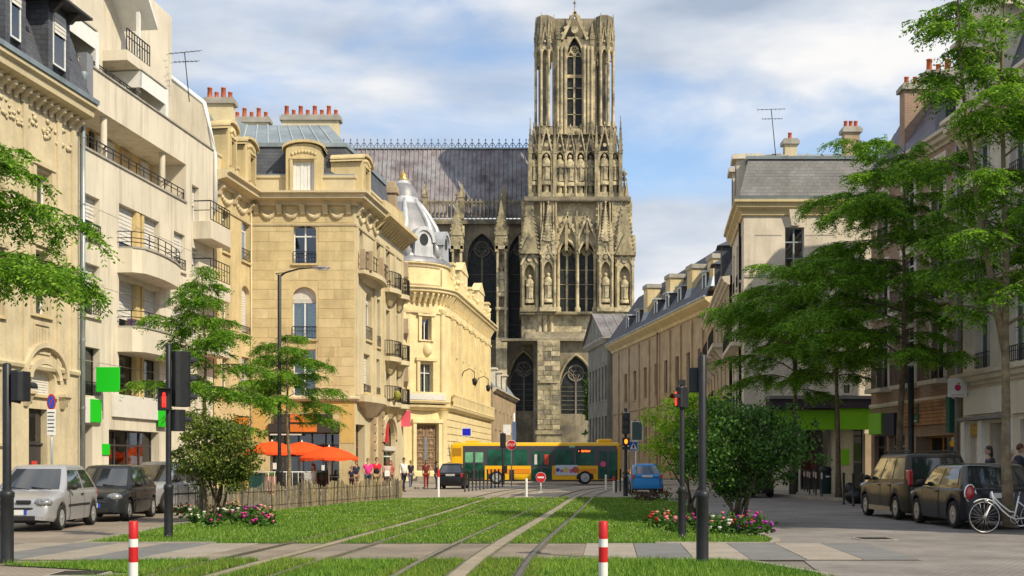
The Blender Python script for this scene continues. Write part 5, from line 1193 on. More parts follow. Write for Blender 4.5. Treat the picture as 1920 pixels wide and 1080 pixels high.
# gallery stage: statues under gabled canopies
zG0, zG1 = zL3+.5, Z(232)
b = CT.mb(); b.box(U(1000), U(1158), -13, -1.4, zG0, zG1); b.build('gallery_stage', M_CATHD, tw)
def canopy(x, w, d, z0, zs, za, m=M_CATHL, dark=True, st=True):
    u = U(x); a, c = u-w/2, u+w/2
    b = CT.mb(); wall(b, a, c, z0, zs, [[a+w*.16, c-w*.16, z0+.8, zs-.2, (w*.5, 'pt')]], 1.2, d)
    for q in (a, c): b.lathe([(.2, z0), (.14, z0+.5), (.13, zs-.6), (.22, zs-.3)], (q, d+.05, 0), 6)
    for q in (a, c): b.quad((q, d, z0), (q, d-1.3, z0), (q, d-1.3, zs), (q, d, zs))
    b.quad((a, d-1.3, z0), (c, d-1.3, z0), (c, d-1.3, zs), (a, d-1.3, zs)); b.quad((a, d, zs), (c, d, zs), (c, d-1.3, zs), (a, d-1.3, zs)); b.build('canopy', m, tw)
    gable(tw, CT, a, c, zs-.8, za, d+.15, m=m, th=.3)
    if st: statue(tw, CT, u, Z(345)+.3, Z(292)-Z(345), d-.4, m)
    b = CT.mb(); b.lathe([(.5, 0), (.45, 2.2), (.62, 2.4), (.6, 2.9)], (u, d-.5, z0+.4), 8); b.build('statue_pedestal', m, tw)
for x in (1050, 1069.5, 1089, 1108): canopy(x, 1.72, -.3, zG0, Z(282), Z(240), m=(M_CATHL if x < 1100 else M_CATH))
for x, w in ((1024, 2.3), (1133, 2.3), (1153, 1.7), (1001, 1.6)): canopy(x, w, .7 if 1010 < x < 1150 else .2, zG0, Z(285), Z(238), m=M_CATH if x < 1010 else M_CATHL)
for x, t in ((994, 226), (1040, 236), (1118, 236), (1163, 222), (1012, 236), (1145, 232)): pinnacle(tw, CT, U(x), .6, zG0, Z(290), Z(t), .9, crock=6, m=M_CATH)
# top stage: open octagonal corner turrets and a tall gabled lancet
z0, z1 = Z(250), Z(30)
o = [U(1064), U(1092), Z(238), Z(65), (3.2, 'pt')]
b = CT.mb(); wall(b, U(1040), U(1117), z0, Z(70), [o], 2.2, -1.0); b.quad((U(1040), -12, z0), (U(1117), -12, z0), (U(1117), -12, z1), (U(1040), -12, z1)); b.build('top_stage', M_CATHL, tw)
b = CT.mb(); wall(b, U(1040), U(1117), Z(70), z1-.1, [], .4, -2.0); b.box(U(1040), U(1117), -2.6, -2.01, Z(70), z1+.3); b.build('top_parapet', M_CATHD, tw)
tr = lancet(tw, CT, o, -2.0, m=M_CATHL, tw=.36, rose=True)
b = CT.mb(); b.box(o[0], o[1], -2, -1.7, Z(140), Z(134)); 
for y in (100, 160, 180, 210): b.box(o[0], o[1], -1.95, -1.75, Z(y), Z(y)+.15)
b.build('transom', M_CATHL, tw)
gable(tw, CT, U(1054), U(1102), Z(72), Z(20), -.4, th=.6); b = CT.mb(); b.lathe([(.06, 0), (.06, 1.4), (.3, 1.5), (.06, 1.9), (.02, 2.6)], (U(1078), -.7, Z(20)), 6); b.build('finial_cross', M_CATHD, tw)
for x in (1046, 1053, 1060, 1096, 1103, 1110): b = CT.mb(); b.lathe([(.35, z0), (.26, z0+1), (.25, Z(92)), (.4, Z(88)), (.4, Z(85))], (U(x), -.75, 0), 7); b.build('colonnette', M_CATHL, tw)
for x in (1048, 1111): pinnacle(tw, CT, U(x), .7, Z(85), Z(72), Z(38), -.5, crock=5, m=M_CATH)
for xc in (1022, 1134):
    for dd in (-2.0, -11.2):
        c = (U(xc), dd); R_ = 1.68
        b = CT.mb(); b.lathe([(.95, z0), (.95, z1)], (c[0], c[1], 0), 8, sm=False, a0=PI/8); b.build('turret_shade_core', M_CATHD, tw)  # added dark core, so the gaps between the colonnettes read as shade
        b = CT.mb(); b.lathe([(R_+.1, z0), (R_+.1, z0+1.2), (R_, z0+1.4)], (c[0], c[1], 0), 8, sm=False, a0=PI/8); b.lathe([(R_-.15, Z(88)), (R_-.1, Z(60)), (R_-.1, Z(27)), (R_-.5, Z(24))], (c[0], c[1], 0), 8, sm=False, a0=PI/8); b.build('turret_drum', M_CATHD, tw)
        if dd < -5: continue
        for k in range(8):
            a = PI/8+k*PI/4; p = (c[0]+R_*math.cos(a), c[1]+R_*math.sin(a))
            b = CT.mb(); b.lathe([(.34, z0+1.3), (.24, z0+2), (.22, Z(100)), (.36, Z(95)), (.36, Z(92))], (p[0], p[1], 0), 7); b.build('colonnette', M_CATHL, tw)
            pinnacle(tw, CT, p[0], .45, Z(92), Z(70), Z(34 if k % 2 else 24), p[1]+.22, crock=4, m=M_CATH)
        for k in (1, 2, 3):
            a = k*PI/4; p0_ = Vector((math.cos(a-PI/8), math.sin(a-PI/8)))*R_; p1_ = Vector((math.cos(a+PI/8), math.sin(a+PI/8)))*R_
            g = Fac(CT.T(c[0]+p1_.x, c[1]+p1_.y, 0)[:2], CT.T(c[0]+p0_.x, c[1]+p0_.y, 0)[:2])
            b = g.mb(); wall(b, .0, g.len, Z(110), Z(84), [[.15, g.len-.15, Z(110)-.1, Z(90), (1.0, 'pt')]], .4, -.05); b.build('turret_arch', M_CATHL, tw); gable(tw, g, .02, g.len-.02, Z(92), Z(46), .12, th=.25)
b = CT.mb(); b.box(U(1004), U(1152), -12, -2.7, z1-1.2, z1-.9); b.build('top_deck', M_CATHD, tw)
for x, y0, y1 in ((1192, 555, 515), (1175, 375, 340)): pinnacle(tw, CT, U(x), .55, Z(y0+20), Z(y0), Z(y1), -6 if x > 1190 else .5, crock=6, m=M_STONE_P)

# ============================================================ RIGHT: long building with steep slate roof and chimneys
f = Fac((12.3, 150), (17.6, 106)); h = bld('long_stone_house', 'long pinkish stone building with steep slate roof, tall chimneys and zinc dormers', 'building', f)
zE = 15.9; ops = []
for x in (1171, 1188, 1207, 1227, 1245, 1266, 1287, 1308, 1326):
    u, _ = f.uz(x, 700); ops.append([u, u+1.35, 8.6, 11.9]); ops.append([u, u+1.35, 2.6, 6.4])
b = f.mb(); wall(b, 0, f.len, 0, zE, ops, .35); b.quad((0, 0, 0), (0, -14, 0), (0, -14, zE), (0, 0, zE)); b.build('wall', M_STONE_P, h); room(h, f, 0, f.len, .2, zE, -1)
for o in ops: window(h, f, o, cols=2, tr=.25, rev=.3, fm=M_DFRAME, sm=M_STONE_P)
for x in (1160, 1179, 1198, 1217, 1236, 1256, 1276, 1297, 1317, 1334):
    u = f.uz(x, 700)[0]; b = f.mb(); b.box(u, u+.5, 0, .18, .3, zE-1.2); b.build('pilaster', M_STONE_P, h)
b = MB(); moulding(b, f, 7.4, BAND); b.build('band_course', M_STONE_P, h)
b = MB(); moulding(b, f, zE-1.0, [(-.02, 0), (.15, 0), (.25, .3), (.9, .75), (1.0, 1.0), (-.02, 1.1)]); b.build('cornice', M_STONE_G, h)
b = f.mb(); b.box(0, f.len, .92, 1.08, zE-.02, zE+.14); b.build('gutter', M_ZINC, h)
rz_, rd = zE+5.4, -2.3
b = f.mb(); b.quad((0, .95, zE+.1), (f.len, .95, zE+.1), (f.len, rd, rz_), (4, rd, rz_)); b.add([(0, .95, zE+.1), (4, rd, rz_), (0, -8, zE+.1)], [(0, 1, 2)]); b.quad((4, rd, rz_), (f.len, rd, rz_), (f.len, -8, zE), (0, -8, zE)); b.build('roof', M_SLATE, h, fix=False)
def on_roof(d): return zE+.1+(.95-d)/(.95-rd)*(rz_-zE-.1)
for x, yt in ((1214, 535), (1256, 516), (1297, 498), (1336, 479)):
    u = f.uz(x, 600)[0]; d = -.5; p = f.T(u, d, 0); zt_ = CH+(HZ-yt)/F*p[1]
    b = f.mb(); b.box(u-.9, u+.9, d-.7, d+.7, on_roof(d+.7)-.5, zt_-.4); c_ = b.build('chimney', M_STONE_G, h)
    b = f.mb(); b.box(u-1.05, u+1.05, d-.82, d+.82, zt_-.4, zt_); b.build('chimney_cap', M_CONC, c_)
    b = f.mb(); b.frus(u-1.1, u+1.1, d-.7, d+.95, on_roof(d+.95), u-.93, u+.93, d-.7, d+.73, on_roof(d+.73)+.5); b.build('flashing', M_ZINC, c_)
for x, yt in ((1184, 610), (1204, 604), (1238, 592), (1260, 585), (1283, 577), (1330, 560)):
    u = f.uz(x, 600)[0]; d = .42; z = on_roof(d)-.2
    b = f.mb(); b.prism([(d-.3, z+.2), (d, z+.2), (d, z+1.4), (d-1.1, z+1.55)], 'u', u-.6, u+.6); dm = b.build('dormer', mat('slate_cheek', (.08, .085, .1), .6, var=.2), h)
    b = f.mb(); b.box(u-.8, u+.8, d-1.2, d+.3, z+1.56, z+1.7); b.build('dormer_roof', mat('pale_zinc', (.52, .56, .58)), dm)
    b = f.mb(); b.box(u-.6, u-.42, d+.001, d+.08, z+.25, z+1.4); b.box(u+.42, u+.6, d+.001, d+.08, z+.25, z+1.4); b.box(u-.6, u+.6, d+.001, d+.1, z+1.401, z+1.55); b.build('dormer_frame', M_FRAME, dm)
    b = f.mb(); b.quad((u-.42, d+.03, z+.25), (u+.42, d+.03, z+.25), (u+.42, d+.03, z+1.4), (u-.42, d+.03, z+1.4)); b.build('pane', M_CGLASS, dm, fix=False)
b = MB(); p = f.T(f.uz(1236, 700)[0], .2, 0); b.tube([(p[0], p[1], .1), (p[0], p[1], zE-.9)], .09, 6); b.build('downpipe', mat('rust_pipe', (.16, .07, .05), .6), h)
# gabled pavilion at its far end
M_PCON = mat('grey_pavilion_stone', (.24, .225, .19), .9, var=.2, scale=.7, bump=.3, streak=.4)
M_PLEAD = mat('weathered_lead', (.2, .185, .19), .6, .1, var=.25, scale=.6, streak=.5)
f = Fac((9.4, 150.5), (13.4, 150.5)); h = bld('gabled_pavilion', 'small grey classical pavilion with pediment and seamed zinc roof beside the cathedral', 'building', Fac((9.9, 152), (12.2, 151)))
f = Fac((10.2, 164), (11.7, 150.6)); g = Fac((11.7, 150.6), (16, 150.6)); YZ = lambda y: CH+(HZ-y)/F*152
zE = YZ(640)
b = f.mb(); ops = [[k*2.2+1, k*2.2+2.1, z, z+4.2] for k in range(6) for z in (3.2, 9.4)]; wall(b, 0, f.len, 0, zE, ops, .3); b.t = g.T; wall(b, 0, 4, 0, zE); b.build('wall', M_PCON, h); room(h, f, 0, f.len, .2, zE, -.9)
for o in ops: window(h, f, o, cols=2, rev=.28, fm=M_DFRAME, sm=M_CONC)
b = f.mb(); b.poly([(-.5, .5, zE+.5), (f.len+.5, .5, zE+.5), (f.len/2, .5, YZ(588)+.4)]); b.build('pediment', M_PCON, h)
b = MB(); b.sweep([f.T(-.2, 0, 0)[:2], (11.7, 150.6), (16, 150.6)], [(0, zE-.3), (.3, zE-.25), (.7, zE+.2), (.7, zE+.45), (0, zE+.5)]); b.build('cornice', M_CONC, h)
for s in (0, 1):
    e = -.7 if s == 0 else f.len+.7
    b = f.mb(); b.quad((e, .8, zE+.45), (f.len/2, .8, YZ(586)+.5), (f.len/2, -9, YZ(586)+.5), (e, -9, zE+.45)); b.build('roof', M_PLEAD, h, fix=False)
for k in range(7):
    d = .7-k*1.3; b = f.mb(); b.t = None; b.tube([f.T(f.len+.7, d, zE+.5), f.T(f.len/2, d, YZ(586)+.56)], .06, 4, False); b.build('standing_seam', M_CONC, h)

# ============================================================ RIGHT: narrow house with iron balconies
f = Fac((16.4, 103), (12.6, 71.5)); h = bld('narrow_balcony_house', 'narrow old stone house with black iron balconies beside the grey-roofed block', 'house', f)
# its near end carries the bracketed balconies seen past the corner block
f = Fac((15.6, 98), (12.75, 72)); zE = 12.3
ops = [[u, u+1.2, z, z+2.7] for u in (2, 6, 10, 14, 18, 22) for z in (1.0, 5.1, 8.9)]
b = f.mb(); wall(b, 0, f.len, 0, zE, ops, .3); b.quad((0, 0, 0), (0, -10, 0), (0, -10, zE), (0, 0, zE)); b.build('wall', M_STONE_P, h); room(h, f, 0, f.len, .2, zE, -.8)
for o in ops: window(h, f, o, rev=.28, sm=M_STONE_P, tr=.2)
for u in (1.5, 9.5, 17.5):
    for z in (5.0, 8.8):
        b = f.mb(); b.box(u, u+6.2, 0, .85, z-.25, z); bo = b.build('balcony', M_STONE_W, h); b = f.mb(); railing(b, u, u+6.2, .8, z, z+.95, 26, .02); b.build('railing', M_IRON, bo)
        for du in (.4, 3, 5.6): b = f.mb(); b.prism([(0, z-1.1), (.2, z-1.0), (.75, z-.251), (0, z-.251)], 'u', u+du, u+du+.25); b.build('bracket', M_STONE_W, bo)
b = MB(); moulding(b, f, zE-.3, CORNICE); b.build('cornice', M_STONE_W, h)
b = f.mb(); b.frus(0, f.len, -9, .3, zE+.23, 0, f.len, -8, -1.2, zE+3.4); b.build('roof', M_SLATE, h)
for u in (14, 21): b = f.mb(); b.box(u, u+1.5, -1.6, .2, zE+.25, zE+2.6); b.frus(u-.2, u+1.7, -1.8, .5, zE+2.6, u+.4, u+1.1, -1.6, -.2, zE+3.0); d_ = b.build('dormer', M_SLATE, h); b = f.mb(); b.quad((u+.3, .21, zE+.5), (u+1.2, .21, zE+.5), (u+1.2, .21, zE+2.3), (u+.3, .21, zE+2.3)); b.build('pane', M_CGLASS, d_, fix=False)

# ============================================================ RIGHT: pale block with grey mansard and green shop
FG = Fac((11.72, 62), (18.6, 62)); FH = Fac((12.75, 71), (11.72, 62)); YZ = lambda y, Y=62: CH+(HZ-y)/F*Y
h = bld('pale_corner_block', 'pale stone block with grey slate mansard above the bright green shopfront', 'building', FG)
zc = YZ(395)
ops = [FG.r(1472, 1508, 426, 515), FG.r(1474, 1508, 548, 632)]; ops2 = [FG.r(1582, 1594, 722, 737)]
dg = FG.r(1500, 1561, 806, 925); dg[2] = .14; wg = FG.r(1600, 1619, 806, 925); wg[2] = .14
b = FG.mb(); wall(b, 0, FG.len, 0, zc, ops+ops2+[dg+[None, .9], wg], .3); b.build('front_wall', M_STONE_W, h); room(h, FG, .1, FG.len, .1, zc, -2)
for o in ops: window(h, FG, o, cols=2, tr=.3, bars=1, rev=.28, fm=mat('grey_blue_frame', (.3, .34, .38), .5), sm=M_STONE_W)
window(h, FG, ops2[0], cols=1, rev=.25, fm=M_DFRAME, sm=M_STONE_W)
o2 = [[u, u+1.1, z, z+2.3] for u in (.9, 3.6, 6.3) for z in (4.6, 7.9, 11.0)]
b = FH.mb(); wall(b, 0, FH.len, 0, zc, o2, .3); b.build('side_wall', M_STONE_W, h); room(h, FH, 0, FH.len-.2, .1, zc, -1)
for o in o2: window(h, FH, o, rev=.28, rail=.7, sm=M_STONE_W)
for z in (7.75, 4.4): b = FH.mb(); b.box(.4, 8, 0, .6, z-.2, z); bo = b.build('balcony', M_STONE_W, h); b = FH.mb(); railing(b, .4, 8, .55, z, z+.9, 24, .018); b.build('railing', M_IRON, bo)
b = FG.mb(); u = (ops[0][0]+ops[0][1])/2; b.frus(u-.2, u+.2, 0, .2, ops[0][3]+.05, u-.34, u+.34, 0, .28, ops[0][3]+.85); b.build('keystone', M_STONE_W, h)
b = FG.mb()
for (u0, u1) in ((.55, 1.9), (3.1, 4.6)): b.box(u0, u1, .0, .012, YZ(442), YZ(442)+.05)
b.box(0, FG.len, .0, .05, YZ(520), YZ(520)+.12); b.build('wall_groove', M_CONC, h)
pl = [FH.T(0, 0, 0)[:2], (11.72, 62), (18.6, 62)]
b = MB(); b.sweep(pl, [(d, zc+z) for d, z in [(-.03, -.25), (.1, -.25), (.14, -.05), (.34, .12), (.36, .3), (.5, .36), (.5, .48), (-.03, .55)]]); b.build('cornice', M_STONE_G, h)
b = MB(); b.sweep(pl, [(-.4, zc+.5), (.42, zc+.5), (.46, zc+.66), (-.4, zc+.7)]); b.build('gutter', M_ZINC, h)
zr0, zr1 = zc+.7, YZ(300, 62.5)
M0, M1 = inset(pl, -.25), inset(pl, .25)
b = MB()
for i in range(2): b.quad((*M0[i], zr0), (*M0[i+1], zr0), (*M1[i+1], zr1), (*M1[i], zr1))
b.build('mansard', M_SLATEG, h)
b = MB(); b.sweep(M1, [(-.1, zr1-.03), (.1, zr1-.03), (.12, zr1+.12), (-.1, zr1+.12)]); b.build('roof_edge', M_ZINC, h)
zt_ = zr1+1.3; b = MB(); b.quad((*M1[1], zr1+.1), (*M1[2], zr1+.1), (18.6, 66.5, zt_), (14.2, 66.5, zt_)); b.quad((*M1[0], zr1+.1), (*M1[1], zr1+.1), (14.2, 66.5, zt_), (15, 71, zt_)); b.build('roof_top', M_ZINC, h, fix=False)
for k in range(6):
    t = (k+.5)/6; a = Vector((*M1[1], zr1+.14)).lerp(Vector((*M1[2], zr1+.14)), t); c = Vector((14.2, 66.5, zt_+.03)).lerp(Vector((18.6, 66.5, zt_+.03)), t); b = MB(); b.tube([a, c], .04, 4); b.build('standing_seam', M_CONC, h)
chimney(h, at(1481, 300, 64.5).x, 64.5, .62, .55, zr1, YZ(262, 64.5), 1, M_STONE_L); chimney(h, at(1595, 300, 65).x, 65, .8, .6, zr1, YZ(240, 65), 3, M_STONE_P)
for u in (3.8, 6.6):
    b = FH.mb(); b.box(u, u+1.2, -1, .28, zr0, zr0+2.2); b.box(u-.2, u+1.4, -1, .5, zr0+2.2, zr0+2.45); d_ = b.build('dormer', M_STONE_W, h); b = FH.mb(); b.quad((u+.2, .29, zr0+.4), (u+1, .29, zr0+.4), (u+1, .29, zr0+1.9), (u+.2, .29, zr0+1.9)); b.build('pane', M_CGLASS, d_, fix=False)
antenna(1455, 0, 286, 205, 64, 'tilted television aerial on the zinc top of the pale block', -9, 5)
# bright green shopfront
M_LIME = mat('lime_fascia', (.2, .52, .008), .5, var=.04)
fa = fpanel(FG, 1440, 1627, 770, 805, .1, .5, M_LIME, 'green_fascia', h) if False else None
o = FG.r(1441, 1560, 770, 806); b = FG.mb(); b.box(o[0], o[1], .1, .55, o[2], o[3]); fa = b.build('green_fascia', M_LIME, h, bevel=.01)
o = FG.r(1562, 1626, 767, 806); b = FG.mb(); b.box(o[0], o[1], .1, .85, o[2], o[3]); b.build('green_fascia', M_LIME, h, bevel=.01)
o = FG.r(1436, 1627, 750, 769); b = FG.mb(); b.box(o[0], o[1], .0, 1.0, o[2]+.06, o[3]); b.build('dark_canopy', mat('dark_canopy', (.05, .04, .055), .7), h); b = FG.mb(); b.box(o[0]-.05, o[1]+.1, .0, 1.1, o[3]+.003, o[3]+.16); b.build('canopy_cover', mat('dull_lead', (.2, .2, .21), .6), h)
b = FG.mb(); b.box(dg[0]+.1, dg[0]+.16, -.5, -.44, dg[2], dg[3]-.5); b.box(dg[1]-.12, dg[1]-.06, -.5, -.44, dg[2], dg[3]); b.build('door_frame', mat('steel_frame', (.35, .34, .32), .5), h)
b = FG.mb(); b.box(dg[0]+.25, dg[0]+1.0, -1.2, -.9, .9, 2.1); b.build('red_poster_stand', mat('red_poster', (.42, .05, .05), .6, var=.2, scale=4), h)
b = FG.mb(); b.quad((dg[0], -.88, dg[2]), (dg[1], -.88, dg[2]), (dg[1], -.88, dg[3]), (dg[0], -.88, dg[3])); b.build('pane', SHOPGLASS, h, fix=False)
window(h, FG, wg, cols=1, tr=.1, rev=.25, sill=False, gm=SHOPGLASS, name='shop_window', fm=M_DFRAME)
b = FG.mb(); b.box(wg[0]+.05, wg[1]-.05, -.34, -.3, 1.6, 2.5); b.build('leaf_poster', M_LIME, h); b = FG.mb(); b.box(wg[0]+.05, wg[1]-.05, -.34, -.3, .2, 1.5); b.build('grey_panel', M_CONC, h)
o = FG.r(1577, 1592, 842, 872); b = FG.mb(); b.box(o[0], o[1], .002, .05, o[2], o[3]); b.build('green_board', M_LIME, h)
for k in range(7):
    z = .2+.42*k
    for (u0, u1) in ((dg[1]+.06, (dg[1]+wg[0])/2), ((dg[1]+wg[0])/2, wg[0]-.05)):
        b = FG.mb(); b.box(u0+.01, u1-.01, -.02, .02, z+.012, z+.408); b.build('stone_block', M_STONE_L, h, fix=False)
b = FG.mb(); b.box(wg[1]+.05, wg[1]+.5, .001, .12, .12, 3.0); b.build('stone_pier', M_STONE_P, h)

# ============================================================ RIGHT: brown brick house with iron balconies and wood-boarded shop sign
f = Fac((16.75, 57.2), (17.45, 47.6)); FB = f; YB = lambda x, y: f.uz(x, y)[1]
h = bld('brick_house', 'brown brick house with iron balconies and wood-boarded shop sign on the shaded side', 'house', f)
M_BRICK = brick_mat('brown_brick', (.36, .22, .155), (.3, .18, .125), (.34, .29, .24), .24, .075, .9, .35, .012, noise_amt=.3)
zE = 14.4; zs = 4.15
ops = [[u, u+1.25, z, z+2.35] for u in (.9, 3.9, 6.9) for z in (4.9, 8.1, 11.3)]
sh = [[.4, 1.9, .14, 2.75], [2.2, 4.0, .14, 2.75], [5.2, 8.9, .14, 2.6, None, .8]]
b = f.mb(); wall(b, 0, f.len, 0, zE, ops+sh, .3); b.quad((0, 0, 0), (0, -6, 0), (0, -6, zE), (0, 0, zE)); b.build('wall', M_BRICK, h); room(h, f, 0, f.len, .15, zE, -1.5)
for o in ops: window(h, f, o, cols=2, tr=.2, rev=.26, rail=.9, sm=M_STONE_W)
for o in ops[:]:
    b = f.mb(); b.box(o[0]-.2, o[0]-.02, 0, .06, o[2], o[3]); b.box(o[1]+.02, o[1]+.2, 0, .06, o[2], o[3]); b.box(o[0]-.25, o[1]+.25, 0, .1, o[3]+.02, o[3]+.3); b.build('stone_surround', M_STONE_W, h)
for u, z in ((.6, 4.85), (3.6, 4.85), (6.6, 4.85), (3.6, 8.05), (6.6, 8.05)):
    b = f.mb(); b.box(u, u+1.9, .0, .55, z-.18, z); bo = b.build('balcony', M_STONE_W, h); b = f.mb(); railing(b, u+.03, u+1.87, .5, z, z+.9, 13, .014); b.build('railing', M_IRON, bo)
c = f.T(8.6, .7, 5.5); b = MB(); b.ball(c, .2, .2, .4, 8, 5); b.build('potted_plant', mat('yellow_green_plant', (.3, .4, .04), .8, var=.4, scale=12), h)
window(h, f, sh[0], cols=1, tr=.2, rev=.25, fm=M_DFRAME, sill=False, gm=SHOPGLASS, name='shop_door'); window(h, f, sh[1], cols=2, tr=.2, rev=.25, fm=mat('steel_frame', (.35, .34, .32)), sill=False, gm=SHOPGLASS, name='shop_window')
window(h, f, sh[2][:4], cols=3, tr=.0, rev=.7, fm=mat('orange_wood_frame', (.5, .22, .04), .6, var=.15, scale=5), sill=False, gm=SHOPGLASS, name='shop_window')
M_PLANK = mat('varnished_plank', (.36, .17, .065), .6, var=.3, scale=2.2, bump=.2, streak=.0); M_TEAL = mat('teal_board', (.02, .12, .09), .6, var=.1)
u0, u1 = f.uz(1690, 0)[0], f.uz(1782, 0)[0]; z0, z1 = YB(1692, 801), YB(1692, 757)
b = f.mb(); b.box(u0, u1, .02, .1, z0, z1); sg = b.build('shop_sign', M_DFRAME, h)
for k in range(7):
    q = z0+(z1-z0)*k/7; b = f.mb(); e = random.uniform(0, .02); b.box(u0, u1, .1, .15+e, q+.012, q+(z1-z0)/7-.006); b.build('plank', M_PLANK, sg)
um = u0+(u1-u0)*.38; zm = (z0+z1)/2
b = f.mb(); b.box(um-.36, um+.36, .172, .2, z0+.12, z1-.08); em = b.build('emblem_board', M_TEAL, sg)
b = f.mb(); c = f.T(um, .2, zm+.12); T_ = [f.T(um+.2*math.cos(t), .215, zm+.16+.2*math.sin(t)) for t in np.linspace(-1.2, 4.4, 14)]; b.t = None; b.tube(T_, [.07-.03*abs(i-6)/7 for i in range(14)], 5); b.build('round_mark', mat('orange_mark', (.5, .18, .04), .6), em)
b = f.mb(); b.box(um-.22, um+.22, .201, .21, z0+.17, z0+.24); b.build('lettering_strip', M_BLIND, em)
b = f.mb(); b.box(u1+.02, u1+.36, .0, .2, 2.7, z1+.05); b.build('teal_end_board', M_TEAL, h)
b = f.mb(); b.box(u0-3.0, u0-1.5, .05, .35, 2.8, 3.75); b.build('green_sign', M_LIME, h); b = f.mb(); b.box(u0-1.45, u0-.1, .05, .3, 2.7, 3.7); b.build('dark_sign', mat('navy_panel', (.02, .018, .035), .6), h)
b = MB(); moulding(b, f, 4.0, BAND); b.build('band_course', M_STONE_W, h); b = MB(); moulding(b, f, zE-.2, CORNICE); b.build('cornice', M_STONE_W, h)
b = f.mb(); b.frus(0, f.len, -7, .2, zE+.33, 0, f.len, -6, -2.3, zE+4.2); b.build('roof', mat('purple_slate', (.11, .1, .125), .55, var=.2, scale=2), h)
for k in range(11):
    t = k/11; z = zE+.36+3.85*t; d = .2-2.5*t; b = f.mb(); b.quad((0, d+.03, z), (f.len, d+.03, z), (f.len, d-2.5/11+.06, z+.36), (0, d-2.5/11+.06, z+.36)); b.build('slate_course', M_SLATEG if 0 else mat('purple_slate', (.11, .1, .125)), h, fix=False)
p = f.T(6.3, -2.5, 0); chimney(h, at(1768, 0, 50.5).x, 50.5, 1.5, .7, zE+3, CH+(HZ-136)/F*50.5, 4, M_STONE_L); chimney(h, at(1716, 0, 54).x, 54, 1.15, .7, zE, CH+(HZ-160)/F*54, 3, M_BRICK)
b = f.mb(); b.box(7.4, 8.4, -1.2, .1, zE+.5, zE+1.7); b.frus(7.2, 8.6, -1.3, .3, zE+1.7, 7.6, 8.2, -1.2, -.6, zE+2.2); b.build('dormer', M_SLATE, h)
b = MB(); q = f.T(f.len-.1, .15, 0); b.tube([(q[0], q[1], .1), (q[0], q[1], zE)], .07, 6); b.build('downpipe', M_ZINC, h)

# ============================================================ RIGHT: white house with curved dormer pediment
f = Fac((17.45, 47.5), (17.85, 19)); h = bld('white_house', 'tall white stone house with curved dormer pediment over a shop with blank white fascia', 'house', f)
zE = 14.3
ops = [[u, u+1.3, z, z+2.5] for u in np.arange(1.3, 26, 3.1) for z in (5.0, 8.3, 11.4)]
sh = [[.75, 1.7, .14, 2.95, None, .3], [2.6, 4.0, .14, 2.95, None, .8], [5.2, 9, .3, 3.0, None, .4]]
b = f.mb(); wall(b, 0, f.len, 0, zE, ops+sh, .3); b.quad((0, 0, 0), (0, -8, 0), (0, -8, zE), (0, 0, zE)); b.build('wall', M_STONE_W, h); room(h, f, 0, f.len, .15, zE, -1.2)
for o in ops: window(h, f, o, cols=2, tr=.2, rev=.26, rail=.6, sm=M_STONE_W, curtain=int(o[0] < 5))
b = f.mb(); z = .15
while z < 2.5: b.box(sh[0][0], sh[0][1], -.24, -.2+.0, z, z+.09); z += .11
b.build('roller_shutter', M_WHITE, h)
b = f.mb(); b.box(sh[0][0]+.02, sh[0][1]-.02, -.2, .02, 2.52, 2.94); b.build('wicker_box', mat('wicker', (.5, .32, .1), .8, var=.3, scale=9), h)
window(h, f, sh[2][:4], cols=3, rev=.35, fm=M_WHITE, sill=False, gm=SHOPGLASS, name='shop_window')
b = f.mb(); b.box(.5, 4.5, .02, .14, 3.3, 4.25); b.build('blank_fascia', M_FASC, h, bevel=.01); b = f.mb(); b.box(.55, 4.4, .0, .5, 3.08, 3.2); b.build('awning_box', mat('awning_grey', (.2, .2, .22), .6), h)
b = f.mb(); b.box(4.7, 9.4, .02, .16, 3.2, 4.3); b.build('blank_fascia', M_STONE_W, h)
for u in (.2, 1.85, 4.2): b = f.mb(); b.box(u, u+.38, 0, .16, .12, 3.05); b.build('white_pilaster', M_WHITE, h)
b = MB(); moulding(b, f, 4.4, CORNICE); b.build('shop_cornice', M_STONE_W, h)
for z in (8.2,): b = f.mb(); b.box(.8, 9, 0, .5, z-.2, z); bo = b.build('balcony', M_STONE_W, h); b = f.mb(); railing(b, .8, 9, .46, z, z+.8, 30, .016); b.build('railing', M_IRON, bo)
b = MB(); moulding(b, f, zE-.5, [(-.02, 0), (.12, 0), (.2, .3), (.75, .42), (.78, .66), (.9, .72), (.9, .86), (-.02, .92)]); b.build('cornice', M_STONE_W, h)
for u in np.arange(.3, 12, .62): b = f.mb(); b.prism([(0, zE-.9), (.16, zE-.88), (.6, zE-.1), (.6, zE-.09), (0, zE-.09)], 'u', u, u+.2); b.build('bracket', M_STONE_L, h)
b = f.mb(); b.frus(0, f.len, -7, .3, zE+.43, 0, f.len, -6, -1.0, zE+4.0); b.build('mansard', M_SLATE, h)
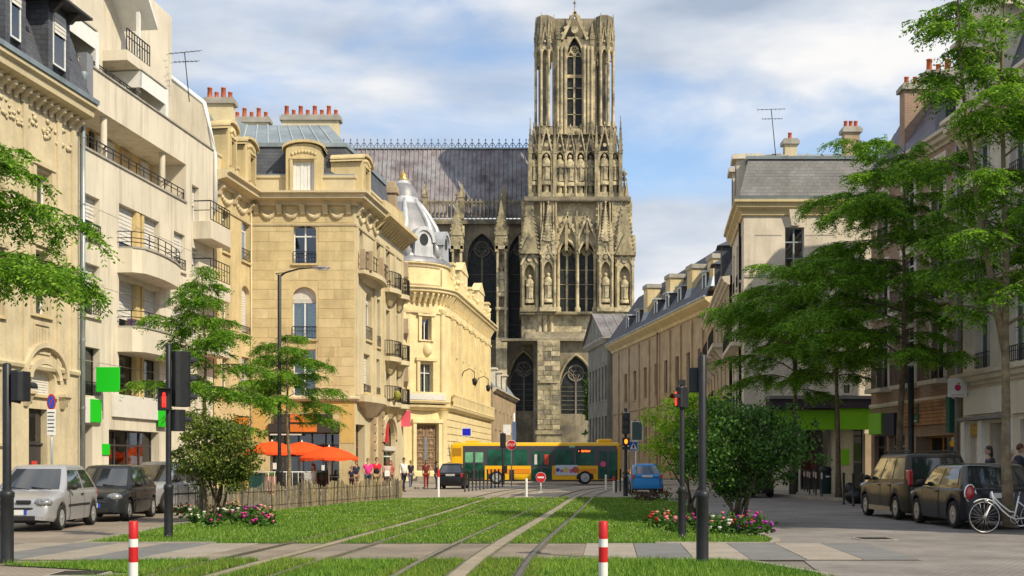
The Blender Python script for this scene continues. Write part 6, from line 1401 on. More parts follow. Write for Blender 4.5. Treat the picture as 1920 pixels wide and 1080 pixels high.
# the big dormer with curved pediment
u0, u1 = .5, 4.6; z0, z1 = zE+.42, CH+(HZ-70)/F*46
b = f.mb(); ds = [[u0+.35, u0+.85, z0+.55, z1-.9], [u0+1.5, u0+2.3, z0+.35, z1-.2], [u0+2.5, u0+3.0, z0+.35, z1-.2]]
wall(b, u0, u1, z0, z1, ds, .25, .45); b.quad((u0, .45, z0), (u0, -3, z0), (u0, -3, z1), (u0, .45, z1)); b.quad((u1, .45, z0), (u1, -3, z0), (u1, -3, z1), (u1, .45, z1)); dm = b.build('dormer', M_STONE_W, h)
for o in ds: window(h, f, o, cols=1, rev=.2, d=.45, sill=False, blind=.5 if o is ds[1] else 0)
P = [(u0+.9, z1), (u0+1.1, z1+.5), (u0+1.6, z1+1.35), (u0+2.3, z1+1.75), (u0+3.0, z1+1.45), (u0+3.4, z1+1.5), (u1+.3, z1+1.6), (u1+.3, z1)]
b = f.mb(); b.prism(P, 'd', -3, .5); b.build('pediment', M_STONE_W, dm)
b = f.mb(); b.t = None; b.tube([f.T(u, .55, z+.06) for u, z in [(u0+.55, z1+.0)]+P[:7]], .15, 6); b.build('pediment_moulding', M_CONC, dm)
b = f.mb(); b.box(u0-.2, u0+1.2, -2, .62, z1-.1, z1+.05); b.box(u0-.25, u1, .451, .62, z1-.75, z1-.62) if 0 else None; b.build('dormer_cornice', M_STONE_W, dm)
for u in (u0+1.05, u0+3.2): b = f.mb(); b.box(u, u+.3, .45, .6, z0, z1-.1); b.build('pilaster', M_STONE_W, dm)
# hanging square sign with a red fruit emblem
p = at(1795, 727, 46.6); t = thing('hanging_sign', 'white square hanging sign with a red and pink fruit emblem', 'sign', p)
b = MB(); b.box(-.36, .36, -.05, .05, -.36, .36); b.build('board', M_WHITE, t, bevel=.02)
b = MB(); b.lathe([(.02, -.16), (.14, -.12), (.185, 0), (.15, .11), (.05, .13)], (0, -.0, .0), 14, sx=1, sy=.4); b.build('fruit_emblem', mat('fruit_red', (.55, .02, .12), .5, var=.2, scale=8, local=True), t)
b = MB(); b.tube([(0, -.06, .13), (.04, -.06, .2)], .015, 5); b.box(-.04, .08, -.07, -.051, .14, .17); b.build('fruit_leaf', mat('leaf_orange', (.5, .2, .03), .5), t)
b = MB(); b.box(-.24, .24, -.056, -.051, -.3, -.25); b.build('lettering_strip', mat('pale_pink', (.62, .4, .4), .6), t)
b = MB(); b.tube([(.36, 0, .2), (1.0, 0, .2)], .025, 5); b.tube([(.36, 0, -.25), (1.0, 0, -.25)], .02, 5); b.build('bracket', M_IRON, t)
# ============================================================ lawns
LAWN1 = [(-7.75, 22.35), (-7.9, 34), (-6.2, 43), (-4.5, 50), (-3.6, 51.2), (-2.4, 51.6), (5.6, 51.6), (6.0, 50), (6.1, 44), (5.3, 30), (4.95, 23.2), (4.6, 22.35)]
LAWN2 = [(-7.4, 17.6), (-5.6, 18.45), (3.1, 18.45), (3.5, 17.9), (3.95, 16.2), (4.4, 12), (4.2, 9), (-8, 9), (-6.6, 13.5), (-4.9, 16.2), (-6.2, 17.0)]
for i, P in enumerate((LAWN1, LAWN2)): sheet('lawn', P, .004, M_SOIL)
def in_poly(x, y, P):
    r = np.zeros(len(x), bool); n = len(P)
    for i in range(n):
        x0, y0 = P[i]; x1, y1 = P[(i+1) % n]
        if y0 == y1: continue
        c = ((y0 > y) != (y1 > y)) & (x < (x1-x0)*(y-y0)/(y1-y0)+x0); r ^= c
    return r
def off_rail(x, y):
    ok = np.ones(len(x), bool)
    for P in TR:
        a = np.array(P); d = np.abs(x-np.interp(y, a[:, 1], a[:, 0])); ok &= (np.abs(d-.79) > .075) & (d > .16)
    return ok
def np_mesh(name, V, Fc, m, parent=None, kind=None):
    me = bpy.data.meshes.new(name); nf, k = Fc.shape
    me.vertices.add(len(V)); me.vertices.foreach_set('co', V.astype(np.float32).ravel())
    me.loops.add(nf*k); me.loops.foreach_set('vertex_index', Fc.astype(np.int32).ravel())
    me.polygons.add(nf); me.polygons.foreach_set('loop_start', np.arange(0, nf*k, k, dtype=np.int32))
    try: me.polygons.foreach_set('loop_total', np.full(nf, k, dtype=np.int32))
    except Exception: pass
    me.update(calc_edges=True); me.validate(); me.materials.append(m)
    o = put(name, me, parent)
    if kind: o['kind'] = kind
    return o
M_GRASS = leaf_mat('grass_blades', (.05, .17, .006), (.27, .41, .05), .3, .45)
M_GRASSD = leaf_mat('dry_grass_blades', (.12, .14, .02), (.28, .25, .06), .3, 1.4)
def scatter(P, n, ymax=60):
    a = np.array(P); lo, hi = a.min(0), a.max(0); x = RNG.uniform(lo[0], hi[0], n); y = RNG.uniform(lo[1], hi[1], n)
    k = in_poly(x, y, P) & off_rail(x, y) & (y < ymax); return x[k], y[k]
def blades(P, n, hgt, m, name='grass', near=True):
    x, y = scatter(P, n); N = len(x); w = np.maximum(.009, y*.00042)*RNG.uniform(.7, 1.4, N); h = hgt*RNG.uniform(.45, 1.25, N)
    cl = np.sin(x*1.3+np.sin(y*.7)*2)*.5+np.sin(y*1.1+x*.5)*.5; h = h*(1+.25*cl)
    a = RNG.uniform(0, 2*PI, N); lx_, ly = RNG.normal(0, .4, N)*h, RNG.normal(0, .4, N)*h
    dx, dy = np.cos(a)*w/2, np.sin(a)*w/2; V = np.empty((N, 3, 3)); z = np.full(N, .003)
    V[:, 0] = np.stack([x-dx, y-dy, z], 1); V[:, 1] = np.stack([x+dx, y+dy, z], 1); V[:, 2] = np.stack([x+lx_, y+ly, z+h], 1)
    return np_mesh(name, V.reshape(-1, 3), np.arange(N*3).reshape(-1, 3), m, None, 'stuff')
g = blades(LAWN2, 190000, .075, M_GRASS); tag(g, 'short bright grass of the near strip round the rails', 'grass')
g = blades(LAWN1, 330000, .075, M_GRASS); tag(g, 'broad green lawn running beside and between the tram rails', 'grass')
def band_poly(k, d0, d1, y0, y1):
    a = np.array(TR[k]); ys = np.linspace(y0, y1, 12); xs = np.interp(ys, a[:, 1], a[:, 0]); return [(x+d0, y) for x, y in zip(xs, ys)]+[(x+d1, y) for x, y in zip(xs[::-1], ys[::-1])]
def join_np(parts, name, m): return None
for k in (0, 1):
    for y0, y1 in ((12, 18.4), (22.4, 51.4)):
        g = blades(band_poly(k, -1.05, 1.05, y0, y1), 16000 if y0 < 20 else 26000, .06, M_GRASSD, 'dry_grass'); tag(g, 'thin yellowing grass between the rails of a tram track', 'grass', 'yellowing grass in the tram tracks')
x, y = scatter(LAWN1, 2600); N = len(x); r = .005+y*.00016; z = RNG.uniform(.06, .1, N); V = np.empty((N, 4, 3))
for k, (a, b_) in enumerate(((-1, 0), (0, -1), (1, 0), (0, 1))): V[:, k] = np.stack([x+a*r, y+b_*r*.6, z+b_*r*.6], 1)
tag(np_mesh('clover_flowers', V.reshape(-1, 3), np.arange(N*4).reshape(-1, 4), mat('clover_white', (.42, .46, .28), .8, var=.1), None, 'stuff'), 'tiny white clover heads dotted over the lawn', 'clover')

# ============================================================ trees and shrubs
M_BARK = mat('bark', (.13, .1, .065), .9, var=.3, scale=6, bump=.6, bscale=14); M_BARKL = mat('pale_bark', (.2, .16, .1), .9, var=.3, scale=6, bump=.5, bscale=14)
M_LOC = leaf_mat('locust_leaf', (.05, .16, .008), (.27, .48, .035), .52, .9)
M_LOCD = leaf_mat('dark_locust_leaf', (.022, .085, .012), (.1, .24, .026), .45, .9)
M_SHR = leaf_mat('shrub_leaf', (.045, .085, .01), (.19, .25, .035), .35, 1.6)
M_SHRD = leaf_mat('dark_shrub_leaf', (.022, .075, .01), (.1, .22, .03), .35, 1.6)
M_LIMEL = leaf_mat('lime_leaf', (.15, .34, .012), (.46, .62, .045), .5, 1.6)
def fronds(P, D, Nn, Ln, k=5, lw=.035, ll=.085):
    """pinnate leaves: P base, D direction, Nn side vector, Ln length -> leaflet quads"""
    P, D, S = (np.asarray(a, float) for a in (P, D, Nn)); Ln = np.asarray(Ln); n = len(P); out = []
    up = np.cross(S, D)
    for j in range(k):
        t = (j+.7)/k; c = P+D*(Ln*t)[:, None]+np.array([0, 0, -1.])*(Ln*.28*t*t)[:, None]
        for s in (-1, 1):
            l = ll*(1-.35*t)*RNG.uniform(.75, 1.25, n); tip = c+(S*s*.85+D*.5+np.array([0, 0, -.25]))*l[:, None]+RNG.normal(0, .012, (n, 3))
            mid = (c+tip)/2; wv = D*(lw/2)+up*RNG.normal(0, .012, n)[:, None]
            out.append(np.stack([c, mid-wv, tip, mid+wv], 1))
    return np.concatenate(out).reshape(-1, 3)
def limb_path(p, az, el, L, n, rg, droop=.5):
    pts = [Vector(p)]; d = el
    for i in range(n):
        d -= droop*(el+.25)/n*1.3; az += rg.uniform(-.16, .16)
        pts.append(pts[-1]+Vector((math.cos(az)*math.cos(d), math.sin(az)*math.cos(d), math.sin(d)))*L/n)
    return pts
def locust(label, x, y, H, z0, spread, seed, nl=24, r0=.12, m=M_LOC, zb=.12, side=None, dens=1., fork=False, bark=M_BARK, ls=1., top=.55, sk=.35):
    rg = random.Random(seed); t = thing('locust_tree', label, 'tree', (x, y, zb), 0, 'honey locust street trees')
    tp = [Vector((0, 0, 0))]; n = 9; wx = wy = 0
    for i in range(1, n+1): wx += rg.uniform(-.07, .07); wy += rg.uniform(-.07, .07); tp.append(Vector((wx, wy, (H-zb)*.93*i/n)))
    b = MB(); b.tube(tp, [r0*(1.25 if i == 0 else 1)*(1-.9*i/n) for i in range(n+1)], 8); axes = [tp]
    if fork:
        p = tp[3].lerp(tp[2], .3); q = [p]
        for i in range(1, 8): s = i/7; q.append(p+Vector((-1.0*math.sin(s*1.5)*.95, .25*s, (H-p.z)*.82*s)))
        b.tube(q, [r0*.72*(1-.11*i) for i in range(8)], 7); axes.append(q)
    def ax_at(P, z):
        for a, c in zip(P, P[1:]):
            if z <= c.z: return a.lerp(c, max(0, min(1, (z-a.z)/max(1e-6, c.z-a.z))))
        return P[-1]
    P, D, S, Ln = [], [], [], []
    def leaf(p, d):
        v = Vector((d.x*.8+rg.uniform(-.75, .75), d.y*.8+rg.uniform(-.75, .75), rg.uniform(-.75, .12))); v.normalize(); s = v.cross(Vector((rg.uniform(-.4, .4), rg.uniform(-.4, .4), 1))); s.normalize()
        P.append(p); D.append(v); S.append(s); Ln.append(rg.uniform(.22, .42)*ls)
    limbs = MB()
    for i in range(nl):
        tt = max(0, min(1, (i+rg.uniform(-.4, .4)+.3)/nl)); A = axes[i % len(axes)]; z = z0-zb-.3+(H-z0)*.9*tt**.9
        p = ax_at(A, z); r = r0*(1-.9*z/H); az = i*2.399+rg.uniform(-.5, .5)
        L = spread*(.62+.38*math.sin(PI*min(1, tt*.8+.2)))*(1-(1-top)*tt**2.2)*rg.uniform(.6, 1.15)
        if side is not None: L *= 1+sk*math.cos(az-side)
        q = limb_path(p, az, rg.uniform(.05, 1.0)+tt*.3, L, 6, rg, rg.uniform(.45, 1.1))
        limbs.tube(q, [max(.007, r*.42*(1-.14*k)) for k in range(7)], 5); nt = int(10*L/spread)+5
        for j in range(nt):
            s = min(.985, .18+.82*(j+rg.random()*.8)/nt); k = int(s*6); b0 = q[k].lerp(q[min(6, k+1)], s*6-k); dv = (q[min(6, k+1)]-q[k]).normalized()
            a2 = math.atan2(dv.y, dv.x)+(-1 if j % 2 else 1)*rg.uniform(.3, 1.3); l2 = L*rg.uniform(.18, .42)*(1.15-.6*s)+.2
            w = limb_path(b0, a2, rg.uniform(-.45, .95), l2, 3, rg, 1.5); limbs.tube(w, [.011, .008, .005, .004], 3, cap=False)
            for e in range(int((l2/.045+2)*dens)):
                u = (rg.random()**.8)*2.999; c = w[int(u)].lerp(w[int(u)+1], u-int(u)); leaf(tuple(c), (w[-1]-w[0]).normalized())
        for e in range(int(L/.07*dens)):
            s = rg.uniform(.3, 1)*5.99; c = q[int(s)].lerp(q[int(s)+1], s-int(s)); leaf(tuple(c), (q[-1]-q[3]).normalized())
    tk = b.build('trunk', bark, t, smooth=True); limbs.build('limbs', bark, tk, smooth=True, fix=False)['kind'] = 'stuff'
    V = fronds(P, D, S, Ln, 5, .04*ls, .105*ls); np_mesh('crown', V, np.arange(len(V)).reshape(-1, 4), m, t)['kind'] = 'stuff'
    return t
locust('honey locust at the left edge reaching leafy branches over the parked silver car', -11.45, 20.6, 8.3, 4.5, 3.0, 11, 30, .13, zb=-.01, side=0, dens=1.1)
locust('taller honey locust on the left pavement in front of the cream block', -8.95, 36, 7.7, 2.9, 1.95, 12, 24, .09, zb=-.01, dens=1.0, bark=M_BARKL, ls=.85)
locust('smaller honey locust before the cafe, right of the street lamp', -8.25, 45.5, 6.9, 3.3, 2.2, 13, 20, .085, zb=.12, dens=1.0, bark=M_BARKL, ls=.9)
locust('near forked honey locust with the white bicycle at its foot', 10.7, 26.4, 13.4, 4.6, 2.15, 14, 42, .12, zb=.12, dens=.8, fork=True, side=0, sk=.3, bark=M_BARKL)
locust('tallest honey locust, in front of the brown brick house', 14.1, 45, 14.2, 5.2, 3.5, 15, 42, .15, m=M_LOC, zb=.12, dens=1.0, side=PI*.95, ls=1.15, top=.75)
locust('honey locust before the pier of the green shop, beside the bin', 13.05, 49, 10.9, 5.1, 3.0, 16, 30, .12, m=M_LOC, zb=.12, dens=.85, side=PI, ls=1.15)
locust('honey locust close behind the tall dark column, before the green shop door', 12.35, 54, 11.0, 5.0, 3.5, 17, 32, .13, m=M_LOC, zb=.12, dens=.8, side=PI, ls=1.2, sk=.45)
def shrub(label, x, y, rx, ry, z0, z1, seed, m, stems=7, nc=70, nl=95, lf=(.075, .05), name='shrub', group=None, lean=(0, 0), sub=None):
    rg = random.Random(seed); t = thing(name, label, 'shrub', (x, y, .0), 0, group); b = MB()
    cs = []
    for i in range(nc):
        while True:
            v = Vector((rg.uniform(-1, 1), rg.uniform(-1, 1), rg.uniform(-1, 1)))
            if .35 < v.length < (1.22 if i % 4 == 0 else .95): break
        k = 1+.18*math.sin(3*math.atan2(v.y, v.x)+seed)
        cs.append(Vector((v.x*rx*k+lean[0], v.y*ry*k+lean[1], (z0+z1)/2+v.z*(z1-z0)/2*(.85+.2*rg.random()))))
    for i in range(stems):
        a = i*2.4; q = [Vector((math.cos(a)*.14, math.sin(a)*.14, -.02))]; c = cs[i*3 % nc]
        for k in range(1, 5): s = k/4; q.append(Vector((c.x*s**1.3+math.cos(a)*.14*(1-s)+rg.uniform(-.06, .06), c.y*s**1.3+rg.uniform(-.06, .06), c.z*s)))
        b.tube(q, [.04, .034, .026, .016, .008], 6)
        for k in range(2): e = cs[rg.randrange(nc)]; b.tube([q[3], q[3].lerp(e, .5)+Vector((0, 0, .1)), e], [.014, .01, .005], 4)
    b.build('stems', M_BARK, t, smooth=True)
    V = []
    for i_, c in enumerate(cs):
        n = int(nl*rg.uniform(.5, 1.4)*(1 if i_ % 4 else .45)); s = rg.uniform(.4, 1.25)*min(rx, ry)*(.3 if i_ % 4 else .2)
        p = RNG.normal(0, 1, (n, 3)); p = p/np.linalg.norm(p, axis=1)[:, None]*(RNG.uniform(.3, 1, n)**.6*s)[:, None]*np.array([1.25, 1.25, .8])+np.array(c)
        d = RNG.normal(0, 1, (n, 3)); d[:, 2] -= .3; d /= np.linalg.norm(d, axis=1)[:, None]; e = np.cross(d, RNG.normal(0, 1, (n, 3))); e /= np.linalg.norm(e, axis=1)[:, None]
        L = lf[0]*RNG.uniform(.6, 1.3, n)[:, None]; w = lf[1]*RNG.uniform(.6, 1.2, n)[:, None]/2
        V.append(np.stack([p, p+d*L*.5-e*w, p+d*L, p+d*L*.5+e*w], 1))
    V = np.concatenate(V).reshape(-1, 3); o = np_mesh('foliage', V, np.arange(len(V)).reshape(-1, 4), m, t); o['kind'] = 'stuff'; return t
shrub('loose olive-green shrub with several stems on the left lawn behind the signal post', -7.35, 30.5, 1.05, 1.0, .75, 2.85, 21, M_SHR, 8, 120, 120, (.085, .058))
shrub('dark broad many-stemmed shrub on the right side of the lawn', 5.5, 29.8, 1.6, 1.35, .6, 3.05, 22, M_SHRD, 9, 150, 135, (.095, .065))
shrub('bright lime shrub glowing behind the dark right-hand shrub', 4.6, 31.2, 1.1, 1.0, 1.15, 3.35, 23, M_LIMEL, 5, 95, 125, (.09, .058))
shrub('low reddish-brown shrub at the far right corner of the lawn', 5.1, 46.5, .6, .5, .05, .5, 24, mat('red_brown_leaf', (.1, .055, .03), .8, var=.3), 4, 20, 60, (.07, .04))
shrub('dark evergreen tree beside the cathedral, next to the grey pavilion', at(1118, 760, 190).x, 190, 1.6, 1.4, 2, 20, 25, M_SHRD, 5, 80, 90, (.5, .35), name='tree')['category'] = 'tree'
# bedding plants
BL = [mat(n, c, .6, var=.12, scale=9) for n, c in (('pink_petal', (.72, .2, .25)), ('salmon_petal', (.78, .34, .28)), ('magenta_petal', (.55, .02, .26)), ('violet_petal', (.4, .04, .35)), ('red_petal', (.5, .02, .02)), ('white_petal', (.7, .68, .6)))]
BED1 = ['red flowers at the left end of the left bed, by the signal post', 'cream flowers low behind the signal post in the left bed', 'pink flowers at the back left of the left bed', 'salmon flowers behind the middle of the left bed, by the shrub stems', 'magenta flowers at the front left of the left bed', 'cream flowers in the front middle of the left bed', 'salmon flowers at the back of the left bed, before the fence', 'magenta flowers in the middle of the left bed', 'violet flowers at the back right of the left bed', 'magenta flowers at the front right of the left bed', 'salmon flowers at the right end of the left bed', 'small pink plant at the front right of the left bed']
BED2 = ['red flowers at the left tip of the right bed', 'salmon flowers at the back left of the right bed', 'pink flowers left of the shorter signal post in the right bed', 'magenta flowers between the two right signal posts', 'cream flowers right of the tallest signal post', 'pink flowers at the middle of the right bed', 'red flowers right of the middle of the right bed', 'violet flowers near the right end of the right bed', 'large magenta flowers at the right end of the right bed', 'small violet plant at the front right tip of the right bed', 'red flowers far back under the lime shrub, behind the shorter signal post', 'red flowers farthest back by the blue car and lime shrub']
def bedding(x, y, s, col, seed, label, grp):
    rg = random.Random(seed); t = thing('flowering_plant', label, 'plant', (x, y, 0), 0, grp); n = 110
    p = RNG.normal(0, 1, (n, 3)); p = p/np.linalg.norm(p, axis=1)[:, None]*(RNG.uniform(.2, 1, n))[:, None]*np.array([s, s, s*.75])+np.array([0, 0, s*.6]); p[:, 2] = np.abs(p[:, 2])
    d = RNG.normal(0, 1, (n, 3)); d[:, 2] = np.abs(d[:, 2])*.5; d /= np.linalg.norm(d, axis=1)[:, None]; e = np.cross(d, RNG.normal(0, 1, (n, 3))); e /= np.linalg.norm(e, axis=1)[:, None]
    V = np.stack([p, p+d*.06-e*.03, p+d*.13, p+d*.06+e*.03], 1).reshape(-1, 3); np_mesh('foliage', V, np.arange(len(V)).reshape(-1, 4), M_SHRD, t)['kind'] = 'stuff'
    for k in range(8):
        a = rg.uniform(0, 2*PI); r = s*rg.uniform(.2, 1.05); c = (math.cos(a)*r, math.sin(a)*r-.05, s*rg.uniform(.55, 1.35)); b = MB(); q_ = rg.uniform(.6, 1.1)
        b.lathe([(.01*q_, -.04), (.035*q_, 0), (.05*q_, .02), (.022*q_, .03), (.0, .018)], c, 6); b.build('blossom', BL[col], t)
for i, (px, py, s, c) in enumerate(((345, 972, .3, 4), (365, 985, .28, 5), (385, 968, .34, 0), (408, 975, .3, 1), (395, 990, .25, 2), (430, 985, .3, 5), (437, 968, .32, 1), (457, 985, .28, 2), (470, 975, .3, 3), (480, 990, .26, 2), (497, 978, .3, 1), (505, 988, .22, 0))):
    p = gp(px, py); bedding(p.x, p.y, s, c, 100+i, BED1[i], 'bedding plants round the left shrub')
for i, (px, py, s, c) in enumerate(((1232, 992, .28, 4), (1246, 985, .3, 1), (1260, 1000, .26, 0), (1300, 1000, .3, 2), (1345, 1003, .28, 5), (1362, 1000, .32, 0), (1385, 1002, .28, 4), (1402, 1004, .3, 3), (1420, 1000, .34, 2), (1428, 1006, .24, 3), (1280, 945, .35, 4), (1250, 940, .4, 4))):
    p = gp(px, py); bedding(p.x, p.y, s, c, 130+i, BED2[i], 'bedding plants round the right shrubs')

# ============================================================ picket fence of split pales
M_PALE = [mat('grey_pale', (.2, .175, .13), .9, var=.25, scale=9), mat('tan_pale', (.34, .27, .15), .9, var=.25, scale=9), mat('dark_pale', (.1, .085, .06), .9, var=.25, scale=9)]
t = thing('picket_fence', 'rustic fence of split chestnut pales along the left edge of the lawn', 'fence', (-8.0, 31, 0))
path = [(-8.05, 31.2), (-8.0, 34), (-7.55, 37.2), (-6.3, 43.0), (-5.3, 47), (-4.5, 50.2)]
def along(P, step):
    out = []; P = [Vector(p) for p in P]; carry = 0
    for a, b_ in zip(P, P[1:]):
        L = (b_-a).length; s = carry
        while s < L: out.append((a.lerp(b_, s/L), (b_-a).normalized())); s += step
        carry = s-L
    return out
rg = random.Random(3); pp = along(path, .098)
for i, (p, d) in enumerate(pp):
    hh = .78+rg.uniform(-.06, .06)+.1*math.sin(i*.21); w = rg.uniform(.016, .028); lean = rg.gauss(0, .05)+.12*math.sin(i*.17); x, y = p.x+8, p.y-31
    b = MB(); nx, ny = d.y, -d.x
    q0 = [(x-d.x*w, y-d.y*w), (x+d.x*w, y+d.y*w), (x+d.x*w+nx*.025, y+d.y*w+ny*.025), (x-d.x*w+nx*.025, y-d.y*w+ny*.025)]; lx_, ly = d.x*lean*hh, d.y*lean*hh
    b.add([(a, c, -.02) for a, c in q0]+[(a+lx_, c+ly, hh) for a, c in q0]+[(x+lx_+nx*.012, y+ly+ny*.012, hh+.05)], [(0, 1, 5, 4), (1, 2, 6, 5), (2, 3, 7, 6), (3, 0, 4, 7), (4, 5, 8), (5, 6, 8), (6, 7, 8), (7, 4, 8)])
    b.build('pale', M_PALE[0 if rg.random() < (.75 if i < 90 else .35) else (1 if rg.random() < .7 else 2)], t, fix=False)
for z in (.18, .62):
    b = MB(); b.tube([(p.x+8+d.y*.03, p.y-31-d.x*.03, z) for p, d in pp[::6]], .006, 4); b.build('wire', M_IRON, t)

# ============================================================ street furniture
def base_post(b, r, h, slv=1.05, rs=None):
    rs = rs or r*1.55
    b.lathe([(rs*1.05, 0), (rs*1.05, .04), (rs, .06), (rs, slv-.1), (rs*1.12, slv-.08), (rs*1.12, slv-.02), (rs*.95, slv), (r, slv+.02)], n=16); b.lathe([(r, slv+.02), (r, h), (r*.8, h+.02), (.0, h+.03)], n=14)
def post_thing(name, label, cat, px, py, ytop, r, slv=1.05, group=None):
    p = gp(px, py); t = thing(name, label, cat, p, 0, group); h = CH+(HZ-ytop)/F*p.y; b = MB(); base_post(b, r, h, slv); b.build('post', M_POST, t); return t, h
def head(par, x, y, z, w, d, h, rz=0., lamp=None, name='signal_head', hood=True, nl=3, lit=0):
    """signal box; local -Y is the lit face, turned by rz"""
    b = MB(); M = Matrix.Translation((x, y, z)) @ Matrix.Rotation(rz, 4, 'Z'); b.t = lambda a, c, e: tuple(M @ Vector((a, c, e)))
    b.prism([(-w/2, -d*.3), (-w/2+.02, -d/2), (w/2-.02, -d/2), (w/2, -d*.3), (w/2, d*.25), (w*.3, d/2), (-w*.3, d/2), (-w/2, d*.25)], 'z', -h/2, h/2); hd = b.build(name, M_POST, par, bevel=.012)
    for k in range(nl):
        zz = h/2-h*(k+.5)/nl; r = min(w*.36, h/nl*.38); b = MB(); b.t = lambda a, c, e: tuple(M @ Vector((a, c, e)))
        P = [(r*math.cos(t_), -d/2-.012, zz+r*math.sin(t_)) for t_ in np.linspace(0, 2*PI, 14, False)]; b.poly(P)
        b.build('lens', lamp if (lit and k == lit-1) else mat('dark_lens', (.02, .02, .02), .2, var=0), hd, fix=False)
        if hood:
            b = MB(); b.t = lambda a, c, e: tuple(M @ Vector((a, c, e))); A = [(1.1*r*math.cos(t_), 1.1*r*math.sin(t_)) for t_ in np.linspace(-.3, PI+.3, 9)]
            for (a0, z0_), (a1, z1_) in zip(A, A[1:]): b.quad((a0, -d/2, zz+z0_), (a1, -d/2, zz+z1_), (a1*.95, -d/2-.16, zz+z1_), (a0*.95, -d/2-.16, zz+z0_))
            b.build('hood', M_POST, hd, fix=False)
    return hd
M_REDL = mat('lit_red_lamp', (1, .02, .01), .4, var=0, emit=1.6); M_AMB = mat('lit_amber_lamp', (1, .2, .01), .4, var=0, emit=2.2)
t, hh = post_thing('traffic_signal', 'dark signal post at the left edge with one box seen from behind', 'traffic light', 13, 1055, 684, .062)
z = CH+(HZ-724)/F*18.0; head(t, .19, .02, z, .2, .26, .44, PI*.9, nl=1); b = MB(); b.tube([(0, 0, z+.2), (.2, 0, z+.24)], .02, 6); b.tube([(0, 0, z-.2), (.2, 0, z-.24)], .02, 6); b.build('bracket', M_POST, t)
t, hh = post_thing('traffic_signal', 'dark signal post with a lit red figure on the left lawn corner', 'traffic light', 316, 1010, 648, .055)
K = 23.8/F; zf = lambda y: CH+(HZ-y)*K
head(t, .21, .1, zf(710), .22, .34, 1.08, PI*.78, nl=3); head(t, .17, .05, zf(788), .2, .24, .42, PI*.8, nl=1)
hd = head(t, -.04, -.16, zf(750), .24, .2, .42, .25, nl=1, hood=False)
M_ = Matrix.Translation((-.04, -.16, zf(750))) @ Matrix.Rotation(.25, 4, 'Z'); b = MB(); b.t = lambda a, c, e: tuple(M_ @ Vector((a, c, e)))
b.box(-.035, .035, -.122, -.116, -.06, .07); b.box(-.035, -.008, -.122, -.116, -.15, -.06); b.box(.008, .035, -.122, -.116, -.15, -.06); b.prism([(.028*math.cos(a), .105+.03*math.sin(a)) for a in np.linspace(0, 2*PI, 9, False)], 'd', -.122, -.116); b.build('red_figure', M_REDL, hd)
b = MB(); b.t = lambda a, c, e: tuple(M_ @ Vector((a, c, e))); b.box(-.15, .15, -.26, -.1, .2, .215); b.build('hood', M_POST, hd)
b = MB()
for y in (670, 755, 775, 800): b.tube([(0, 0, zf(y)), (.2, .08, zf(y))], .018, 5)
b.build('bracket', M_POST, t)
t, hh = post_thing('traffic_signal', 'tallest dark signal post standing in the near grass on the right', 'traffic light', 1317, 1057, 668, .058)
z = CH+(HZ-712)/F*17.9; head(t, -.05, .16, z, .26, .2, .36, PI, nl=1)
t, hh = post_thing('traffic_signal', 'shorter dark signal post with a small lit red lamp before the right-hand shrubs', 'traffic light', 1279, 1010, 722, .05, 1.0)
hd = head(t, .0, -.03, CH+(HZ-745)*K, .17, .24, .4, -.9, M_REDL, nl=1, lit=0); b = MB(); b.box(-.135, -.115, -.1, .0, CH+(HZ-760)*K, CH+(HZ-735)*K); b.build('lit_lens', M_REDL, t); b = MB(); b.box(-.06, .06, -.06, .06, hh, hh+.1); b.build('cap', M_POST, t)
# far signal with amber lamp, crossing sign
t, hh = post_thing('traffic_signal', 'far signal post with glowing amber lamp beside the blue car', 'traffic light', 1173, 930, 766, .07, .9)
Kf = 55.6/F; z = lambda y: CH+(HZ-y)*Kf
head(t, 0, -.12, z(793), .36, .2, 1.0, 0, nl=3, hood=True); b = MB(); b.box(-.14, .14, -.27, -.23, z(775), z(773)); b.build('white_strip', M_WHITE, t)
hd = head(t, 0, -.12, z(828), .34, .2, .34, 0, nl=1, hood=False); b = MB(); b.lathe([(.0, 0), (.085, .0), (.07, .02), (0, .03)], n=12) if 0 else b.ball((0, -.23, z(828)), .075, .03, .11, 10, 6); b.build('amber_lamp', M_AMB, t)
b = MB(); b.box(-.18, .18, -.26, -.2, z(843), z(838)); b.build('visor', M_POST, t)
def sign_plate(par, x, y, z, w, h, m, name='plate', border=None):
    b = MB(); b.box(x-w/2, x+w/2, y-.012, y+.012, z-h/2, z+h/2); o = b.build(name, border or m, par, bevel=.008)
    if border: b = MB(); b.box(x-w/2+.03, x+w/2-.03, y-.02, y-.0125, z-h/2+.03, z+h/2-.03); b.build('face', m, o)
    return o
M_BLUE = mat('sign_blue', (.02, .07, .42), .4, var=0); M_REDS = mat('sign_red', (.5, .012, .015), .4, var=0)
p = gp(1184, 929); t = thing('crossing_sign', 'blue pedestrian crossing sign next to the amber signal', 'road sign', p); b = MB(); b.tube([(0, 0, 0), (0, 0, 2.6)], .03, 8); b.build('pole', M_CONC, t)
o = sign_plate(t, .08, -.05, CH+(HZ-836)*Kf, .46, .46, M_BLUE, border=M_WHITE); b = MB(); zc = CH+(HZ-836)*Kf; b.prism([(-.07, zc-.15), (.23, zc-.15), (.08, zc+.16)], 'd', .0, .0) if 0 else b.add([(-.1, -.075, zc-.15), (.26, -.075, zc-.15), (.08, -.075, zc+.17)], [(0, 1, 2)]); b.build('white_triangle', M_WHITE, o)
b = MB(); b.box(.04, .12, -.085, -.078, zc-.1, zc+.05); b.ball((.08, -.082, zc+.08), .03, .004, .03, 8, 4); b.build('walking_figure', M_POST, o)
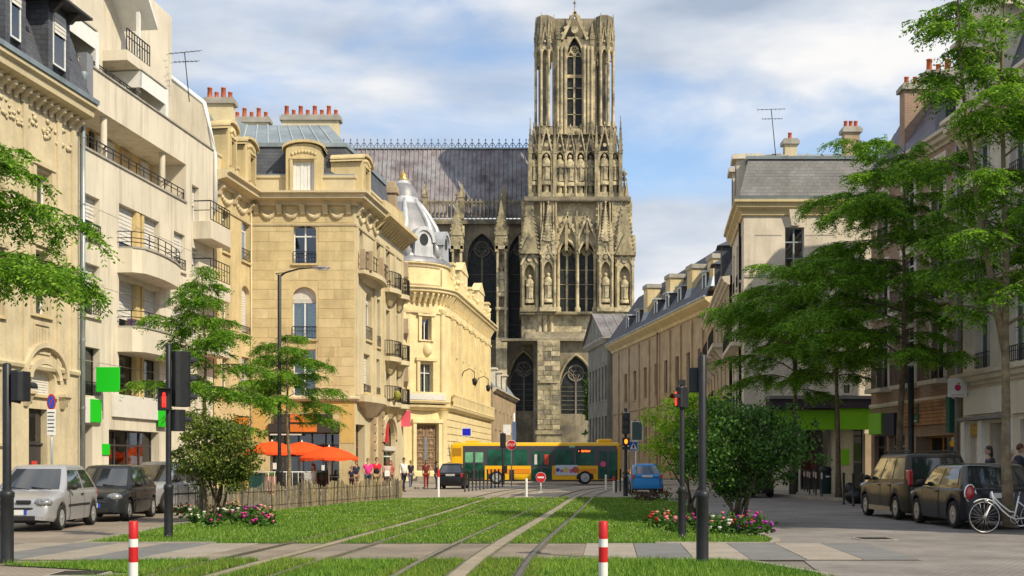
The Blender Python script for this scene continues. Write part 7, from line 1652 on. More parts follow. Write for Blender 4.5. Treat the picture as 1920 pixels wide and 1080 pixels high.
p = gp(1192, 925); t = thing('information_panel', 'white-framed dark panel on a pole behind the amber signal', 'panel', p); b = MB(); b.tube([(0, 0, 0), (0, 0, 3.0)], .03, 8); b.build('pole', M_WHITE, t); sign_plate(t, .06, -.02, CH+(HZ-808)/F*p.y, .55, .95, mat('panel_glass', (.03, .07, .06), .2), border=M_WHITE)
def textobj(body, size, m, par, loc, rot=(PI/2, 0, 0), ext=.004):
    c = bpy.data.curves.new('lettering', 'FONT'); c.body = body; c.size = size; c.align_x = 'CENTER'; c.align_y = 'CENTER'; c.extrude = ext; c.materials.append(m)
    o = put('tmp_text', c); bpy.context.view_layer.update(); me = bpy.data.meshes.new_from_object(o.evaluated_get(bpy.context.evaluated_depsgraph_get())); bpy.data.objects.remove(o)
    if not me.materials: me.materials.append(m)
    o = put('lettering', me, par, loc); o.rotation_euler = rot; return o
# STOP sign, no-entry sign
p = gp(959, 911); t = thing('stop_sign', 'red octagonal STOP sign on a slim grey pole before the bus', 'road sign', p); zc = CH+(HZ-834.5)/F*p.y; b = MB(); b.tube([(0, 0, 0), (0, 0, zc+.3)], .035, 8); b.build('pole', M_ZINC, t)
for r, y, m, nm in ((.36, -.05, M_WHITE, 'plate'), (.325, -.062, M_REDS, 'red_face')): b = MB(); b.prism([(r*math.cos(a), zc+r*math.sin(a)) for a in np.linspace(PI/8, 2*PI+PI/8, 8, False)], 'd', y, y+.011); b.build(nm, m, t)
textobj('STOP', .24, M_WHITE, t, (0, -.068, zc))
p = gp(1014, 924); t = thing('no_entry_sign', 'low round red no-entry sign with white bar between the tracks', 'road sign', p); zc = CH+(HZ-895)/F*p.y; b = MB(); b.tube([(0, 0, 0), (0, 0, zc)], .03, 8); b.box(-.12, .12, -.12, .12, 0, .05); b.build('post', M_WHITE, t)
for r, y, m, nm in ((.26, -.05, M_WHITE, 'plate'), (.245, -.062, M_REDS, 'red_face')): b = MB(); b.prism([(r*math.cos(a), zc+r*math.sin(a)) for a in np.linspace(0, 2*PI, 22, False)], 'd', y, y+.011); b.build(nm, m, t)
b = MB(); b.box(-.16, .16, -.07, -.0625, zc-.04, zc+.04); b.build('white_bar', M_WHITE, t)
# no-parking sign
p = Vector((-10.55, 30.2, .0)); p.x = (97-960)/F*30.2; p = Vector((p.x, 30.2, 0)); t = thing('no_parking_sign', 'round blue and red no-parking sign with white text plate, behind the silver car', 'road sign', p); zz = lambda y: CH+(HZ-y)/F*30.2
b = MB(); b.tube([(0, 0, 0), (0, 0, zz(745))], .025, 8); b.build('pole', M_ZINC, t)
for r, y, m, nm in ((.2, -.03, M_REDS, 'plate'), (.155, -.042, M_BLUE, 'blue_face')): b = MB(); b.prism([(r*.55*math.cos(a), zz(754)+r*math.sin(a)) for a in np.linspace(0, 2*PI, 20, False)], 'd', y, y+.011); b.build(nm, m, t)
b = MB(); b.prism([(-.055, zz(754)-.09), (-.035, zz(754)-.1), (.055, zz(754)+.09), (.035, zz(754)+.1)], 'd', -.05, -.043) ; b.build('red_bar', M_REDS, t)
pl = sign_plate(t, 0, -.03, zz(792), .21, .64, M_WHITE, 'text_plate')
for k in range(6): b = MB(); z0_ = zz(792)+.24-k*.09; b.box(-.085, .085-.02*(k % 2), -.046, -.0425, z0_-.012, z0_+.012); b.build('print_line', M_POST, pl)
# red and white bollards in the grass
def stripe_bollard(x, y, h, label, r=.058, grp=None, bands=((0, .52, 0), (.52, .66, 1), (.66, .82, 0) , (.82, 1, 1))):
    t = thing('striped_bollard', label, 'bollard', (x, y, 0), 0, grp)
    for a, c, k in bands:
        b = MB(); pr = [(r, h*a), (r, h*c)]
        if c == 1: pr = [(r, h*a), (r, h*.985), (r*.85, h), (0, h)]
        b.lathe(pr, n=16); b.build('red_band' if k else 'white_band', M_REDS if k else M_WHITE, t)
    return t
for px, ytop, lab in ((250, 977, 'near red and white bollard on the left, in front of the crossing'), (1131, 977, 'near red and white bollard right of the tracks, in front of the crossing')):
    Y = 14.9; stripe_bollard((px-960)/F*Y, Y, CH+(HZ-ytop)/F*Y, lab, .056, 'striped bollards by the rails', ((0, .5, 0), (.5, .68, 1), (.68, .78, 0), (.78, 1, 1)) if 0 else ((0, .34, 0), (.34, .585, 1), (.585, .715, 0), (.715, 1, 1)))
for px, py, ytop, lab in ((822, 932, 880, 'slim white bollard with red top beside the small black car'), (987, 933, 897, 'plain slim white post between the tracks at the lawn end'), (1136, 919, 890, 'slim white post right of the bus front wheel'), (1151, 925, 893, 'slim white post with red top nearest the amber signal')):
    p = gp(px, py); h_ = CH+(HZ-ytop)/F*p.y; red = 'red top' in lab; stripe_bollard(p.x, p.y, h_, lab, .055, 'slim white posts at the street crossing', ((0, .72, 0), (.72, 1, 1)) if red else ((0, .8, 0), (.8, 1, 0)))
# dark posts in rows
def iron_post(x, y, h, label, grp, r=.04, ring=False, z=0):
    t = thing('iron_bollard', label, 'bollard', (x, y, z), 0, grp); b = MB(); b.lathe([(r*1.2, 0), (r*1.2, .05), (r, .06), (r, h-.08), (r*1.25, h-.06), (r*.9, h-.01), (0, h)], n=10); b.build('post', M_POST, t)
    if ring: b = MB(); b.lathe([(r+.004, h-.36), (r+.004, h-.1)], n=10); b.build('pale_band', mat('pale_band_pink', (.5, .42, .38), .6, var=0), t)
    return t
for i in range(11):
    t_ = i/10; p = gp(872+70*t_, 922-9*t_); iron_post(p.x, p.y, 1.15, ('nearest black post of the row beside the small black car' if i == 0 else 'farthest black post of the row, under the STOP sign' if i == 10 else ('second', 'third', 'fourth', 'fifth', 'sixth', 'seventh', 'eighth', 'ninth', 'tenth')[i-1]+' black post of the row, counting from the small black car'), 'row of black posts along the tram bend', .045)
for px, py in ((1155, 923), (1163, 921)):
    p = gp(px, py); iron_post(p.x, p.y, 1.2, 'dark post beside the amber signal, before the bus front' if px < 1160 else 'second dark post beside the amber signal, close to its pole', 'dark posts by the amber signal', .05)
for i, (px, py) in enumerate(((1518, 932), (1530, 934), (1541, 937), (1508, 925), (1514, 927), (1526, 929))):
    p = gp(px, py); iron_post(p.x, p.y, 1.2, ('left', 'middle', 'right', 'back left', 'back middle', 'back right')[i]+'most banded dark bollard beside the green bin'.replace('most', '-hand'), 'banded bollards by the green bin', .035, True)
for px, py, lab in ((1582, 946, 'plain iron bollard left of the black rubbish bag'), (1600, 949, 'plain iron bollard in front of the black rubbish bag'), (1617, 952, 'plain iron bollard right of the black rubbish bag')):
    p = gp(px, py); iron_post(p.x, p.y, 1.15, lab, 'iron bollards along the right kerb', .045)
p = gp(1548, 931); t = thing('litter_bin', 'dark green round litter bin between bollards by the green shop', 'bin', p); b = MB(); b.lathe([(.2, .02), (.25, .1), (.25, .95), (.27, 1.0), (.27, 1.03)], n=16); b.build('drum', mat('bin_green', (.012, .045, .04), .5, var=.1), t); b = MB(); b.lathe([(.22, 1.03), (.28, 1.2), (.24, 1.32), (0, 1.38)], n=16); b.build('lid', M_POST, t); b = MB(); b.box(-.06, .12, -.262, -.252, .86, .93); b.build('sticker', M_WHITE, t)
p = gp(1604, 944); b = MB(); b.ball((p.x, p.y, .28), .42, .36, .32, 12, 7); b.ball((p.x-.2, p.y+.05, .5), .24, .22, .28, 9, 6); b.ball((p.x+.22, p.y-.05, .2), .3, .26, .22, 9, 6); tag(b.build('rubbish_bag', mat('black_plastic', (.01, .01, .011), .3, var=0, bump=.8, bscale=9), loc=p), 'crumpled black rubbish bag on the pavement among the iron bollards', 'rubbish bag')
p = gp(481, 935); t = thing('wheelie_bin', 'dark green bin with grey lid at the terrace railing, behind the olive shrub', 'bin', p); b = MB(); b.frus(-.24, .24, -.26, .26, .06, -.29, .29, -.33, .33, 1.0); b.build('body', mat('bin_teal', (.015, .06, .055), .5), t); b = MB(); b.box(-.3, .3, -.35, .35, 1.0, 1.08); b.build('lid', M_POST, t)
# lamp posts
p = gp(524, 945); t = thing('street_lamp', 'slender street lamp with curved arm on the left, in front of the golden house', 'street lamp', p); K1 = p.y/F; zl = CH+(HZ-516)*K1
b = MB(); base_post(b, .07, zl, 1.2, .12); b.build('pole', M_POST, t)
b = MB(); b.tube([(0, 0, zl-.05), (.22, 0, zl+.1), (.7, 0, zl+.23), (1.2, 0, zl+.27)], [.04, .035, .03, .025], 7); b.tube([(0, 0, zl-.05), (-.14, 0, zl+.06), (.2, 0, zl+.09)], .02, 6); b.build('arm', M_POST, t)
b = MB(); b.ball((1.5, 0, zl+.27), .36, .13, .055, 12, 6); lh = b.build('lamp_head', mat('lamp_lilac_grey', (.3, .25, .3), .4, .2, var=0), t); b = MB(); b.box(1.28, 1.75, -.08, .08, zl+.2, zl+.225); b.build('lens', M_WHITE, lh)
for px, py, yt, r, lab in ((1491, 928, 520, .1, 'tall plain dark column in front of the green shop fascia'), (1638, 926, 660, .11, 'stout dark column with a small white sticker between green shop and brick house'), (1708, 938, 660, .12, 'stout black light column with pale ring, before the wood-boarded shop')):
    t, hh = post_thing('light_column', lab, 'lamp post', px, py, yt, r, 1.4 if px < 1500 else .3)
    Kc = gp(px, py).y/F
    if px == 1708: b = MB(); z_ = CH+(HZ-682)*Kc; b.lathe([(r+.006, z_-.1), (r+.006, z_+.1)], n=14); b.build('pale_ring', M_WHITE, t)
    if px == 1638: b = MB(); z_ = CH+(HZ-733)*Kc; b.box(-.06, .07, -r-.012, -r+.02, z_-.08, z_+.1); b.build('sticker', M_WHITE, t)
# far signal and post group under the domed building
p = gp(943, 909); t = thing('traffic_signal', 'black signal seen from behind beside the STOP sign', 'traffic light', p); K2 = p.y/F; b = MB(); base_post(b, .08, CH+(HZ-812)*K2, .8); b.build('post', M_POST, t); head(t, .0, .05, CH+(HZ-826)*K2, .4, .3, 1.0, PI, nl=3); head(t, .12, -.1, CH+(HZ-880)*K2, .3, .3, .55, .4, M_REDL, nl=2, hood=False)
p = gp(964, 905); t = thing('direction_post', 'white and blue direction boards on a pole behind the STOP sign', 'road sign', p); b = MB(); b.tube([(0, 0, 0), (0, 0, 5.4)], .06, 8); b.build('pole', M_WHITE, t); K3 = p.y/F
sign_plate(t, -.55, -.1, CH+(HZ-806)*K3, .6, .8, M_WHITE, 'white_board'); sign_plate(t, .0, -.12, CH+(HZ-810)*K3, .3, 1.6, mat('sky_blue_board', (.1, .16, .3), .5), 'blue_board')
# flat sign boards
p = at(875, 810, 99.5); t = thing('blue_board', 'plain blue board with white edge on the side of the domed building', 'sign', p); b = MB(); b.box(-.4, .4, -.05, .03, -.35, .35); b.build('board', M_WHITE, t); b = MB(); b.box(-.33, .33, -.07, -.051, -.28, .28); b.build('face', mat('flat_blue_board', (.01, .012, .5), .5, var=0), t)
p = at(759, 785, 72); t = thing('pink_sign', 'plain pink square sign projecting from the corner of the golden house', 'sign', p); b = MB(); b.box(-.34, .34, -.05, .05, -.47, .47); b.build('board', mat('flat_pink_board', (.75, .12, .17), .55, var=0), t); b = MB(); b.tube([(-.6, 0, .49), (.1, 0, .49)], .025, 5); b.build('bracket', M_IRON, t)
# cafe terrace: parasols, railing, tables, chairs
M_PARA = mat('orange_canvas', (.85, .075, .005), .75, var=.06, scale=3)
def parasol(x, y, ztop, r, label):
    t = thing('parasol', label, 'parasol', (x, y, .0), 0, 'orange parasols of the cafe terrace'); b = MB(); b.tube([(0, 0, 0), (0, 0, ztop)], .025, 8); b.lathe([(.26, 0), (.26, .06), (.04, .1)], n=12); b.build('pole', M_WHITE, t)
    n = 8; P = []; zr = ztop-.52
    V = [(0, 0, ztop)]; Fc = []
    for ring, (rr, zz) in enumerate(((r*.35, ztop-.1), (r*.7, ztop-.27), (r, zr))):
        for k in range(n*2):
            a = PI*k/n; q = rr*(1 if k % 2 == 0 else .965); V.append((q*math.cos(a), q*math.sin(a), zz-(0 if k % 2 == 0 else .02)))
    m_ = n*2
    for k in range(m_): Fc.append((0, 1+k, 1+(k+1) % m_))
    for ring in range(2):
        for k in range(m_): Fc.append((1+ring*m_+k, 1+(ring+1)*m_+k, 1+(ring+1)*m_+(k+1) % m_, 1+ring*m_+(k+1) % m_))
    b = MB(); b.add(V, Fc, True); c_ = b.build('canopy', M_PARA, t)
    b = MB()
    for k in range(m_):
        p, q = V[1+2*m_+k], V[1+2*m_+(k+1) % m_]; e = .12+.03*math.sin(k*2.1); b.quad(p, q, (q[0]*1.0, q[1]*1.0, q[2]-e), (p[0], p[1], p[2]-e))
    b.build('valance', M_PARA, c_, fix=False)
    b = MB(); b.lathe([(.05, -.03), (.035, .03), (.0, .09)], (0, 0, ztop), 8); b.build('finial', M_WHITE, t)
    for k in range(n): a = 2*PI*k/n; b = MB(); b.tube([(0, 0, ztop-.12), (r*.98*math.cos(a), r*.98*math.sin(a), zr-.03)], .012, 4); b.build('rib', M_WHITE, c_)
    return t
for px, yt, Y, r, lab in ((510, 827, 57.5, 1.35, 'orange parasol farthest left on the cafe terrace'), (566, 828, 58.5, 1.4, 'middle orange parasol of the cafe terrace'), (617, 837, 56.5, 1.35, 'orange parasol farthest right, hanging lower than the others')): parasol((px-960)/F*Y, Y, CH+(HZ-yt)/F*Y, r, lab)
t = thing('terrace_railing', 'white tubular railing of the cafe terrace behind the fence', 'railing', (-11.3, 54, .0)); P = [(-.2, 0), (2.15, 0), (2.2, 3)]
for a, c in zip(P, P[1:]):
    a, c = Vector(a), Vector(c); b = MB(); b.tube([(*a, .14), (*a, 1.1), (*c, 1.1), (*c, .14)], .025, 6); b.tube([(*a, .3), (*c, .3)], .018, 5); b.build('frame', M_WHITE, t); n = int((c-a).length/.26)
    for k in range(1, n): q = a.lerp(c, k/n); b = MB(); b.tube([(*q, .3), (*q, 1.1)], .012, 5); b.build('bar', M_WHITE, t)
b = MB(); b.box(-.1, 1.1, .12, .16, .25, .95); b.build('windbreak_panel', mat('rose_panel', (.36, .2, .16), .7), t)
p = Vector((-10.7, 53.6, 0)); t = thing('planter', 'terracotta planter with grassy plant behind the terrace railing', 'planter', p+Vector((0, .8, 0))); b = MB(); b.frus(-.3, .3, -.15, .15, .12, -.35, .35, -.2, .2, .75); b.build('trough', M_ORANGE, t); V = []
n = 160; q = RNG.uniform(-1, 1, (n, 3))*np.array([.3, .15, 0])+np.array([0, 0, .74]); d = RNG.normal(0, .35, (n, 3)); d[:, 2] = 1; L = RNG.uniform(.2, .45, n)[:, None]; e = np.array([.012, 0, 0]); V = np.stack([q-e, q+e, q+d*L], 1).reshape(-1, 3); np_mesh('leaves', V, np.arange(len(V)).reshape(-1, 3), M_GRASS, t)['kind'] = 'stuff'
def cafe_table(x, y, label):
    t = thing('cafe_table', label, 'table', (x, y, .12), 0, 'cafe tables'); b = MB(); b.lathe([(0, .7), (.34, .7), (.35, .72), (.34, .74), (0, .74)], n=14); b.build('tabletop', M_CONC, t); b = MB(); b.lathe([(.22, 0), (.2, .03), (.03, .06), (.03, .7)], n=10); b.build('leg', M_IRON, t)
def cafe_chair(x, y, rz, label):
    t = thing('cafe_chair', label, 'chair', (x, y, .12), rz, 'dark cafe chairs'); m = mat('dark_wicker', (.05, .035, .03), .7, var=.2)
    b = MB(); b.box(-.21, .21, -.21, .21, .43, .46); b.build('seat', m, t, bevel=.01); b = MB(); b.box(-.2, .2, .18, .21, .55, .86); b.build('backrest', m, t, bevel=.01)
    for sx in (-.19, .19):
        for sy in (-.19, .19): b = MB(); b.tube([(sx, sy, 0), (sx, sy, .43 if sy < 0 else .86)], .014, 5); b.build('leg', M_IRON, t)
for i, (x, y, l) in enumerate(((-9.55, 56.8, 'round cafe table in front of the seated person'), (-8.4, 58.2, 'round cafe table beside the shop front, left of the standing group'), (-10.6, 58.5, 'round cafe table behind the terrace railing'))): cafe_table(x, y, l)
for x, y, a, l in ((-9.05, 56.8, -PI/2, 'dark chair under the seated person at the cafe'), (-8.8, 57.7, 2.6, 'empty dark chair turned to the table left of the standing group'), (-10.0, 59.1, -1.2, 'empty dark chair close to the cafe glass'), (-11.1, 58.2, 1.4, 'empty dark chair behind the terrace railing')): cafe_chair(x, y, a, l)
# ============================================================ vehicles
M_TYRE = mat('tyre_rubber', (.018, .018, .018), .85, var=.1); M_ALLOY = mat('alloy_rim', (.5, .5, .5), .3, .8, var=.1); M_CAP = mat('grey_hubcap', (.4, .41, .42), .4, .4, var=.1)
M_CGL = mat('dark_car_glass', (.02, .024, .028), .04, 0, var=0, spec=.9, coat=1); M_PLAST = mat('black_plastic_trim', (.02, .02, .022), .6, var=0)
M_LAMPW = mat('headlamp_glass', (.36, .38, .4), .12, .5, var=.35, scale=16, spec=.8, local=True); M_LAMPR = mat('tail_lamp_red', (.42, .01, .015), .2, var=0, spec=.7, coat=1); M_PLATE = mat('number_plate', (.66, .66, .64), .5, var=0); M_CHROME = mat('chrome', (.7, .7, .7), .15, 1, var=0)
def paint(n, c, metal=.3, rough=.28): return mat(n, c, rough, metal, var=0, spec=.3, coat=.2)
def interp(T, x):
    if x <= T[0][0]: return T[0][1]
    for (a, p), (b_, q) in zip(T, T[1:]):
        if x <= b_: s = (x-a)/(b_-a); s = s*s*(3-2*s) if False else s; return p+(q-p)*s
    return T[-1][1]
def wheel(par, x, y, r, w, side, spokes=7, m=None):
    t = put('wheel', None, par, (x, y, r))
    def yb(): b = MB(); b.t = lambda a, c, e: (a, e*side, c); return b
    b = yb(); b.lathe([(r*.66, -w/2), (r*.93, -w/2), (r, -w/2+.03), (r, w/2-.03), (r*.93, w/2), (r*.68, w/2-.005), (r*.64, w/2-.03)], n=22); b.build('tyre', M_TYRE, t)
    b = yb(); b.lathe([(r*.66, w/2-.012), (r*.6, w/2-.02), (r*.58, w/2-.07), (.001, w/2-.075)], n=22)
    for k in range(spokes):
        a = 2*PI*k/spokes; c, s = math.cos(a), math.sin(a); q = .032*r/.3; n_ = (-s, c)
        b.add([(c*.06*r-n_[0]*q*1.3, s*.06*r-n_[1]*q*1.3, w/2-.01), (c*.06*r+n_[0]*q*1.3, s*.06*r+n_[1]*q*1.3, w/2-.01), (c*.62*r+n_[0]*q, s*.62*r+n_[1]*q, w/2-.02), (c*.62*r-n_[0]*q, s*.62*r-n_[1]*q, w/2-.02),
               (c*.06*r-n_[0]*q*1.3, s*.06*r-n_[1]*q*1.3, w/2-.06), (c*.06*r+n_[0]*q*1.3, s*.06*r+n_[1]*q*1.3, w/2-.06), (c*.62*r+n_[0]*q, s*.62*r+n_[1]*q, w/2-.06), (c*.62*r-n_[0]*q, s*.62*r-n_[1]*q, w/2-.06)], [(0, 1, 2, 3), (0, 3, 7, 4), (2, 1, 5, 6), (3, 2, 6, 7)])
    b.lathe([(.16*r, w/2-.06), (.16*r, w/2-.004), (0, w/2-.002)], n=12); b.build('rim', m or M_ALLOY, t)
    return t
def car(label, L, Wd, top, cab, pm, x, y, rz, wr=.29, xf=None, xr=None, sill=.2, spokes=7, rim=None, doors=((-.1, .62),), swin=((.05, .5), (.56, .92)), roofm=None, tail='box', lampz=.62, bump_dark=True, grille=True, roof_rails=False, lower=None, name='parked_car', cat='car', trim=True, group=None):
    """top: [(x, z)] line of bonnet, waist and deck; cab: (windscreen base x, roof front x, roof rear x, tail base x, belt half width, roof half width, belt z, roof z)"""
    t = thing(name, label, cat, (x, y, 0), rz, group)
    xf = xf if xf is not None else L*.5-.72; xr = xr if xr is not None else -L*.5+.62; ra = wr+.07; H2 = L/2; hw = Wd/2
    xs = sorted(set([round(v, 3) for v in np.linspace(-H2, H2, 44)]+[round(c+ra*math.cos(a), 3) for c in (xf, xr) for a in np.linspace(0, PI, 11)]+[round(H2-e, 3) for e in (.012, .03, .06, .1)]+[round(-H2+e, 3) for e in (.012, .03, .06, .1)]))
    def w(q):
        s = abs(q)/H2; e = max(0, (s-.62)/.38); return hw*(1-.17*e**2.6-.1*max(0, (s-.96)/.04)**2)
    def zb(q):
        for c in (xf, xr):
            if abs(q-c) < ra: return max(sill, wr+math.sqrt(max(0, ra*ra-(q-c)**2))*.98)
        return sill+.04*max(0, (abs(q)/H2-.85)/.15)
    def sec(q):
        zt = interp(top, q); z0 = zb(q); W_ = w(q); zt = max(zt, z0+.03); hgt = zt-sill; zs = zt-min(.1, hgt*.2); zm = max(z0+.02, sill+hgt*.52)
        return [(0, zt+.012), (W_*.55, zt+.008), (W_*.86, zt-.012), (W_*.955, zt-.045), (W_*.985, max(z0+.015, zs)), (W_*1.0, max(z0+.01, zm)), (W_*.985, max(z0+.005, z0+.08 if z0 < wr*.9 else z0+.006)), (W_*.955, z0), (W_*.8, z0+.01)]
    V = []; Fc = []; S = [sec(q) for q in xs]; m_ = 9; k = 2*m_-1
    for q, s in zip(xs, S):
        V += [(q, y_, z_) for y_, z_ in s[::-1]]+[(q, -y_, z_) for y_, z_ in s[1:]]
    for i in range(len(xs)-1):
        for j in range(k-1): Fc.append((i*k+j, i*k+j+1, (i+1)*k+j+1, (i+1)*k+j))
    b = MB(); b.add(V, Fc, True); b.poly([V[j] for j in range(k)][::-1]); b.poly([V[(len(xs)-1)*k+j] for j in range(k)]); body = b.build('body', pm, t)
    mm = body.modifiers.new('edge', 'BEVEL'); mm.width = .02; mm.segments = 2; mm.limit_method = 'ANGLE'; mm.angle_limit = .9
    b = MB(); b.box(xr-ra-.05, xf+ra+.05, -hw*.72, hw*.72, sill+.02, wr*2+.04); b.box(-H2+.15, H2-.15, -hw*.75, hw*.75, sill-.02, sill+.1); b.build('underbody', M_PLAST, t)
    # cabin
    xa, xb, xc, xd, wb, wro, zbelt, zr = cab
    def ring(s, tt):
        """s 0..4: front, right, rear, left"""
        X0 = xa+(xb-xa)*tt; X1 = xd+(xc-xd)*tt; wv = wb+(wro-wb)*max(0, tt)**1.25; zz = zbelt+(zr-zbelt)*tt
        bf, br = .13*(1-.35*tt), .09
        if s < 1: q = 1-2*s; return Vector((X0+bf*(1-abs(q)**2.4), wv*q, zz))
        if s < 2: q = s-1; return Vector((X0+(X1-X0)*q, -wv*(1+.025*math.sin(PI*q)), zz))
        if s < 3: q = 1-2*(s-2); return Vector((X1-br*(1-abs(q)**2.4), -wv*q, zz))
        q = s-3; return Vector((X1+(X0-X1)*q, wv*(1+.025*math.sin(PI*q)), zz))
    N = 44; lv = (-.12, 0, .25, .5, .75, .92, 1.0); b = MB(); V = []; Fc = []
    for tt in lv: V += [tuple(ring(4*i/N, tt)) for i in range(N)]
    cx = (xb+xc)/2
    for sc, dz in ((.955, .03), (.8, .055), (.4, .07)): V += [(cx+(p.x-cx)*sc, p.y*sc, zr+dz) for p in (ring(4*i/N, 1) for i in range(N))]
    R_ = len(lv)+3
    for r in range(R_-1):
        for i in range(N): j = (i+1) % N; Fc.append((r*N+i, r*N+j, (r+1)*N+j, (r+1)*N+i))
    b.add(V, Fc, True); b.poly([V[(R_-1)*N+i] for i in range(N)]); cabin = b.build('roof' if roofm else 'cabin', roofm or pm, t)
    def pane(s0, s1, t0, t1, nm, m=M_CGL, n=8, sl0=0., sl1=0., off=.008):
        b = MB(); V = []; Fc = []
        for j in range(5):
            tt = t0+(t1-t0)*j/4
            for i in range(n+1):
                s = (s0+sl0*j/4)+((s1+sl1*j/4)-(s0+sl0*j/4))*i/n; p = ring(s, tt); nx = ring(s+.01, tt)-ring(s-.01, tt); up_ = ring(s, min(1, tt+.01))-ring(s, tt-.01); nn = up_.cross(nx); nn.normalize()
                if nn.dot(p-Vector((cx, 0, p.z))) < 0: nn = -nn
                V.append(tuple(p+nn*off))
        for j in range(4):
            for i in range(n): a = j*(n+1)+i; Fc.append((a, a+1, a+n+2, a+n+1))
        b.add(V, Fc, True); return b.build(nm, m, t, fix=False)
    pane(.07, .93, .06, .93, 'windscreen'); pane(2.08, 2.92, .12, .88, 'rear_window')
    for a, c in swin: pane(1+a, 1+c, .08, .88, 'side_window'); pane(4-c, 4-a, .08, .88, 'side_window')
    b = MB(); b.tube([(xa+.16, .5, zbelt+.03), (xa+.06, .05, zbelt+.075)], .012, 4); b.tube([(xa+.17, .02, zbelt+.03), (xa+.09, -.42, zbelt+.075)], .012, 4); b.build('wipers', M_PLAST, t)
    # doors, handles, trim
    for (d0, d1) in doors:
        for sd in (-1, 1):
            X0, X1 = d0, d1; b = MB(); V = []; Fc = []; qs = np.linspace(X0, X1, 9)
            for q in qs:
                s = sec(q); Y_ = [s[3], s[4], s[5], s[6], s[7]]
                V += [(q, sd*(a+.006), e) for a, e in Y_]
            for i in range(8):
                for j in range(4): Fc.append((i*5+j, i*5+j+1, i*5+j+6, i*5+j+5))
            b.add(V, Fc, True); dr = b.build('door', pm, t)
            b = MB()
            for q in (X0, X1):
                s = sec(q)
                for (a, e), (c, g) in zip(s[3:7], s[4:8]): b.add([(q-.008, sd*(a+.008), e), (q+.008, sd*(a+.008), e), (q+.008, sd*(c+.008), g), (q-.008, sd*(c+.008), g)], [(0, 1, 2, 3)])
            b.build('door_gap', M_PLAST, dr, fix=False)
            s = sec(X0+.15); b = MB(); b.box(X0+.08, X0+.24, min(sd*(s[4][0]), sd*(s[4][0]+.035)), max(sd*s[4][0], sd*(s[4][0]+.035)), s[4][1]-.03, s[4][1]); b.build('handle', M_PLAST if trim else pm, dr)
    for sd in (-1, 1):
        if trim: s = sec(0); b = MB(); b.box(xr+ra+.05, xf-ra-.05, sd*(s[5][0]-.01) if sd > 0 else sd*(s[5][0]+.012), sd*(s[5][0]+.012) if sd > 0 else sd*(s[5][0]-.01), s[5][1]-.05, s[5][1]+.0); b.build('side_moulding', M_PLAST, t)
        b = MB(); b.ball((xa-.28, sd*(wb+.13), zbelt+.08), .09, .1, .075, 10, 6); b.tube([(xa-.24, sd*(wb-.02), zbelt+.02), (xa-.26, sd*(wb+.1), zbelt+.06)], .02, 5); b.build('door_mirror', M_PLAST, t)
        b = MB(); zz = lampz; b.ball((H2-.13, sd*w(H2-.2)*.76, zz), .15, .2, .1, 14, 8); b.build('headlight', M_LAMPW, t)
        for q in (xf, xr): wheel(t, q, sd*(hw-.11), wr, .2, sd, spokes, rim)
        if tail == 'box': b = MB(); b.box(-H2+.0, -H2+.2, min(sd*hw*.72, sd*hw*.885), max(sd*hw*.72, sd*hw*.885), lampz+.02, lampz+.26); b.build('tail_lamp', M_LAMPR, t, bevel=.03)
        elif tail == 'tall': b = MB(); b.box(-H2-.0, -H2+.22, min(sd*hw*.76, sd*hw*.9), max(sd*hw*.76, sd*hw*.9), lampz+.06, lampz+.46); b.build('tail_lamp', M_LAMPR, t, bevel=.03)
        elif tail == 'oval':
            b = MB(); b.ball((-H2+.13, sd*hw*.78, lampz+.08), .14, .115, .185, 14, 8); lp = b.build('tail_lamp', M_LAMPR, t)
            b = MB(); b.tube([(-H2+.09-.06*abs(math.cos(a))*0-.03, sd*hw*.78+.118*math.cos(a)*1.05, lampz+.08+.19*1.02*math.sin(a)) for a in np.linspace(0, 2*PI, 17)], .02, 6, cap=False); b.build('chrome_ring', M_CHROME, lp)
    b = MB(); b.box(H2-.03, H2+.012, -.26, .26, sill+.16, sill+.27); b.build('number_plate', M_PLATE, t); b = MB(); b.box(H2-.02, H2+.015, .2, .26, sill+.16, sill+.27); b.build('plate_end', M_BLUE, t)
    zz = lampz+.1 if tail != 'oval' else lampz-.02; b = MB(); b.box(-H2-.012, -H2+.03, -.26, .26, zz, zz+.11); b.build('number_plate', M_PLATE, t)
    if grille:
        b = MB(); b.box(H2-.06, H2+.008, -.34, -.03, lampz-.02, lampz+.055); b.box(H2-.06, H2+.008, .03, .34, lampz-.02, lampz+.055); b.build('grille', M_PLAST, t, bevel=.015)
        b = MB(); b.box(H2-.05, H2+.008, -hw*.55, hw*.55, sill+.03, sill+.145); b.build('air_intake', M_PLAST, t, bevel=.02)
    if bump_dark:
        for sg in (-1, 1):
            b = MB(); s_ = [(sg*(H2+.006-.0), 0)]; P = [(sg*(H2-(.012+.0*abs(q))-(.17*abs(q)**3)), hw*.86*q) for q in np.linspace(-1, 1, 9)]
            b.tube([(px_, py_, sill+.29) for px_, py_ in P], .032, 6); b.build('bumper_strip', M_PLAST, t)
    if roof_rails:
        for sd in (-1, 1): b = MB(); b.tube([(xb-.1, sd*wro*.85, zr+.06), (xb-.2, sd*wro*.85, zr+.11), (xc+.2, sd*wro*.85, zr+.11), (xc+.1, sd*wro*.85, zr+.05)], .02, 5); b.build('roof_rail', M_PLAST, t)
    if lower: b = MB(); [b.box(xr+ra+.02, xf-ra-.02, sd*(hw*.985)-.006, sd*(hw*.985)+.012, sill, sill+.13) for sd in (-1, 1)]; b.build('sill_trim', lower, t)
    return t
P_SIL = paint('silver_paint', (.48, .48, .5), .55, .32)
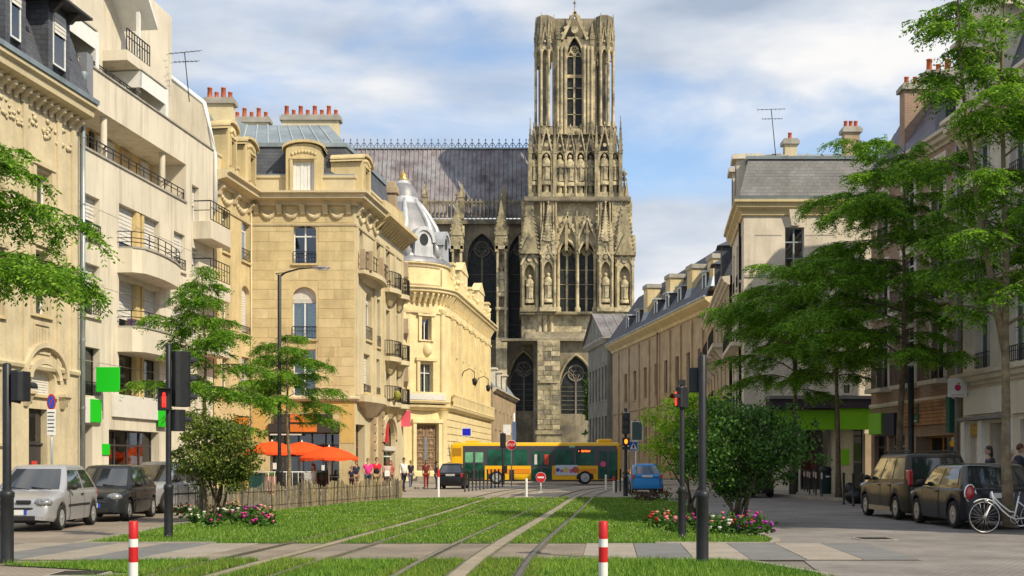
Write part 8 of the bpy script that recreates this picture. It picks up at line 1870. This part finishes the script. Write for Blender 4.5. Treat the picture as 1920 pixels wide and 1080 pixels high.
hatch = lambda L, zb_=.86, zh=.78: [(-L/2, .42), (-L/2+.012, .6), (-L/2+.05, .8), (-L/2+.15, zb_), (-.2, zb_), (L/2-1.05, zb_-.01), (L/2-.7, zh+.02), (L/2-.3, zh-.05), (L/2-.1, zh-.14), (L/2-.03, zh-.22), (L/2-.008, .42), (L/2, .35)]
car('silver three-door hatchback parked nearest on the left', 3.72, 1.6, hatch(3.72, .88, .8), (.86, .22, -1.15, -1.66, .735, .56, .86, 1.37), P_SIL, -10.72, 28.05, -PI/2+.05, .275, lampz=.62, doors=((-.42, .62),), swin=((.07, .5), (.56, .93)), rim=M_CAP, spokes=9)
car('dark charcoal hatchback parked between the two silver cars', 3.75, 1.62, hatch(3.75, .86, .8), (.88, .2, -1.1, -1.7, .74, .57, .85, 1.36), paint('charcoal_paint', (.03, .034, .04), .3), -10.6, 32.45, -PI/2+.04, .275, lampz=.62, doors=((-.42, .62),), rim=M_CAP, spokes=9)
car('silver-grey car half hidden behind the olive-green left shrub', 3.95, 1.68, hatch(3.95, .92, .86), (.98, .2, -1.25, -1.75, .76, .58, .9, 1.46), paint('silver_grey_paint', (.42, .43, .46), .5), -10.75, 37.6, -PI/2-.2, .3, lampz=.66, doors=((-.1, .72), (-.95, -.13)), swin=((.05, .36), (.4, .68), (.72, .94)), bump_dark=False)
P_BLK = paint('black_paint', (.012, .012, .014), .2)
car('small black car seen from behind, driving off before the domed building', 3.6, 1.62, hatch(3.6, .9, .82), (.85, .22, -1.0, -1.66, .74, .55, .88, 1.43), P_BLK, -3.45, 72.4, PI/2-.06, .28, lampz=.66, tail='box', doors=((-.35, .65),), bump_dark=False)
car('bright blue car seen from behind at the edge of the right shrubs', 3.9, 1.68, hatch(3.9, .92, .84), (.95, .2, -1.05, -1.78, .75, .55, .9, 1.4), paint('bright_blue_paint', (.015, .2, .5), .25), 6.6, 61.8, PI/2, .29, lampz=.7, tail='box', bump_dark=False)
car('dark car standing in deep shade behind the right shrubs', 4.0, 1.7, hatch(4.0, .9, .84), (.98, .2, -1.2, -1.75, .77, .59, .88, 1.45), paint('dark_grey_paint', (.016, .017, .02), .2), 10.35, 54.6, PI/2+.08, .3, lampz=.66, bump_dark=False)
vt = [(-2.2, .45), (-2.19, .7), (-2.15, .95), (-2.05, 1.02), (.7, 1.0), (1.15, .98), (1.75, .9), (2.05, .78), (2.17, .62), (2.2, .4)]
car('bronze-black minivan with roof rails parked ahead of the dark small car', 4.4, 1.82, vt, (1.25, .5, -1.75, -2.12, .83, .68, 1.0, 1.68), paint('bronze_black_paint', (.03, .024, .018), .1, .3), 10.88, 33.35, PI/2, .31, xf=1.35, xr=-1.35, lampz=.84, tail='tall', doors=((-.1, .82), (-1.0, -.14)), swin=((.05, .34), (.37, .66), (.69, .95)), roof_rails=True, bump_dark=False, trim=False, lower=mat('pale_sill_trim', (.35, .32, .24), .4, .5, var=0), roofm=None)
vt = [(-1.92, .42), (-1.91, .62), (-1.87, .86), (-1.75, .94), (.4, .93), (.85, .94), (1.4, .9), (1.7, .82), (1.87, .68), (1.92, .4)]
car('dark blue-black small retro hatchback with red oval tail lamp by the tree', 3.84, 1.74, vt, (.98, .38, -1.42, -1.72, .79, .66, .93, 1.4), paint('blue_black_paint', (.012, .014, .022), .1, .3), 10.8, 28.95, PI/2, .31, xf=1.24, xr=-1.24, lampz=.72, tail='oval', doors=((-.35, .8),), swin=((.05, .46), (.5, .9)), roofm=mat('black_roof', (.012, .012, .013), .25, 0, var=0, coat=1), bump_dark=False, trim=False)

# ---- bus
t = thing('city_bus', 'long yellow single-deck city bus crossing the street before the cathedral', 'bus', (1.7, 89.3, 0)); SB = 88/F
M_BUSY = paint('bus_yellow', (.82, .46, .008), 0, .35); M_BUSD = mat('bus_dark_band', (.055, .05, .062), .35, .1, var=0, coat=.5); M_BUSO = mat('bus_orange_stripe', (.75, .25, .01), .4, var=0)
bx = lambda px: (px-960)*SB-1.7; bz = lambda y: CH+(HZ-y)*SB
x0, x1, yn, yf = bx(845), bx(1163), -1.27, 1.27
def rbox(nm, a, c, z0, z1, m, y0=yn, y1=yf, par=None, bev=.06, loc_y=0): b = MB(); b.box(a, c, y0, y1, z0, z1); return b.build(nm, m, par or t, bevel=bev)
zf_, zs_, zw0, zw1, zr_ = .3, .36, bz(873), bz(836), bz(829.5)
b = MB(); prof = [(yn, zf_), (yn, zw1+.02), (yn+.05, zw1+.2), (yn+.22, zr_), (yf-.22, zr_), (yf-.05, zw1+.2), (yf, zw1+.02), (yf, zf_)]
n = len(prof); V = []
st = [(x0+.0, .95, .92), (x0+.1, .985, .97), (x0+.35, 1, 1), (x1-.35, 1, 1), (x1-.1, .98, .985), (x1, .93, .95)]
for xx, sy, sz in st: V += [(xx, y_*sy, zf_+(z_-zf_)*sz) for y_, z_ in prof]
Fc = [(i*n+j, i*n+(j+1) % n, (i+1)*n+(j+1) % n, (i+1)*n+j) for i in range(len(st)-1) for j in range(n)]+[tuple(range(n)), tuple((len(st)-1)*n+j for j in range(n-1, -1, -1))]
b.add(V, Fc); b.build('body', M_BUSY, t, bevel=.03)
band = rbox('window_band', bx(868), x1-.25, zw0, zw1, M_BUSD, yn-.012, yn+.05, bev=.01); rbox('front_band', x1-.3, x1+.012, zw0-.5, zw1, M_BUSD, yn+.1, yf-.1, bev=.03)
def bpan(nm, px0, px1, y0, y1, m, d=.02, par=None): b = MB(); b.box(bx(px0), bx(px1), yn-d, yn-d+.012, bz(y1), bz(y0)); return b.build(nm, m, par or t, bevel=.004)
M_BG = mat('bus_window_green', (.008, .085, .05), .12, 0, var=.5, scale=1.2, spec=.35); M_BGL = mat('bus_window_bright', (.16, .42, .24), .1, 0, var=.25, scale=2)
rd = bpan('door', 869, 909, 844, 900, M_BUSD, .024); [bpan('door_window', a, c, 848, 867, M_BGL, .036, rd) for a, c in ((872, 887), (891, 906))]; [bpan('lower_pane', a, c, 869, 896, M_BG, .036, rd) for a, c in ((872, 887), (891, 906))]
for a, c in ((914, 942), (945, 961), (964, 989), (1042, 1076), (1080, 1114)): bpan('window', a, c, 843, 872, M_BG, .026)
md = bpan('door', 996, 1035, 843, 902, M_BUSD, .024); [bpan('door_window', a, c, 846, 874, M_BG, .036, md) for a, c in ((998, 1014), (1017, 1033))]; [bpan('lower_pane', a, c, 878, 899, M_BG, .036, md) for a, c in ((998, 1014), (1017, 1033))]
fd = bpan('door', 1121, 1158, 841, 899, M_BUSD, .024); [bpan('door_window', a, c, 846, 896, M_BG, .036, fd) for a, c in ((1124, 1138), (1142, 1156))]
for a, c in ((913, 994), (1038, 1118)): bpan('orange_stripe', a, c, 879, 888, M_BUSO, .02)
ad = bpan('advert_panel', 1042, 1083, 872, 891, mat('pale_blue_advert', (.5, .58, .68), .5, var=0), .03)
for k, (c, px, s) in enumerate((((.05, .06, .25), 1046, .14), ((.4, .1, .3), 1053, .12), ((.55, .45, .1), 1061, .2), ((.6, .12, .3), 1071, .16), ((.4, .1, .06), 1079, .24))):
    b = MB(); xx, zz = bx(px), bz(881+(k % 2)*2); b.prism([(xx+s*math.cos(a), zz+s*math.sin(a)) for a in np.linspace(0, 2*PI, 10, False)], 'd', yn-.042, yn-.0305) ; b.build('printed_motif', mat('motif_%d' % k, c, .5, var=0), ad)
b = MB(); xx, zz = bx(1131), bz(870); b.prism([(xx+.2*math.cos(a), zz+.2*math.sin(a)) for a in np.linspace(0, 2*PI, 18, False)], 'd', yn-.05, yn-.037); b.build('round_sticker', mat('pink_sticker', (.7, .08, .25), .5, var=0), fd)
bpan('red_pictogram', 1021, 1029, 852, 871, mat('red_pictogram', (.6, .06, .03), .5, var=0), .05, md); bpan('white_pictogram', 1002, 1007, 852, 871, M_BLIND, .05, md)
dsp = bpan('destination_display', 1083, 1108, 842, 850, M_PLAST, .032); M_LED = mat('amber_led', (1, .14, .02), .5, var=0, emit=1.8); b = MB(); rl = random.Random(4)
for px in np.arange(1090, 1106, 1.7): b.box(bx(px), bx(px+1.15), yn-.04, yn-.0325, bz(848-rl.uniform(0, .6)), bz(843.6+rl.uniform(0, .8)))
b.box(bx(1084.5), bx(1086), yn-.04, yn-.0325, bz(847), bz(845)); b.build('lit_dots', M_LED, dsp)['kind'] = 'stuff'
bpan('green_light_strip', 1067, 1078, 836, 839, mat('mint_strip', (.25, .6, .42), .4, var=0), .02)
bpan('engine_grille', 955, 964, 881, 901, M_PLAST, .024)
g_ = bpan('rear_window_panel', 849, 865, 840, 855, mat('amber_panel', (.4, .2, .01), .4, var=0), .016)
rbox('roof_unit', bx(873), bx(898), zr_-.02, zr_+.14, M_BUSY, -.8, .8, bev=.04); rbox('roof_unit', bx(1122), bx(1149), zr_-.02, zr_+.26, M_BUSY, -.9, .9, bev=.08)
for px in (931, 1097):
    for sd in (-1, 1): wheel(t, bx(px), sd*1.16, .48, .32, sd, 8, M_CAP)
    b = MB(); b.t = lambda a, c, e: (a, c, e); P = [(bx(px)+.62*math.cos(a), .48+.62*math.sin(a)) for a in np.linspace(-.2, PI+.2, 15)]; b.prism(P, 'd', yn-.014, yn+.02); b.build('wheel_arch', M_PLAST, t)
b = MB(); b.box(x0+.3, x1-.3, yn+.1, yf-.1, .22, .31); b.build('underbody', M_PLAST, t)
b = MB(); b.tube([(x1-.1, yn+.1, zw1), (x1+.3, yn-.05, zw1+.05), (x1+.35, yn-.1, zw1-.3)], .025, 5); b.ball((x1+.35, yn-.12, zw1-.5), .08, .12, .22, 8, 5); b.build('mirror', M_PLAST, t)

# ---- bicycle
t = thing('bicycle', 'white step-through bicycle leaning by the trunk of the near forked tree', 'bicycle', (9.85, 25.55, .0), .03); t.rotation_euler = (-.06, 0, .03); M_BW = mat('white_bike_paint', (.7, .7, .7), .35, var=0, coat=.4)
R_ = .345
for xc, nm in ((0, 'wheel'), (1.08, 'wheel')):
    wh = put('wheel', None, t, (xc, 0, R_)); b = MB(); b.tube([(R_*.97*math.cos(a), 0, R_*.97*math.sin(a)) for a in np.linspace(0, 2*PI, 37)], .017, 6, cap=False); b.build('tyre', M_TYRE, wh); b = MB(); b.tube([(R_*.91*math.cos(a), 0, R_*.91*math.sin(a)) for a in np.linspace(0, 2*PI, 37)], .009, 5, cap=False); b.build('rim', M_ALLOY, wh)
    b = MB()
    for k in range(20): a = 2*PI*k/20; b.tube([(.02*math.cos(a+1), (-1)**k*.03, .02*math.sin(a+1)), (R_*.91*math.cos(a), 0, R_*.91*math.sin(a))], .0022, 3)
    b.tube([(0, -.04, 0), (0, .04, 0)], .018, 8); b.build('spokes', M_ALLOY, wh)
    b = MB(); b.tube([((R_+.03)*math.cos(a), 0, R_+(R_+.03)*math.sin(a)) for a in np.linspace(.5, 2.2, 12)], .014, 5); o = b.build('mudguard', M_BW, t); o.location.x = xc
fr = MB(); hd0, hd1, bb_, st_ = (.22, 0, .62), (.16, 0, .88), (.62, 0, .3), (.74, 0, .78)
for P, r in (([(.2, 0, .7), (.36, 0, .5), (.52, 0, .36), (.64, 0, .31)], .017), ([(.19, 0, .78), (.36, 0, .6), (.54, 0, .46), (.67, 0, .44)], .015), ([bb_, st_], .017), ([bb_, (1.08, .05, R_)], .011), ([bb_, (1.08, -.05, R_)], .011), ([(.71, 0, .68), (1.08, .05, R_)], .01), ([(.71, 0, .68), (1.08, -.05, R_)], .01), ([hd0, hd1], .021)): fr.tube(P, r, 7)
fr.build('frame', M_BW, t); b = MB(); b.tube([(.2, 0, .64), (.13, .0, .58), (.02, .045, .38), (0, .045, R_)], .013, 6); b.tube([(.13, 0, .58), (.02, -.045, .38), (0, -.045, R_)], .013, 6); b.build('fork', M_BW, t)
b = MB(); b.tube([hd1, (.13, 0, .98)], .013, 6); b.tube([(.3, -.27, .98), (.14, -.22, 1.0), (.11, 0, .98), (.14, .22, 1.0), (.3, .27, .98)], .012, 6); b.build('handlebar', M_PLAST, t); b = MB(); b.tube([st_, (.77, 0, .9)], .012, 6); b.build('seat_post', M_ALLOY, t); b = MB(); b.ball((.79, 0, .93), .14, .09, .035, 10, 5); b.build('saddle', M_PLAST, t)
b = MB(); b.lathe([(.09, -.004), (.09, .004)], n=18) if 0 else b.tube([(.62+.085*math.cos(a), -.04, .3+.085*math.sin(a)) for a in np.linspace(0, 2*PI, 19)], .008, 5, cap=False); b.tube([(.62, -.05, .3), (.7, -.06, .16)], .01, 5); b.box(.66, .75, -.15, -.05, .15, .17); b.build('crank', M_ALLOY, t); b = MB(); b.ball((.05, 0, .68), .05, .045, .045, 8, 5); b.build('lamp', M_CHROME, t)
b = MB(); b.box(.88, 1.32, -.07, .07, .74, .76); b.tube([(1.08, .06, R_), (1.2, .06, .74)], .008, 4); b.tube([(1.08, -.06, R_), (1.2, -.06, .74)], .008, 4); b.build('rack', M_PLAST, t)

# ============================================================ people
SK = [mat('skin_a', (.5, .29, .2), .6, var=.08, scale=9), mat('skin_b', (.36, .2, .13), .6, var=.08, scale=9)]
def skin_mesh(pts, edges, rad, root=0, sub=1):
    me = bpy.data.meshes.new('sk'); me.from_pydata(pts, edges, []); o = put('sk_tmp', me); o.modifiers.new('s', 'SKIN'); lay = me.skin_vertices[0].data
    for i, r in enumerate(rad): lay[i].radius = r if isinstance(r, tuple) else (r, r); lay[i].use_root = (i == root)
    s = o.modifiers.new('d', 'SUBSURF'); s.levels = sub; s.render_levels = sub
    bpy.context.view_layer.update(); dg = bpy.context.evaluated_depsgraph_get(); m = bpy.data.meshes.new_from_object(o.evaluated_get(dg)); bpy.data.objects.remove(o); return m
def person(label, x, y, rz, H, z=0., shirt=(.5, .5, .5), legs=(.1, .1, .12), hair=(.05, .03, .02), pose='stand', long=True, skin=0, longhair=False, dress=None, bag=None, arms=(0, 0), top2=None, seed=0, group=None, shoes=(.05, .05, .05), sleeves=.55, girth=1.):
    rg = random.Random(seed+50); t = thing('person', label, 'person', (x, y, z), rz, group); k = H/1.72; sw = dict(stand=(.03, -.02), walk=(.2, -.22), sit=(0, 0))[pose]; g = girth
    J = {}
    pz = .92 if pose != 'sit' else .5
    J['pel'] = (0, 0, pz); J['bel'] = (0, -.01, pz+.16); J['che'] = (0, -.005, pz+.38); J['nec'] = (0, .0, pz+.56); J['hd0'] = (0, -.015, pz+.62)
    for s, n_, a in ((-1, 'l', arms[0]), (1, 'r', arms[1])):
        J['sh'+n_] = (s*.165*g, .01, pz+.49); J['el'+n_] = (s*(.2*g+.03*abs(a)), .05-.1*a, pz+.22+.03*abs(a)); J['wr'+n_] = (s*(.2*g-.08*abs(a)), -.04-.24*a, pz-.02+.2*abs(a))
    for s, n_, q in ((-1, 'l', sw[0]), (1, 'r', sw[1])):
        J['hi'+n_] = (s*.085*g, 0, pz-.03)
        if pose == 'sit': J['kn'+n_] = (s*.1, -.42, pz+.02); J['an'+n_] = (s*.09, -.45-.12*(s > 0), .08); J['to'+n_] = (s*.09, -.6-.12*(s > 0), .035)
        else: J['kn'+n_] = (s*.09, -q*.55-.02*abs(q), .5); J['an'+n_] = (s*.085, -q+(.06 if q < 0 else 0), .085+(.05 if q < -.1 else 0)); J['to'+n_] = (s*.09, -q-.14+(.04 if q < 0 else 0), .035)
    J = {a: Vector(b_)*k for a, b_ in J.items()}
    def build(nm, names, edges, rad, m, root=None, extra=None, par=t):
        idx = {n_: i for i, n_ in enumerate(names)}; me = skin_mesh([tuple(J[n_]) for n_ in names], [(idx[a], idx[c]) for a, c in edges], [(r[0]*k, r[1]*k) if isinstance(r, tuple) else r*k for r in rad], idx[root] if root else 0)
        me.materials.append(m); me.polygons.foreach_set('use_smooth', [True]*len(me.polygons))
        if extra:
            bm = bmesh.new(); bm.from_mesh(me); e = bpy.data.meshes.new('e'); e.from_pydata(extra.v, [], extra.f); e.polygons.foreach_set('use_smooth', [True]*len(e.polygons)); bm.from_mesh(e); bm.to_mesh(me); bm.free()
        return put(nm, me, par)
    ex = MB(); hc = J['hd0']+Vector((0, -.015, .115))*k
    ex.ball(hc, .073*k, .092*k, .115*k, 14, 9); ex.ball(hc+Vector((0, -.09, -.015))*k, .014*k, .02*k, .022*k, 6, 4); ex.ball(hc+Vector((0, -.06, -.075))*k, .045*k, .035*k, .035*k, 8, 5)
    for s in (-1, 1): ex.ball(hc+Vector((s*.074, .0, -.01))*k, .012*k, .022*k, .03*k, 6, 4)
    for n_, s in (('l', -1), ('r', 1)):                # palm, four fingers and a thumb
        wv = J['wr'+n_]; d = (wv-J['el'+n_]).normalized(); sd = Vector((0, -1, 0)) if abs(d.y) < .8 else Vector((0, 0, -1)); sd = (sd-d*sd.dot(d)).normalized(); fl = d.cross(sd)*s
        ex.tube([wv-d*.01*k, wv+d*.045*k, wv+d*.085*k], [.024*k, .034*k, .03*k], 7)
        for f_ in range(4): o_ = sd*(.026-.0165*f_)*k; L_ = (.068, .078, .073, .055)[f_]*k; ex.tube([wv+d*.075*k+o_, wv+d*(.075*k+L_*.55)+o_+fl*.006*k, wv+d*(.075*k+L_*.95)+o_+fl*.024*k], [.0085*k, .0078*k, .006*k], 5)
        ex.tube([wv+d*.02*k+sd*.025*k, wv+d*.05*k+sd*.048*k+fl*.01*k, wv+d*.085*k+sd*.05*k+fl*.02*k], [.012*k, .01*k, .007*k], 5)
    A = ['pel', 'bel', 'che', 'nec', 'hd0']; E = [('pel', 'bel'), ('bel', 'che'), ('che', 'nec'), ('nec', 'hd0')]; Rr = [(.12*g, .085*g), (.11*g, .08*g), (.115*g, .075*g), .045, .05]
    for n_ in 'lr':
        A += ['sh'+n_, 'el'+n_, 'wr'+n_, 'hi'+n_, 'kn'+n_, 'an'+n_, 'to'+n_]; E += [('che', 'sh'+n_), ('sh'+n_, 'el'+n_), ('el'+n_, 'wr'+n_), ('pel', 'hi'+n_), ('hi'+n_, 'kn'+n_), ('kn'+n_, 'an'+n_), ('an'+n_, 'to'+n_)]
        Rr += [.055, .04, .027, .085*g, .055, .036, .03]
    body = build('body', A, E, Rr, SK[skin], 'pel', ex)
    b = MB(); [b.ball(hc+Vector((s*.03, -.083, .012))*k, .011*k, .008*k, .008*k, 6, 4) for s in (-1, 1)]; b.build('eyes', M_POST, body); b = MB(); b.ball(hc+Vector((0, -.086, -.052))*k, .024*k, .01*k, .006*k, 6, 4); b.build('mouth', mat('lip', (.35, .1, .09), .6, var=0), body)
    # hair: cap open at the face
    b = MB(); V = []; Fc = []; n_ = 14; m__ = 6
    for i in range(m__+1):
        ph = PI*.62*i/m__
        for j in range(n_):
            a = 2*PI*j/n_; front = max(0, -math.sin(a)); cut = ph*(1-.38*front) if not longhair else ph*(1-.36*front); V.append((hc.x+.083*k*math.sin(cut)*math.cos(a), hc.y+.008*k+.101*k*math.sin(cut)*math.sin(a), hc.z+.012*k+.122*k*math.cos(cut)))
    for i in range(m__):
        for j in range(n_): q = (j+1) % n_; Fc.append((i*n_+j, i*n_+q, (i+1)*n_+q, (i+1)*n_+j))
    b.add(V, Fc, True)
    if longhair: b.ball(hc+Vector((0, .06, -.09))*k, .085*k, .055*k, .17*k, 10, 7)
    hm = mat('hair_%02d%02d%02d' % tuple(int(c*99) for c in hair), hair, .6, var=.25, scale=30); b.build('hair', hm, body)
    cm = lambda c: mat('cloth_%02d%02d%02d' % tuple(int(q*99) for q in c), c, .85, var=.1, scale=12, bump=.15, bscale=30)
    A = ['pel', 'bel', 'che', 'nec']; E = [('pel', 'bel'), ('bel', 'che'), ('che', 'nec')]; Rr = [(.142*g, .112*g), (.138*g, .112*g), (.16*g, .125*g), .075]
    for n_ in 'lr':
        e_ = 'ms'+n_; J[e_] = J['sh'+n_].lerp(J['el'+n_], sleeves) if sleeves <= 1 else J['el'+n_].lerp(J['wr'+n_], .9)
        A += ['sh'+n_]; E += [('che', 'sh'+n_)]; Rr += [.07]
        if sleeves > 1: A += ['el'+n_]; E += [('sh'+n_, 'el'+n_), ('el'+n_, e_)]; Rr += [.055]
        else: E += [('sh'+n_, e_)]
        A += [e_]; Rr += [.056 if sleeves <= 1 else .042]
    sh_ = build('shirt', A, E, Rr, cm(shirt), 'che')
    if top2: b = MB(); b.ball(J['bel']+Vector((0, -.015, .03))*k, .14*g*k, .115*g*k, .19*k, 12, 8); b.build('vest_front', cm(top2), sh_)
    if dress:
        b = MB(); b.lathe([(.27*k, .42*k), (.2*k, .75*k), (.145*k, pz*k+.12*k), (.15*k, pz*k+.2*k)], n=14, sy=.8); b.build('skirt', cm(dress), t)
    else:
        A = ['pel']; E = []; Rr = [(.142*g, .112*g)]
        for n_ in 'lr':
            J['mk'+n_] = J['kn'+n_].lerp(J['hi'+n_], .12) if not long else J['an'+n_].lerp(J['kn'+n_], .03); A += ['hi'+n_]; E += [('pel', 'hi'+n_)]; Rr += [.1*g]
            if long: A += ['kn'+n_]; E += [('hi'+n_, 'kn'+n_), ('kn'+n_, 'mk'+n_)]; Rr += [.068]
            else: E += [('hi'+n_, 'mk'+n_)]
            A += ['mk'+n_]; Rr += [.055 if long else .078]
        build('trousers' if long else 'shorts', A, E, Rr, cm(legs), 'pel')
    for n_ in 'lr':
        b = MB(); a, c = J['an'+n_], J['to'+n_]; b.tube([a+Vector((0, .05, -.03))*k, a+Vector((0, 0, -.02))*k, a.lerp(c, .6), c+Vector((0, -.03, 0))*k], [.034*k, .045*k, .042*k, .026*k], 8); b.build('shoe', cm(shoes), t)
    if bag: b = MB(); c = J['bel']; b.box(c.x-.13, c.x+.13, c.y+.1*k, c.y+.17*k, c.z-.16, c.z+.12); b.tube([c+Vector((-.1, .12, .1)), c+Vector((0, .02, .42))*1, c+Vector((.12, .1, .1))], .012, 5); b.build('bag', cm(bag), t, bevel=.02)
    return t
def PP(px, Y, **k): return ((px-960)/F*Y, Y)
def pers(label, px, Y, rz, ytop, z=.0, **k): x, y = PP(px, Y); person(label, x, y, rz, CH+(HZ-ytop)/F*Y-z, z, **k)
GA = 'people standing by the golden corner house'; GB = 'people walking near the domed building'
pers('child in dark clothes at the left end of the standing group', 659, 58.6, .4, 876, .12, shirt=(.015, .015, .03), legs=(.012, .012, .02), hair=(.06, .035, .02), seed=1, group=GA, long=True)
pers('boy in navy T-shirt and tan shorts beside the dark-clothed child', 668, 59.6, .2, 866, .12, shirt=(.02, .025, .06), legs=(.3, .22, .13), hair=(.04, .1, .04), long=False, seed=2, group=GA)
pers('woman in bright pink top and dark jeans with hands together', 690, 58.8, .1, 861, .0, shirt=(.72, .04, .25), legs=(.04, .055, .09), hair=(.16, .08, .03), arms=(.8, .8), seed=3, group=GA, girth=1.1)
pers('man in red and black top and beige trousers next to the woman in pink', 706, 59.2, .25, 859.5, .0, shirt=(.55, .015, .03), top2=(.02, .015, .015), legs=(.33, .24, .14), hair=(.05, .03, .02), seed=4, group=GA, girth=1.1, arms=(.3, .3))
pers('woman with a white bag and bare legs, right of the man in red', 725, 61, PI+.3, 864.5, .0, shirt=(.5, .36, .34), legs=(.12, .07, .06), hair=(.16, .05, .03), long=False, longhair=True, bag=(.7, .7, .68), seed=5, group=GA)
pers('woman with reddish hair half behind the woman with the white bag', 733, 62.4, -.4, 865, .0, shirt=(.48, .12, .1), legs=(.1, .06, .05), hair=(.2, .06, .04), long=False, longhair=True, seed=6, group=GA)
pers('man in white shirt and dark trousers walking past the carved door', 757, 63.6, .6, 860, .0, shirt=(.68, .66, .6), legs=(.02, .02, .03), hair=(.05, .035, .03), pose='walk', sleeves=1.6, seed=7, group=GB)
pers('man in black T-shirt and blue jeans walking behind the man in white', 770, 70.5, .4, 864.5, .0, shirt=(.02, .02, .022), legs=(.12, .14, .2), hair=(.25, .17, .07), pose='walk', arms=(.5, .1), seed=8, group=GB)
pers('woman dressed all in maroon before the carved door', 799, 70, .1, 864, .0, shirt=(.16, .02, .02), legs=(.22, .015, .015), hair=(.1, .03, .02), longhair=True, seed=9, group=GB, skin=1, pose='walk')
pers('person in dark clothes standing left of the small black car', 819, 70.4, 1.2, 867, .0, shirt=(.03, .025, .03), legs=(.03, .03, .04), hair=(.03, .02, .02), sleeves=1.6, seed=10, group=GB)
x, y = PP(589, 56.8); person('red-haired person in white shirt seated at a cafe table', x, y, -PI/2+.1, 1.7, .12, shirt=(.66, .64, .7), legs=(.5, .36, .2), hair=(.22, .05, .03), pose='sit', long=False, longhair=True, arms=(.9, .9), seed=11, sleeves=1.6)
pers('dark-haired person behind the roof of the dark retro hatchback', 1856, 33, -PI/2, 840, .12, shirt=(.03, .03, .035), legs=(.03, .03, .04), hair=(.03, .018, .015), longhair=True, seed=12, pose='walk', sleeves=1.6)
pers('pale-haired person by the trunk of the near forked tree', 1897, 32, -PI/2+.2, 846, .12, shirt=(.1, .07, .08), legs=(.05, .05, .06), hair=(.45, .38, .32), seed=13, pose='walk', sleeves=1.6)
pers('man in navy jacket with bag strap right of the near forked tree', 1911, 33.4, PI/2, 836, .12, shirt=(.02, .022, .04), legs=(.03, .03, .04), hair=(.08, .03, .02), seed=14, sleeves=1.6, bag=(.05, .05, .05))
